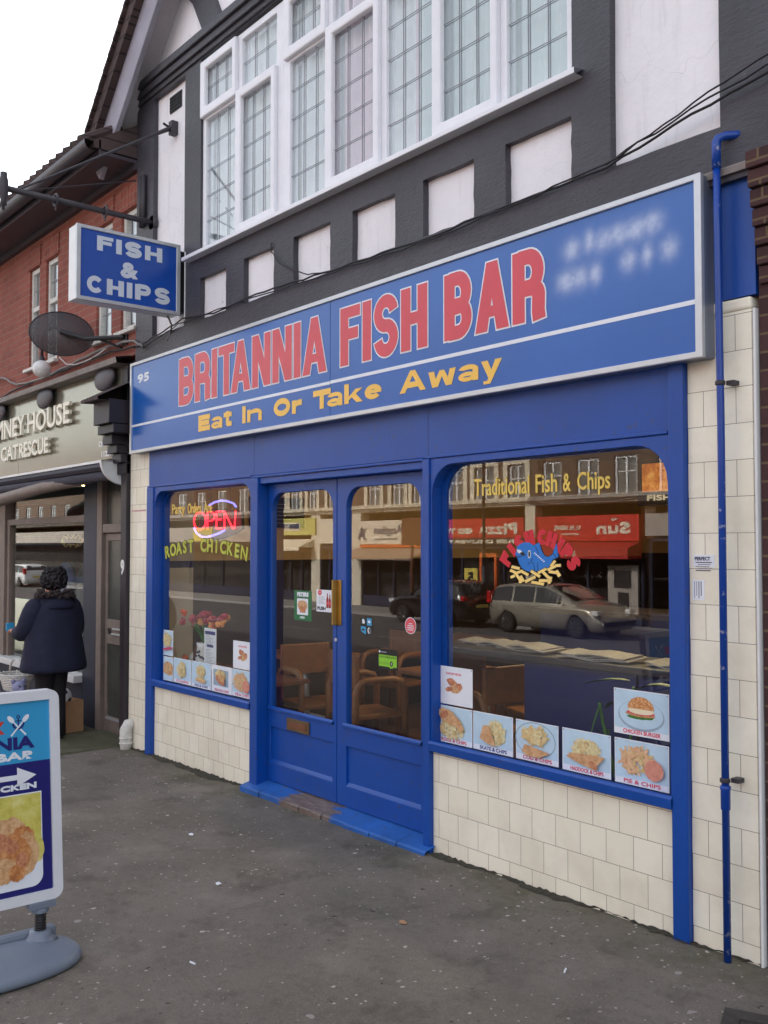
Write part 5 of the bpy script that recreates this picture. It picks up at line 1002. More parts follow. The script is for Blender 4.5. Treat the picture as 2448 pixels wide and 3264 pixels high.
tag(b.build('sticker', ['pinksticker', 'paper']), 'round pink sticker on the right door glass', 'sticker')
b = MB(); b.box(-4.589, -4.408, DG - .001, DG, .946, 1.068, 0); stk(b, [rect(-4.583, -4.414, .963, 1.032)], 3, 1); stk(b, [rect(-4.48, -4.45, .956, .963)], 3, 1); stk(b, [ell(-4.463, .983, .014, .016, 16)], 4, 0); stk(b, text('4', -4.468, -4.458, .975, .992, .0005), 5, 2); stk(b, text('FOOD HYGIENE RATING', -4.578, -4.42, 1.015, 1.025, .0004), 4, 0)
for k in range(5): stk(b, [ell(-4.575 + k * .021, .983, .006, .007, 10), ell(-4.575 + k * .021, .983, .0045, .0055, 10)], 4, 0)
stk(b, [blob(-4.575, 1.05, .008, .007)], 3, 2); stk(b, [rect(-4.56, -4.51, 1.046, 1.052)], 3, 3); b = b
tag(b.build('sticker', ['ink', 'greensticker', 'paper', 'greyprint']), 'green and black food hygiene rating sticker with a figure 4', 'sticker')
def wall_sticker(x0, x1, z0, z1, rot, label, title):
    b = MB(); b.box(x0, x1, -.0015, .0, z0, z1, 0)
    if not rot:
        b.shape(text(title, x0 + .006, x1 - .02, z1 - .024, z1 - .008, .001), XZ, -.0022, -.0022, 1)
        for k in range(5): b.shape([rect(x0 + .01 + (k % 2) * .01, x1 - .012 - (k % 3) * .006, z1 - .034 - k * .0085, z1 - .030 - k * .0085)], XZ, -.0022, -.0022, 1 if k in (0, 4) else 2)
    else:
        for k in range(4): b.shape([rect(x0 + .008 + k * .0105, x0 + .0115 + k * .0105, z0 + .008 + (k % 2) * .01, z1 - .006)], XZ, -.0022, -.0022, 1 if k > 1 else 2)
    tag(b.build('sticker', ['paper', 'darkprint', 'greyprint']), label, 'sticker')
wall_sticker(-2.352, -2.252, 1.60, 1.652, 0, 'small white sticker headed PERFECT on the right tiled pillar', 'PERFECT')
wall_sticker(-2.358, -2.302, 1.46, 1.545, 1, 'small white sticker pasted sideways, below the one headed PERFECT', '')
b = MB(); b.box(-7.90, -7.62, -.0015, 0, 1.985, 2.0, 0); b.shape(text('Simplysmile', -7.89, -7.63, 1.986, 1.999, .001), XZ, -.0022, -.0022, 1); tag(b.build('sticker', ['dirtywhite', 'redprint']), 'thin strip sticker with red writing on the left tiled pillar', 'sticker')

# ------------------------------------------------------------------ things inside the shop
t = thing('neon_sign', (-6.62, .13, 1.9), 'lit red and blue neon OPEN sign hanging in the narrow window', 'neon sign')
b = MB(); b.shape([[(-6.93, 1.95), (-6.85, 1.995), (-6.29, 1.95), (-6.285, 1.815), (-6.42, 1.775), (-6.60, 1.74), (-6.80, 1.735), (-6.95, 1.79)]], XZ, .135, .16); b.build('backing', 'black', t)
NP = lambda P: [(x, .12, z) for x, z in P]
b = MB(); r = .0065
b.tube(NP([(-6.90 + .098 * math.cos(a), 1.888 + .068 * math.sin(a)) for a in [2 * math.pi * i / 24 for i in range(25)]]), r, 6)
b.tube(NP([(-6.775, 1.822), (-6.775, 1.955), (-6.71, 1.957), (-6.672, 1.94), (-6.665, 1.92), (-6.672, 1.90), (-6.71, 1.886), (-6.76, 1.885)]), r, 6)
b.tube(NP([(-6.55, 1.955), (-6.635, 1.957), (-6.638, 1.825), (-6.552, 1.825)]), r, 6); b.tube(NP([(-6.625, 1.893), (-6.565, 1.893)]), r, 6)
b.tube(NP([(-6.515, 1.822), (-6.515, 1.955), (-6.39, 1.822), (-6.362, 1.822), (-6.348, 1.955)]), r, 6); b.build('red_tube', 'neon_red', t)
b = MB(); b.tube(NP([(-6.995, 1.835), (-6.96, 1.795), (-6.88, 1.765), (-6.79, 1.759), (-6.68, 1.772), (-6.58, 1.79), (-6.51, 1.81)]), .008, 6); b.tube(NP([(-6.75, 2.01), (-6.66, 2.032), (-6.56, 2.04), (-6.46, 2.03), (-6.38, 2.012), (-6.34, 1.985)]), .008, 6); b.build('blue_tube', 'neon_blue', t)
b = MB(); b.tube([(-6.75, .14, 1.98), (-6.77, .14, 2.16)], .003, 4); b.tube([(-6.45, .14, 1.97), (-6.47, .14, 2.16)], .003, 4); b.build('hanging_chain', 'black', t)

def table(x, y, label, top='wood'):
    t = thing('cafe_table', (x, y, .06), label, 'table')
    b = MB(); b.box(-.34, .34, -.32, .32, .70, .735); b.build('table_top', top, t, local=True, bevel=.008)
    b = MB(); b.tube([(0, 0, .12), (0, 0, .70)], .03, 10); b.build('pedestal', 'alu', t, local=True, smooth=True)
    for k in range(4): a = math.pi / 4 + k * math.pi / 2; b = MB(); b.tube([(0, 0, .22), (.1 * math.cos(a), .1 * math.sin(a), .2), (.22 * math.cos(a), .22 * math.sin(a), .17), (.27 * math.cos(a), .27 * math.sin(a), .10), (.28 * math.cos(a), .28 * math.sin(a), .0)], .014, 8); b.build('foot', 'alu', t, local=True, smooth=True)
    return t
def make_chair(x, y, rz, label):
    t = thing('cafe_chair', (x, y, .06), label, 'chair', 'wooden chairs inside the shop', rz)
    for sx in (-1, 1):
        b = MB(); X = sx * .21; b.tube([(X, -.2, 0), (X, -.2, .60), (X, -.17, .66), (X, -.10, .68), (X, .12, .68), (X, .17, .66), (X, .2, .60), (X, .2, 0)], .026, 8); b.build('side_frame', 'wood', t, local=True, smooth=True)
    b = MB(); b.box(-.20, .20, -.2, .2, .40, .44); b.build('seat', 'wood', t, local=True, bevel=.01)
    b = MB(); b.box(-.19, .19, .17, .20, .62, .86); b.box(-.21, -.18, .165, .205, .6, .86); b.box(.18, .21, .165, .205, .6, .86); b.build('backrest', 'wood', t, local=True, bevel=.01)
    return t
table(-6.75, 1.05, 'dark topped cafe table seen through the left door'); table(-5.1, 1.25, 'pine cafe table on a splayed metal foot behind the right door', 'wood'); table(-6.9, 3.0, 'cafe table furthest back in the shop')
c0 = make_chair(-6.15, .72, 80, 'wooden armchair nearest the left door glass')
for x, y, r_, lab in ((-5.55, .75, 170, 'wooden armchair just inside the right door, facing the street'), (-4.75, 1.75, -20, 'wooden armchair behind the pine table'), (-6.6, 1.9, 10, 'wooden armchair in the dark behind the left door'), (-4.5, .95, -95, 'wooden armchair at the right end of the pine table')): copy_tree(c0, (x, y, .06), lab, r_)
t = thing('counter', (-3.2, .7, .06), 'dark topped eating bar with navy front panel behind the large window', 'counter')
b = MB(); b.box(-4.55, -2.12, .46, .92, 1.035, 1.075); b.build('counter_top', 'darktop', t, bevel=.006)
b = MB(); b.box(-3.78, -3.02, .50, .53, .06, 1.034); b.box(-3.0, -2.12, .50, .53, .06, 1.034); b.build('bar_panel', 'navy', t)
b = MB(); b.box(-4.50, -4.44, .5, .86, .06, 1.034); b.build('bar_post', 'wooddark', t)
t = thing('serving_counter', (-4.4, 3, .06), 'navy serving counter deep inside the shop', 'counter')
b = MB(); b.box(-5.6, -2.12, 2.7, 3.3, .06, 1.12); b.build('counter_body', 'navy', t); b = MB(); b.box(-5.65, -2.12, 2.65, 3.35, 1.121, 1.16); b.build('counter_top', 'darktop', t)
def paper_stack(x, y, rz, n, w_, l, label):
    t = thing('newspaper', (x, y, 1.076), label, 'newspaper', 'newspapers lying on the eating bar', rz); b = MB()
    for k in range(n):
        z = k * .007; dx = rng.uniform(-.02, .02); dy = rng.uniform(-.015, .015)
        R_ = [[(-l / 2 + l * i / 8 + dx, sy * w_ / 2 + dy, z + .004 + .006 * math.sin(i * 1.1 + k) + (.01 if sy > 0 else 0)) for i in range(9)] for sy in (-1, 1)]
        b.add(R_[0] + R_[1] + [(x_, y_, z_ + .005) for r2 in R_ for x_, y_, z_ in r2], [(i, i + 1, i + 10, i + 9) for i in range(8)] + [(i + 18, i + 27, i + 28, i + 19) for i in range(8)] + [(i, i + 18, i + 19, i + 1) for i in range(8)] + [(i + 9, i + 10, i + 28, i + 27) for i in range(8)] + [(0, 9, 27, 18), (8, 26, 35, 17)])
    b.build('folded_pages', 'news', t, local=True)
paper_stack(-3.85, .62, -4, 4, .17, .40, 'thick folded newspaper on the bar, behind the fish emblem'); paper_stack(-3.3, .60, 3, 4, .18, .42, 'rumpled newspaper on the bar, middle of the large window'); paper_stack(-4.3, .72, 8, 2, .17, .3, 'flat newspaper at the left end of the bar'); paper_stack(-2.85, .6, -8, 2, .16, .26, 'open magazine at the right end of the bar')
t = thing('pot_plant', (-2.95, .32, .1), 'green broad-leaved pot plant between the bar and the large window', 'plant')
b = MB(); b.lathe([(.0, .06), (.09, .06), (.12, .28), (.11, .28), (.10, .26), (0, .26)], (-2.95, .32, 0), 18); b.build('pot', 'navy', t)
b = MB(); b.tube([(-2.95, .32, .26), (-3.02, .31, .6), (-3.08, .31, .80), (-3.10, .31, .90)], .009, 6); b.tube([(-2.95, .32, .26), (-2.93, .33, .7), (-2.9, .32, 1.0)], .008, 6); b.build('stem', 'leaf', t)
def leaf(b, p, d, l, wd, droop):
    p = Vector(p); d = Vector(d).normalized(); s_ = d.cross(Vector((0, 0, 1))).normalized(); rows = []
    for i in range(8):
        q = i / 7; c = p + d * l * q + Vector((0, 0, -droop * q * q)); ww = wd * math.sin(math.pi * min(1, q * .92 + .06)) ** .8
        rows += [c - s_ * ww + Vector((0, 0, .12 * ww)), c + Vector((0, 0, -.15 * ww)), c + s_ * ww + Vector((0, 0, .12 * ww))]
    b.add([tuple(v) for v in rows], [(i * 3 + k, i * 3 + k + 1, i * 3 + k + 4, i * 3 + k + 3) for i in range(7) for k in (0, 1)])
for p, d, l, wd, dr in (((-2.92, .31, 1.03), (-1, -.1, .05), .27, .035, .06), ((-3.09, .31, .9), (-.2, -.2, -.6), .16, .03, .08), ((-3.06, .31, .88), (.5, -.1, .4), .16, .028, .05), ((-2.9, .32, .98), (.8, .2, .5), .25, .04, .1), ((-2.93, .33, .8), (.6, -.3, .3), .22, .035, .1), ((-3.05, .31, .75), (-.5, .3, .2), .14, .03, .06)):
    b = MB(); leaf(b, p, d, l, wd, dr); b.build('leaf', 'leaf', t, smooth=True)
TX, TY = -7.15, .30
t = thing('window_shelf', (-6.75, .32, .06), 'pale shelf behind the posters of the narrow window', 'shelf'); b = MB(); b.box(-7.58, -5.9, .14, .5, .675, .70); b.build('shelf_board', 'wooddark', t)
t = thing('flower_vase', (TX, TY, .70), 'patterned white vase of orange and crimson flowers on the window shelf', 'vase')
b = MB(); b.lathe([(.0, .701), (.075, .701), (.07, .74), (.055, .85), (.062, .89), (.055, .89), (.0, .88)], (TX, TY, 0), 20, m=0)
for k in range(14): a = pr.uniform(3.4, 6.0); z = pr.uniform(.72, .86); rr_ = .067; b.ball((TX + rr_ * math.cos(a), TY + rr_ * math.sin(a), z), .011, 6, 1)
b.build('vase_body', ['white', 'darkprint'], t, smooth=True)
b = MB()
for k in range(16): a = pr.uniform(0, 6.28); r = pr.uniform(.05, .24); b.tube([(TX, TY, .87), (TX + .04 * math.cos(a), TY + .03 * math.sin(a), .96), (TX + r * math.cos(a), TY + .1 * math.sin(a), 1.05)], .004, 5)
b.build('stems', 'leaf', t)
for k in range(22):
    x = TX + pr.uniform(-.27, .30); y = TY + pr.uniform(-.09, .1); z = 1.075 + pr.uniform(-.045, .05); b = MB(); c_ = pr.choice(['flower_o', 'flower_p', 'flower_p', 'flower_y', 'flower_o'])
    for q in range(9): b.ball((x + pr.uniform(-.018, .018), y + pr.uniform(-.018, .018), z + pr.uniform(-.012, .016)), pr.uniform(.014, .024), 8)
    b.build('flower', c_, t)
t = thing('menu_leaflet', (-6.82, .2, .71), 'tall white menu leaflet leaning in the narrow window', 'leaflet')
b = MB(); b.box(-6.925, -6.735, .18, .183, .705, 1.035, 0); b.box(-6.91, -6.75, .1785, .1795, .985, 1.012, 1); b.box(-6.88, -6.78, .1785, .1795, .885, .905, 1)
for k in range(22): b.box(-6.90, -6.90 + rng.uniform(.05, .14), .1785, .1795, .725 + k * .0115 + (.02 if k > 12 else 0), .728 + k * .0115 + (.02 if k > 12 else 0), 2)
b.build('menu_sheet', ['paper', 'blueprint', 'greyprint'], t)
for x, m_, lab, h in ((-7.34, 'dirtywhite', 'small white shaker on the window shelf', .09), (-7.27, 'wooddark', 'brown vinegar jar beside the vase', .15), (-7.48, 'orange', 'small orange pot at the left end of the shelf', .06)):
    b = MB(); b.lathe([(0, .701), (.028, .701), (.03, .70 + h * .7), (.016, .70 + h * .85), (.016, .70 + h), (0, .70 + h)], (x, .3, 0), 14); tag(b.build('condiment_jar', m_, smooth=True), lab, 'jar')
t = thing('menu_board', (-4.6, 3.6, 2.2), 'backlit orange menu picture high at the right of the large window', 'menu board'); b = MB(); b.box(-5.25, -4.0, 3.62, 3.66, 2.05, 2.46, 0); b.build('board', 'black', t)
b = MB(); b.box(-5.2, -4.05, 3.612, 3.619, 2.17, 2.42); b.build('lit_picture', 'menuorange', t); b = MB(); b.shape(text('FISH', -5.15, -4.9, 2.09, 2.14, .003), XZ, 3.614, 3.618); b.build('menu_words', 'signwhite', t)
t = thing('wall_board', (-7.58, 1.1, 2.2), 'dark menu board on the beige wall inside the narrow window', 'menu board'); b = MB(); b.box(-7.597, -7.57, 1.0, 1.6, 1.86, 2.14); b.build('board', 'intdark', t, bevel=.004)
b = MB()
for k in range(6): b.box(-7.569, -7.566, 1.05, 1.5 - (k % 3) * .06, 1.9 + k * .035, 1.905 + k * .035)
b.build('menu_words', 'greyprint', t)
t = thing('ceiling_lamp', (-4.3, 2.2, 2.6), 'long lit ceiling lamp inside the large window', 'lamp'); b = MB(); b.box(-5.2, -3.6, 2.1, 2.32, 2.60, 2.64); b.build('lamp_tube', 'tube', t); b = MB(); b.box(-5.25, -3.55, 2.08, 2.34, 2.641, 2.70); b.build('lamp_body', 'white', t)
# ------------------------------------------------------------------ the far side of the street, seen reflected in the glass
FY = -21.9
def bk(x0, x1, z0, z1, y0=0, y1=.1): return (x0, x1, FY + min(y0, y1), FY + max(y0, y1), z0, z1)
def far_building(x0, x1, wall, stone, wins, top, label, pitch=None, cornice=3.42, sills=True):
    t = thing('parade_building', ((x0 + x1) / 2, FY, GF), label, 'building')
    b = MB(); cells = sorted(wins); 
    for z0, z1, w0, w1 in ((cornice - .35, 5.9, 3.3, 4.62), (5.9, top, 6.1, 7.2)):
        x = x0
        for a, c in cells:
            b.box(*bk(x, a, z0, z1, -.3, 0)); b.box(*bk(a, c, z0, w0, -.3, 0)); b.box(*bk(a, c, w1, z1, -.3, 0)); x = c
        b.box(*bk(x, x1, z0, z1, -.3, 0))
    b.build('wall', wall, t)
    b = MB(); b.box(x0, x1, FY - 8, FY - 7.8, GF - .3, top); b.box(x0, x0 + .2, FY - 8, FY - .3, GF - .3, top); b.box(x1 - .2, x1, FY - 8, FY - .3, GF - .3, top); b.build('wall', wall, t)
    b = MB(); b.add([(x0, FY + .35, top), (x1, FY + .35, top), (x1, FY - 4, top + 2.2), (x0, FY - 4, top + 2.2), (x1, FY - 8.2, top), (x0, FY - 8.2, top)], [(0, 1, 2, 3), (3, 2, 4, 5), (0, 3, 5), (1, 4, 2)]); b.build('roof', 'rooftile', t)
    b = MB()
    for dz, pr_ in ((0, .10), (.07, .18), (.14, .28), (.22, .22)): b.box(*bk(x0, x1, cornice - .3 + dz, cornice - .3 + dz + .068, 0, pr_))
    b.build('cornice', stone, t)
    for a, c in cells:
        o = bpy.data.objects.new('window', None); scene.collection.objects.link(o); o.parent = t
        o.location = ((a + c) / 2 - (x0 + x1) / 2, 0, 4.9)
        for w0, w1 in ((3.3, 4.62), (6.1, 7.2)):
            b = MB(); b.shape([rect(-c, -a, w0, w1), rect(-c + .09, -(a + c) / 2 - .04, w0 + .09, w1 - .09), rect(-(a + c) / 2 + .04, -a - .09, w0 + .09, w1 - .09)], BACK, FY - .08, FY - .16); b.box(*bk(a + .07, c - .07, (w0 + w1) / 2 + .12, (w0 + w1) / 2 + .16, -.15, -.09)); b.build('window_frame', 'white', o)
            b = MB(); b.quad((a, FY - .13, w0), (c, FY - .13, w0), (c, FY - .13, w1), (a, FY - .13, w1)); b.build('pane', 'farpane', o)
            b = MB(); b.box(*bk(a - .08, c + .08, w0 - .12, w0, -.05, .12)); b.build('window_sill', stone, o)
        if stone == 'cream_stone': b = MB(); b.shape([rect(-c - .22, -a + .22, 3.18, 4.95), rect(-c - .002, -a + .002, 3.3, 4.62)], BACK, FY + .04, FY + .001); b.build('stone_surround', stone, o)
    return t
def front(t, x0, x1, z, doorx=None, frame='navyframe', base=GF):
    b = MB(); b.quad((x0, FY - .9, base), (x1, FY - .9, base), (x1, FY - .9, z), (x0, FY - .9, z)); b.quad((x0, FY - .9, base), (x0, FY, base), (x0, FY, z), (x0, FY - .9, z)); b.quad((x1, FY - .9, base), (x1, FY, base), (x1, FY, z), (x1, FY - .9, z)); b.quad((x0, FY - .9, z), (x1, FY - .9, z), (x1, FY, z), (x0, FY, z)); b.quad((x0, FY - .9, base + .02), (x1, FY - .9, base + .02), (x1, FY, base + .02), (x0, FY, base + .02)); b.build('shop_interior', 'darkint', t)
    b = MB(); n = 4; b.box(*bk(x0, x1, base, base + .45, -.15, -.02)); b.box(*bk(x0, x1, z - .12, z, -.15, -.02))
    for k in range(n + 1): x = x0 + (x1 - x0) * k / n; b.box(*bk(x - .04, x + .04, base + .45, z - .12, -.15, -.02))
    b.build('shopfront_frame', frame, t)
    b = MB(); b.quad((x0, FY - .09, base + .45), (x1, FY - .09, base + .45), (x1, FY - .09, z - .12), (x0, FY - .09, z - .12)); b.build('shopfront_glass', 'glass_far', t)
def fascia(t, x0, x1, z0, z1, mat, pr_=.12): b = MB(); b.box(*bk(x0, x1, z0, z1, -.3, pr_)); b.build('fascia', mat, t)
def ftext(t, items, mat, pr_=.12, name='fascia_lettering'):
    b = MB()
    for s_, x0, x1, z0, z1, fat in items: b.shape(text(s_, -x1, -x0, z0, z1, fat), BACK, FY + pr_ + .02, FY + pr_ + .005)
    b.build(name, mat, t)
def piers(t, xs, z, mat):
    for a, c in xs: b = MB(); b.box(*bk(a, c, GF - .2, z, -.4, .06)); b.build('shop_pier', mat, t)
t = far_building(-22.98, -18.3, 'brownbrick', 'grey_stone', [(-22.52, -21.66), (-21.01, -20.08), (-19.47, -18.56)], 7.6, 'brown brick newsagent opposite with red fascia, reflected in the large window')
fascia(t, -22.75, -18.42, 1.85, 2.7, 'fasred'); ftext(t, [('Sun', -20.09, -18.74, 2.07, 2.46, .03), ('THE', -19.5, -19.2, 2.5, 2.58, .006), ('O. M. NEWS', -21.87, -20.73, 2.22, 2.38, .012), ('NEWSAGENT', -21.6, -20.8, 2.05, 2.12, .004)], 'fascream'); front(t, -22.75, -18.42, 1.3)
b = MB(); b.add([(x, FY + y, z) for x in (-22.7, -18.4) for y, z in ((.0, 1.84), (.75, 1.62), (.75, 1.28), (0, 1.28))], [(0, 1, 5, 4), (1, 2, 6, 5), (0, 3, 2, 1), (4, 5, 6, 7)]); b.build('box_awning', 'fasred2', t)
b = MB(); b.shape(text('Sun', 20.45, 20.95, 1.36, 1.55, .012), BACK, FY + .77, FY + .755); b.build('awning_lettering', 'fascream', t)
b = MB(); b.box(*bk(-19.66, -18.5, -.5, 1.07, .02, .1)); b.build('poster_board', 'grey_stone', t)
b = MB(); b.box(*bk(-19.4, -18.75, .35, .9, .105, .12)); b.box(*bk(-19.25, -18.85, -.3, .2, .105, .12)); b.build('poster_print', 'darkint', t)
t = far_building(-28.2, -22.98, 'brownbrick', 'cream_stone', [(-27.38, -26.44), (-25.85, -24.81), (-24.14, -23.29)], 7.6, 'cream and brick takeaway opposite with red Pizza fascia, reflected in the large window')
fascia(t, -27.68, -23.3, 1.98, 2.7, 'fasred'); ftext(t, [('Pizza', -25.49, -23.59, 2.1, 2.52, .03), ('GO TO', -27.48, -25.85, 2.13, 2.36, .03)], 'fascream'); fascia(t, -27.68, -23.3, 1.73, 1.975, 'darkwood', .10); ftext(t, [('FREE DELIVERY', -27.2, -23.5, 1.78, 1.92, .012)], 'fascream', .10, 'strip_lettering'); front(t, -27.68, -23.3, 1.72)
b = MB(); b.shape([rect(24.74, 25.62, GF, 1.42), rect(24.86, 25.5, GF + .5, 1.28)], BACK, FY + .0, FY - .1); b.build('orange_door', 'orange', t)
b = MB(); b.box(*bk(-26.41, -25.71, .2, .85, -.02, .02)); b.build('yellow_poster', 'numplate', t); b = MB(); b.shape(text('5', 25.9, 26.2, .3, .7, .03), BACK, FY + .03, FY + .025); b.build('poster_figure', 'ink', t)
piers(t, [(-28.2, -27.7), (-23.28, -22.8)], 3.1, 'cream_stone')
t = far_building(-33.45, -28.2, 'brownbrick', 'cream_stone', [(-32.4, -31.55), (-30.8, -30.0), (-29.5, -28.75)], 7.4, 'cream stone shop opposite with striped awning and horseman fascia, reflected in the doors')
fascia(t, -32.8, -28.6, 1.76, 2.75, 'fascream'); ftext(t, [('Anglian', -32.0 + .2, -29.95, 2.08, 2.53, .012), ('Home Improvements', -31.7, -30.3, 1.93, 2.02, .003)], 'darkprint'); fascia(t, -32.8, -28.6, 1.62, 1.755, 'orange', .14); front(t, -32.75, -28.7, 1.6)
hb = lambda P: [(-(-32.96 + .70 * u), 1.88 + .68 * v) for u, v in P]
b = MB(); b.shape([hb([(.1, .45), (.3, .55), (.55, .52), (.72, .78), (.82, .74), (.78, .62), (.7, .42), (.78, .15), (.9, .2), (.88, .12), (.72, .05), (.58, .32), (.35, .3), (.3, .02), (.22, .02), (.22, .3), (.12, .12), (.05, .15), (.12, .35)])], BACK, FY + .14, FY + .125); b.shape([hb([(.35, .5), (.52, .5), (.55, .8), (.5, .95), (.42, .95), (.36, .78)])], BACK, FY + .15, FY + .141); b.shape([hb([(.2, .72), (1.2, .83), (1.2, .85), (.2, .75)])], BACK, FY + .16, FY + .151); b.build('horseman_emblem', 'darkprint', t)
def awning(t, x0, x1, z0, z1, pr_, mat):
    b = MB(); n = int((x1 - x0) / .16); b.quad((x0, FY + .06, z1), (x1, FY + .06, z1), (x1, FY + pr_, z0), (x0, FY + pr_, z0)); b.add([(x0, FY + .06, z1), (x0, FY + pr_, z0), (x0, FY + .06, z0)], [(0, 1, 2)]); b.add([(x1, FY + .06, z1), (x1, FY + pr_, z0), (x1, FY + .06, z0)], [(0, 1, 2)])
    for k in range(n): a = x0 + (x1 - x0) * k / n; w_ = (x1 - x0) / n; b.add([(a, FY + pr_, z0), (a + w_, FY + pr_, z0), (a + w_, FY + pr_, z0 - .12), (a + w_ / 2, FY + pr_, z0 - .17), (a, FY + pr_, z0 - .12)], [(0, 1, 2, 3, 4)])
    b.build('shop_awning', mat, t)
awning(t, -33.1, -28.5, 1.26, 1.6, .8, 'awnstripe'); piers(t, [(-33.45, -32.8), (-28.6, -28.2)], 3.1, 'cream_stone')
t = far_building(-40.4, -33.45, 'brownbrick', 'cream_stone', [(-39.5, -38.75), (-38.35, -37.49), (-36.85, -36.15), (-35.3, -34.45)], 7.4, 'cream stone shop opposite with yellow boarded fascia, reflected in the left door')
fascia(t, -40.2, -36.1, 2.2, 2.98, 'fasyel'); b = MB(); b.box(*bk(-39.65, -37.3, 2.40, 2.78, .12, .14)); b.build('fascia_plate', 'fascream', t); ftext(t, [('BREAD & BUTTER', -39.55, -37.4, 2.48, 2.72, .02)], 'darkprint', .14); front(t, -40.2, -36.5, 1.5); awning(t, -40.2, -36.3, 1.62, 2.0, .9, 'fascream'); fascia(t, -35.8, -33.5, 1.8, 2.9, 'fascream'); front(t, -35.8, -33.5, 1.7); piers(t, [(-36.5, -35.83)], 3.1, 'cream_stone')
t = far_building(-56, -40.4, 'darkbrick', 'grey_stone', [(-54 + k * 2.2, -53 + k * 2.2) for k in range(6)], 6.6, 'long dark brick parade opposite, furthest left in the reflections')
fascia(t, -55.5, -41, 1.9, 2.7, 'grey_stone'); front(t, -55.5, -41, 1.88); fascia(t, -47.5, -45.4, 1.95, 2.65, 'numplate', .16)
t = far_building(-18.3, -6, 'brownbrick', 'grey_stone', [(-17.8, -16.9), (-15.8, -14.9), (-13.5, -12.6), (-11, -10.1)], 7.8, 'brown brick building opposite, furthest right in the reflections')
fascia(t, -18.2, -6.1, 2.0, 2.7, 'grey_stone'); front(t, -18.1, -6.2, 1.95)
t = far_building(-6, 11, 'redbrick', 'grey_stone', [(-5 + k * 2.4, -4 + k * 2.4) for k in range(6)], 7.8, 'red brick building opposite, behind the camera')
t = far_building(-150, -56, 'brownbrick', 'grey_stone', [(-148 + k * 2.6, -147 + k * 2.6) for k in range(34)], 7.2, 'brown brick building at the far end of the opposite parade')
fascia(t, -149, -57, 1.9, 2.7, 'grey_stone'); front(t, -149, -57, 1.88)
t = thing('lamp_post', (-23.2, -18.75, GF), 'dark street lamp post on the far pavement, reflected at the left of the large window', 'lamp post')
b = MB(); b.tube([(-23.2, -19.7, GF), (-23.2, -19.7, 1)], .09, 10); b.tube([(-23.2, -19.7, 1), (-23.2, -19.7, 6.2), (-23.2, -19.4, 6.6), (-23.2, -18.4, 6.7)], .055, 10); b.build('post', 'iron', t, smooth=True); b = MB(); b.ball((-23.2, -18.1, 6.68), .16, 12, 0, (.8, 2, .5)); b.build('lamp_head_or_reflection', 'alu', t, smooth=True)
t = thing('street_sign_post', (-25.5, -18.4, GF), 'brown sign panel on a post across the street, reflected in the right door', 'sign'); b = MB(); b.tube([(-25.5, -18.4, GF), (-25.5, -18.4, 2.7)], .06, 8); b.build('post', 'wooddark', t, smooth=True); b = MB(); b.box(-26.0, -24.97, -18.38, -18.33, 1.71, 2.66); b.build('sign_panel', 'wooddark', t, bevel=.01)
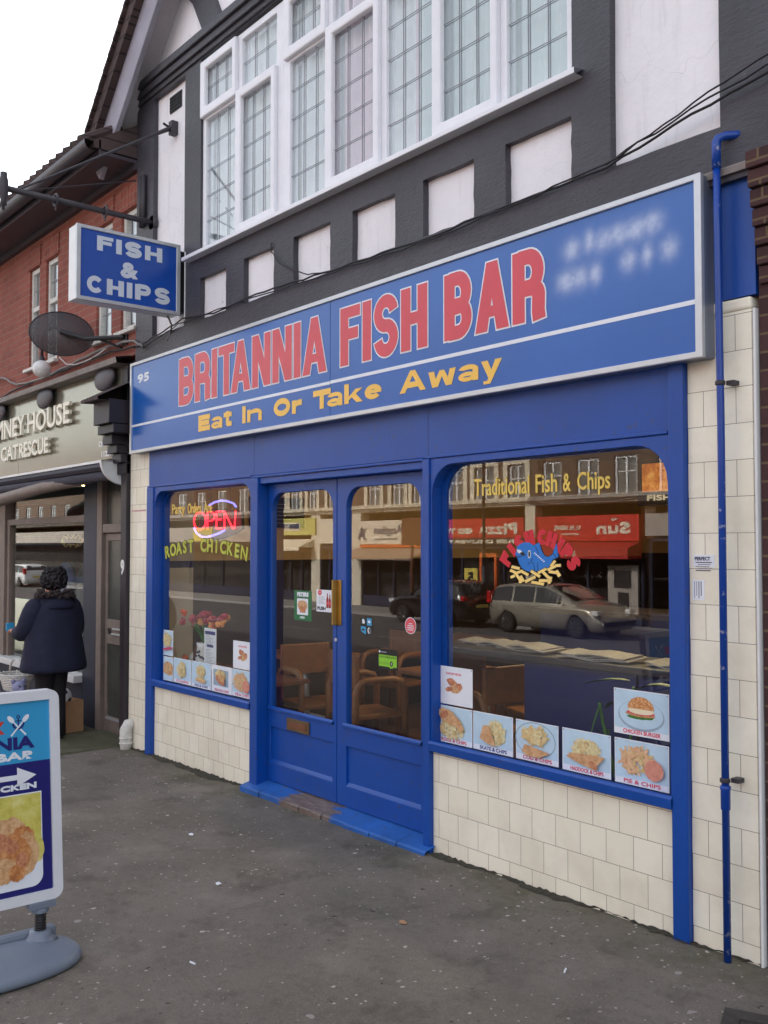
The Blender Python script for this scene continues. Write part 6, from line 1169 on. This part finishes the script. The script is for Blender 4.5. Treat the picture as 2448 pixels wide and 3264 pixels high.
# ------------------------------------------------------------------ parked cars
def car(name, loc, flip, L, Wd, paint_, kind, label):
    """local +X is the front of the car; z 0 is the road"""
    t = thing(name, loc, label, 'car', None, 180 if flip else 0); h = L / 2; w2 = Wd / 2
    if kind == 'estate': top = [(-h, .98), (-h + .05, 1.05), (-h + .28, 1.40), (-h + .75, 1.46), (-h + 1.6, 1.48), (-h + 2.3, 1.45), (-h + 2.75, 1.30), (-h + 3.35, 1.0), (-h + 3.9, .90), (h - .25, .74), (h - .04, .58), (h, .45)]; belt = .93
    else: top = [(-h, .95), (-h + .06, 1.02), (-h + .35, 1.38), (-h + .9, 1.48), (-h + 1.6, 1.47), (-h + 2.1, 1.36), (-h + 2.7, 1.02), (-h + 3.2, .93), (h - .3, .78), (h - .04, .6), (h, .45)]; belt = .94
    xs = sorted(set([p[0] for p in top] + [-h + k * .25 for k in range(int(L / .25) + 1)]))
    def tz(x):
        for (a, za), (c, zc) in zip(top, top[1:]):
            if a <= x <= c: return za + (zc - za) * (x - a) / max(1e-6, c - a)
        return top[-1][1]
    ax = (-h + .82, h - .88)
    rings = []
    for x in xs:
        z1 = tz(x); e = max(0, 1 - ((abs(x) - (h - .45)) / .45) ** 2) if abs(x) > h - .45 else 1; ww = w2 * (.80 + .20 * math.sqrt(max(0, e))); zb = .22 + (.10 if abs(x) > h - .2 else 0); zb = max([zb] + [.30 + math.sqrt(max(0, .36 ** 2 - (x - a) ** 2)) if abs(x - a) < .36 else 0 for a in ax])
        bz = min(belt, z1 - .03); wr = ww * (.78 if z1 > 1.1 else .9)
        half = [(ww * .93, zb), (ww, max(zb + .02, .5)), (ww * .985, max(zb + .04, bz - .12)), (ww * .95, max(zb + .05, bz)), (wr + .05 * ww, max(zb + .06, z1 - .08)), (wr * .86, max(zb + .07, z1 - .012)), (wr * .4, max(zb + .08, z1 + .012))]
        rings.append([(x, y, z) for y, z in half] + [(x, -y, z) for y, z in half[::-1]])
    b = MB(); b.loft(rings); b.build('body', paint_, t, local=True, smooth=True)
    # side glass follows the tumblehome; windscreen and rear screen
    roof0 = [p for p in top if p[1] > 1.25]; b = MB()
    segs = ((-h + .22, -h + 1.0), (-h + 1.08, -h + 1.86), (-h + 1.94, -h + 2.85)) if kind == 'estate' else ((-h + .32, -h + .95), (-h + 1.03, -h + 2.35))
    for sy in (1, -1):
        for a, c in segs:
            n = 6; lo, hi = [], []
            for k in range(n + 1):
                x = a + (c - a) * k / n; z1 = tz(x) - .085; zl = belt + .015; z1 = max(z1, zl + .01); full = max(tz(x) - .08, belt + .02); f_ = (z1 - belt) / max(.05, full - belt); wl = w2 * .95; wh = w2 * (.95 - .12 * min(1, f_)); lo.append((x, sy * (wl + .006), zl)); hi.append((x, sy * (wh + .008), z1))
            b.add(lo + hi, [(k, k + 1, k + n + 2, k + n + 1) for k in range(n)])
    a, c = (-h + 2.40, -h + 3.28) if kind == 'estate' else (-h + 1.75, -h + 2.66)
    b.add([(c, -w2 * .82, tz(c) + .02), (c, w2 * .82, tz(c) + .02), (a, w2 * .68, tz(a) + .022), (a, -w2 * .68, tz(a) + .022)], [(0, 1, 2, 3)]); b.add([(-h + .06, -w2 * .72, 1.09), (-h + .06, w2 * .72, 1.09), (-h + .27, w2 * .62, 1.39), (-h + .27, -w2 * .62, 1.39)], [(0, 1, 2, 3)])
    b.build('windows', 'carglass', t, local=True)
    for x in ax:
        for sy in (1, -1):
            wl = bpy.data.objects.new('wheel', None); scene.collection.objects.link(wl); wl.parent = t; wl.location = (x, sy * (w2 - .11), .31)
            b = MB(); b.lathe([(.20, -.1), (.29, -.1), (.31, -.06), (.31, .06), (.29, .1), (.20, .1)], (0, 0, 0), 22, 'y'); b.build('tyre', 'tyre', wl, local=True, smooth=True)
            b = MB(); b.lathe([(.0, .0), (.05, sy * .075), (.05, sy * .085), (0, sy * .085)], (0, 0, 0), 12, 'y')
            for k in range(8): q = 2 * math.pi * k / 8; b.tube([(.04 * math.cos(q), sy * .08, .04 * math.sin(q)), (.19 * math.cos(q), sy * .09, .19 * math.sin(q))], .020, 5)
            b.lathe([(.185, sy * .06), (.21, sy * .085), (.205, sy * .095), (.185, sy * .09)], (0, 0, 0), 22, 'y'); b.build('rim', 'rim', wl, local=True)
    for sy in (1, -1):
        b = MB(); b.box(h - .55, h - .12, min(sy * (w2 - .28), sy * (w2 - .04)), max(sy * (w2 - .28), sy * (w2 - .04)), .66, .80); b.build('headlight', 'lens', t, local=True, bevel=.03)
        b = MB(); b.box(-h - .01, -h + .16, min(sy * (w2 - .22), sy * (w2 - .02)), max(sy * (w2 - .22), sy * (w2 - .02)), .86, 1.22 if kind == 'estate' else 1.0); b.build('tail_light', 'tail', t, local=True, bevel=.03)
        b = MB(); b.ball((-h + 2.95 if kind == 'estate' else -h + 2.4, sy * (w2 + .09), 1.0), .1, 10, 0, (.6, 1, .7)); b.build('door_mirror', paint_, t, local=True, smooth=True)
        for x in ((-h + 1.55, -h + 2.5) if kind == 'estate' else (-h + 1.5,)): b = MB(); b.box(x, x + .18, sy * w2 * .985 - .02, sy * w2 * .985 + .02, .82, .85); b.build('door_handle', paint_, t, local=True, bevel=.008)
    b = MB(); b.box(-h - .02, -h + .02, -.26, .26, .62, .73); b.build('number_plate', 'numplate', t, local=True)
    return t
car('parked_car', (-18.7, -18.3, rz_(-18.7, -17.6)), False, 4.3, 1.78, 'silver', 'estate', 'silver estate car parked across the street, reflected in the large window')
car('parked_car', (-23.85, -18.3, rz_(-23.8, -17.6)), True, 3.9, 1.72, 'blackcar', 'hatch', 'black hatchback parked across the street, reflected across door and window')
car('parked_car', (-64.5, -18.2, rz_(-64, -18)), True, 4.4, 1.8, 'whitecar', 'estate', 'white car across the street, reflected in the charity shop window')
# ------------------------------------------------------------------ the person looking into the charity shop window
PX0, PY0 = -8.675, -.40; PG = gz(PX0, PY0)
t = thing('person', (PX0, PY0, PG), 'person in a navy hooded parka looking into the charity shop window', 'person', rz=-78)
# local frame: faces -Y, left hand is +X; one continuous body grown from a skeleton
SK = []; ED = []; RD = []
def j(p, r, par=None):
    SK.append(p); RD.append(r); i = len(SK) - 1
    if par is not None: ED.append((par, i))
    return i
pel = j((0, 0, .86), .13); sp = j((0, .01, 1.02), .13, pel); ch = j((0, .015, 1.20), .14, sp); nk = j((0, 0, 1.335), .055, ch); hd0 = j((0, -.015, 1.40), .062, nk); hd1 = j((0, -.02, 1.46), .082, hd0); hd2 = j((0, -.015, 1.52), .075, hd1)
for sx in (1, -1):
    hp = j((sx * .075, 0, .80), .08, pel); kn = j((sx * .07, -.012, .44), .055, hp); an = j((sx * .07, .012, .085), .038, kn); ft = j((sx * .074, -.07, .04), .034, an); to = j((sx * .078, -.15, .03), .028, ft)
    sh = j((sx * .165, .015, 1.25), .058, ch)
    if sx > 0: el = j((.235, -.03, 1.02), .045, sh); wr = j((.205, -.245, 1.0), .03, el); hand = j((.195, -.315, 1.005), .028, wr)
    else: el = j((-.235, .0, 1.0), .045, sh); wr = j((-.20, -.18, .90), .03, el); hand = j((-.18, -.25, .90), .028, wr)
    for k, (dx, ln, rad) in enumerate(((-.026, .062, .0085), (-.009, .070, .0088), (.009, .064, .0085), (.025, .050, .0078))):
        h0 = SK[hand]; f1 = j((h0[0] + dx, h0[1] - ln * .55, h0[2] + .004), rad, hand); f2 = j((h0[0] + dx * .9, h0[1] - ln * .85, h0[2] - .022), rad * .9, f1)
    th = j((SK[wr][0] - sx * .03, SK[wr][1] - .05, SK[wr][2] + .022), .0095, wr); j((SK[th][0] + sx * .0, SK[th][1] - .04, SK[th][2] + .012), .0085, th)
me = bpy.data.meshes.new('body'); me.from_pydata(SK, ED, []); body = bpy.data.objects.new('body', me); scene.collection.objects.link(body); body.parent = t
md = body.modifiers.new('skin', 'SKIN'); md.use_smooth_shade = True
for i, r in enumerate(RD): me.skin_vertices[0].data[i].radius = (r, r); me.skin_vertices[0].data[i].use_root = (i == 0)
body.modifiers.new('subdivision', 'SUBSURF').levels = 2; body.modifiers['subdivision'].render_levels = 2; me.materials.append(M['skin'])
dg = bpy.context.evaluated_depsgraph_get(); nm = bpy.data.meshes.new_from_object(body.evaluated_get(dg)); body.modifiers.clear(); body.data = nm; nm.name = 'body'
nm.polygons.foreach_set('use_smooth', [True] * len(nm.polygons))
if not nm.materials: nm.materials.append(M['skin'])
def ring(cx, cy, z, a, c, n=28, wv=0, ph=0): return [(cx + a * math.cos(q) * (1 + wv * math.sin(7 * q + ph)), cy + c * math.sin(q) * (1 + wv * math.sin(7 * q + ph)), z) for q in [2 * math.pi * i / n for i in range(n)]]
b = MB(); b.loft([ring(0, .03, .645, .305, .235, 42, .02), ring(0, .03, .67, .312, .24, 42, .03, .5), ring(0, .03, .80, .288, .225, 42, .022, 1), ring(0, .025, .95, .262, .205, 42, .028, 2), ring(0, .02, 1.10, .245, .19, 42, .016), ring(0, .02, 1.20, .228, .165, 42), ring(0, .02, 1.27, .20, .13, 42), ring(0, .01, 1.315, .14, .105, 42), ring(0, .0, 1.345, .085, .085, 42)])
b.build('parka', 'coat', t, local=True, smooth=True, sub=1)
for sx in (1, -1):
    P = [(.135, .02, 1.27), (.19, .015, 1.235), (.228, .0, 1.12), (.24, -.03, 1.02), (.232, -.09, 1.0), (.215, -.18, .995), (.206, -.245, 1.0)] if sx > 0 else [(-.135, .02, 1.27), (-.19, .015, 1.235), (-.228, .01, 1.12), (-.24, .0, 1.0), (-.232, -.06, .95), (-.215, -.13, .915), (-.20, -.185, .90)]
    b = MB(); b.tube(P, [.08, .092, .09, .094, .084, .072, .056], 14); b.build('parka_sleeve', 'coat', t, local=True, smooth=True, sub=1)
b = MB(); fr_ = random.Random(2)
for k in range(260):
    q = fr_.uniform(0, 6.28); rr_ = .12 + fr_.uniform(-.02, .03); x, y, z = rr_ * 1.25 * math.cos(q), .04 + rr_ * math.sin(q), 1.325 + fr_.uniform(-.03, .035) + (.02 if math.sin(q) > 0 else -.02); b.ball((x, y, z), fr_.uniform(.010, .02), 6, jit=.3, rnd=fr_)
b.build('fur_trim', 'fur', t, local=True, smooth=True)
b = MB(); b.loft([ring(0, .07, 1.24, .13, .09), ring(0, .10, 1.20, .15, .10), ring(0, .12, 1.26, .14, .08), ring(0, .09, 1.33, .11, .06)]); b.build('hood', 'coat', t, local=True, smooth=True, sub=1)
b = MB(); fr_ = random.Random(5); b.ball((0, .015, 1.475), .115, 22, 0, (1, 1.02, .98), .03, fr_)
for k in range(150):
    q = fr_.uniform(-.35, 3.5); z = fr_.uniform(1.40, 1.58); r_ = .112 * math.sqrt(max(.05, 1 - ((z - 1.475) / .125) ** 2)); b.ball((r_ * math.cos(q), .02 + r_ * math.sin(q), z), fr_.uniform(.010, .020), 6, jit=.25, rnd=fr_)
b.build('hair', 'hair', t, local=True, smooth=True)
b = MB()
b.ball((0, -.105, 1.455), .016, 8, 0, (.8, 1.2, 1.3)); b.ball((.105, .0, 1.46), .022, 8, 0, (.4, .8, 1.3)); b.build('nose_and_ear', 'skin', t, local=True, smooth=True)
b = MB()
for sx in (1, -1): b.ball((sx * .033, -.093, 1.475), .011, 8, 0)
b.build('eyes', 'ink', t, local=True, smooth=True); b = MB(); b.ball((0, -.098, 1.415), .018, 8, 0, (1.2, .4, .35)); b.build('mouth', 'redprint', t, local=True, smooth=True)
b = MB()
for sx in (1, -1):
    b.tube([(sx * .075, .0, .80), (sx * .07, -.005, .60), (sx * .07, -.012, .44), (sx * .07, .0, .25), (sx * .07, .012, .06)], [.10, .085, .072, .068, .064], 14)
b.build('trousers', 'trouser', t, local=True, smooth=True)
for sx in (1, -1):
    b = MB(); b.ball((sx * .076, -.05, .045), .058, 12, 0, (.8, 2.0, .75)); b.build('shoe', 'black', t, local=True, smooth=True)
q = thing('phone', (0, 0, 0), 'small blue thing held in the left hand of the person in the parka', 'card')
b = MB(); hx, hy, hz = (Matrix.Rotation(R(-78), 4, 'Z') @ Vector((.195, -.37, 1.02))) + Vector((PX0, PY0, PG)); q.location = (hx, hy, hz); q.name = 'blue_card'
b.box(hx - .012, hx + .012, hy - .035, hy + .035, hz - .02, hz + .055); b.build('card', 'sky_print', q, bevel=.004)
# ------------------------------------------------------------------ goods set out in front of the charity shop
def carton(x, y, w_, d_, h_, rz, label):
    t = thing('cardboard_box', (x, y, gz(x, y) + .01), label, 'box', rz=rz); k = .006
    b = MB(); b.box(-w_ / 2, w_ / 2, -d_ / 2, -d_ / 2 + k, 0, h_); b.box(-w_ / 2, w_ / 2, d_ / 2 - k, d_ / 2, 0, h_); b.box(-w_ / 2, -w_ / 2 + k, -d_ / 2 + k, d_ / 2 - k, 0, h_); b.box(w_ / 2 - k, w_ / 2, -d_ / 2 + k, d_ / 2 - k, 0, h_); b.box(-w_ / 2 + k, w_ / 2 - k, -d_ / 2 + k, d_ / 2 - k, 0, k); b.build('box_sides', 'card', t, local=True)
    return t
carton(-9.14, -.13, .30, .30, .30, 8, 'tall brown cardboard box with a football on top, against the dark pier')
carton(-9.03, -.50, .32, .22, .27, 12, 'low brown cardboard box by the feet of the person in the parka')
t = thing('football', (-9.13, -.13, gz(-9.1, 0) + .335), 'black and white football resting in the tall cardboard box', 'ball')
b = MB(); fc = Vector((-9.13, -.13, gz(-9.1, 0) + .335)); b.ball(tuple(fc), .095, 24); b.build('ball_skin', 'ballw', t, smooth=True)
ph = (1 + 5 ** .5) / 2
for v in [(0, s1, s2 * ph) for s1 in (1, -1) for s2 in (1, -1)] + [(s1, s2 * ph, 0) for s1 in (1, -1) for s2 in (1, -1)] + [(s2 * ph, 0, s1) for s1 in (1, -1) for s2 in (1, -1)]:
    n_ = (Matrix.Rotation(.5, 3, 'X') @ Matrix.Rotation(.4, 3, 'Z') @ Vector(v)).normalized(); a_ = n_.orthogonal().normalized(); c_ = n_.cross(a_); pts = [(fc + (n_ * .0965 * .945 + (a_ * math.cos(k * 1.2566) + c_ * math.sin(k * 1.2566)) * .031)) for k in range(5)]; top_ = fc + n_ * .0968
    b = MB(); b.add([tuple(fc + (p - fc).normalized() * .0966) for p in pts] + [tuple(top_)], [(k, (k + 1) % 5, 5) for k in range(5)]); b.build('black_patch', 'ink', t)
t = thing('wicker_basket', (-9.75, -.35, gz(-9.75, -.35) + .38), 'white wicker basket on top of the heap of soft toys', 'basket')
b = MB(); bx, by, bz = t.location
for k in range(9): b.tube([(bx + (.15 + .006 * k) * math.cos(q) * (1 + .02 * math.sin(14 * q + k * 3.14)), by + (.11 + .005 * k) * math.sin(q) * (1 + .02 * math.sin(14 * q + k * 3.14)), bz + .018 * k) for q in [2 * math.pi * i / 42 for i in range(43)]], .009, 5, cap=False)
for k in range(14): q = 2 * math.pi * k / 14; b.tube([(bx + .15 * math.cos(q), by + .11 * math.sin(q), bz), (bx + .2 * math.cos(q), by + .15 * math.sin(q), bz + .16)], .006, 5)
b.build('weave', 'wicker', t, smooth=True); b = MB(); b.tube([(bx + .19 * math.cos(q), by, bz + .15 + .14 * math.sin(q)) for q in [math.pi * i / 12 for i in range(13)]], .010, 6); b.build('basket_handle', 'wicker', t, smooth=True)
def toy(x, y, z, s_, mat, label, rz):
    t = thing('soft_toy', (x, y, z), label, 'soft toy', 'soft toys heaped outside the charity shop', rz); b = MB(); f_ = random.Random(int(abs(x * 100)))
    b.ball((0, 0, .5 * s_), .42 * s_, 14, 0, (1, .9, 1.1), .03, f_); b.build('toy_body', mat, t, local=True, smooth=True)
    b = MB(); b.ball((0, -.08 * s_, 1.12 * s_), .32 * s_, 14, 0, (1, .95, .92), .03, f_); b.ball((0, -.36 * s_, 1.04 * s_), .13 * s_, 10, 0, (1.1, .9, .8)); b.build('toy_head', mat, t, local=True, smooth=True)
    for sx in (1, -1):
        b = MB(); b.ball((sx * .24 * s_, -.02 * s_, 1.38 * s_), .11 * s_, 8, 0, (1, .6, 1)); b.build('ear', mat, t, local=True, smooth=True); b = MB(); b.tube([(sx * .32 * s_, -.05 * s_, .72 * s_), (sx * .52 * s_, -.2 * s_, .5 * s_)], [.13 * s_, .11 * s_], 8); b.build('arm', mat, t, local=True, smooth=True); b = MB(); b.tube([(sx * .2 * s_, -.2 * s_, .2 * s_), (sx * .32 * s_, -.55 * s_, .14 * s_)], [.16 * s_, .14 * s_], 8); b.build('leg', mat, t, local=True, smooth=True)
    b = MB()
    for sx in (1, -1): b.ball((sx * .11 * s_, -.36 * s_, 1.2 * s_), .035 * s_, 8, 0)
    b.build('eye_beads', 'ink', t, local=True)
for x, y, z, s_, m_, lab, r_ in ((-9.72, -.72, .06, .24, 'plush1', 'brown soft toy slumped at the front of the heap', 60), (-9.48, -.42, .16, .22, 'plush3', 'lilac soft toy on the right of the heap', 95), (-9.95, -.55, .18, .24, 'plush2', 'grey soft toy on the left of the heap', 70), (-9.62, -.12, .0, .26, 'plush1', 'brown soft toy at the back of the heap', 80), (-10.0, -.25, .0, .26, 'plush2', 'grey soft toy under the basket', 80), (-9.3, -.6, -.06, .2, 'plush1', 'small brown soft toy lowest on the right of the heap', 110)): toy(x, y, z + gz(x, y) + .02, s_, m_, lab, r_)
t = thing('toy_crate', (-9.72, -.38, gz(-9.7, -.4)), 'dark crate full of soft toys beneath the white basket', 'crate'); b = MB(); gx = gz(-9.7, -.4) + .012; b.box(-10.15, -9.2, -.85, .05, gx, gx + .05); b.box(-10.15, -9.2, -.85, -.83, gx + .05, gx + .2); b.box(-9.22, -9.2, -.83, .05, gx + .05, gx + .2); b.build('crate_sides', 'wooddark', t)
t = thing('clothes_rail', (-10.4, -.6, gz(-10.4, -.6)), 'black metal clothes rail at the left edge of the photo', 'clothes rail')
g0 = gz(-10.4, -.6); b = MB(); b.tube([(-10.32, -.62, g0 + .0), (-10.32, -.62, g0 + 1.40), (-11.5, -.66, g0 + 1.40), (-11.5, -.66, g0)], .02, 8); b.tube([(-10.32, -.95, g0 + .02), (-10.32, -.3, g0 + .02)], .02, 8); b.build('rail_frame', 'black', t, smooth=True)
t = thing('hanging_coat', (-10.62, -.64, g0 + 1.3), 'black coat hanging on the clothes rail', 'coat'); b = MB()
b.loft([ring(-10.62, -.64, g0 + 1.32, .04, .03, 20), ring(-10.62, -.64, g0 + 1.27, .09, .16, 20), ring(-10.62, -.64, g0 + 1.0, .10, .19, 20, .04), ring(-10.62, -.64, g0 + .45, .13, .22, 20, .06), ring(-10.62, -.64, g0 + .40, .12, .21, 20, .06)]); b.build('coat_cloth', 'trouser', t, smooth=True); b = MB(); b.tube([(-10.62, -.64, g0 + 1.30), (-10.62, -.64, g0 + 1.36), (-10.62, -.60, g0 + 1.42)], .004, 5); b.build('hanger_hook', 'alu', t)
# scraps trodden on the pavement
for i, (x, y, r_, lab, m_) in enumerate(((-3.35, -.78, 20, 'pale leaf scrap on the pavement in front of the stall riser', 'card'), (-4.35, -1.15, 70, 'white paper scrap on the pavement before the doors', 'paper'), (-2.55, -.62, 120, 'cigarette end near the foot of the right blue post', 'paper'), (-3.6, -1.7, 10, 'cigarette end on the tarmac beside the forecourt sign base', 'paper'), (-5.2, -.85, 40, 'white scrap lying left of the worn step', 'paper'))):
    b = MB(); z = gz(x, y) + .002
    if 'cigarette' in lab: ca, sa = math.cos(R(r_)), math.sin(R(r_)); b.tube([(x - .015 * ca, y - .015 * sa, z + .004), (x + .018 * ca, y + .018 * sa, z + .004)], .004, 8)
    else: f_ = random.Random(i); b.loft([[(x + .022 * math.cos(q) * f_.uniform(.6, 1.2), y + .014 * math.sin(q) * f_.uniform(.6, 1.2), z + dz + f_.uniform(0, .006)) for q in [2 * math.pi * k / 9 for k in range(9)]] for dz in (0, .004)])
    tag(b.build('cigarette_end' if 'cig' in lab else ('leaf_scrap' if 'leaf' in lab else 'paper_scrap'), m_), lab, 'scrap')

# grit and dead moss gathered in the angle between the pavement and the wall
b = MB(); f_ = random.Random(21)
for xa, xb in ((-7.93, -5.93), (-3.98, -2.05)):
    n = int((xb - xa) / .022); out, up, yv = [], [], .03
    for k in range(n + 1):
        yv = max(.008, min(.085, yv + f_.uniform(-.016, .016))); x = xa + (xb - xa) * k / n; out.append((x, -yv - .012 * math.sin(k * .21), gz(x, -yv) + .003)); up.append((x, -.0045 if -7.55 < x < -7.43 or -2.455 < x < -2.376 else -.004, gz(x, 0) + f_.uniform(.004, .016)))
    up = [(x, -.034 if (-7.56 < x < -7.42 or -2.465 < x < -2.366) else y, z) for x, y, z in up]
    b.add(out + up, [(k, k + 1, k + n + 2, k + n + 1) for k in range(n)])
tag(b.build('dirt', 'grit'), kind='stuff')
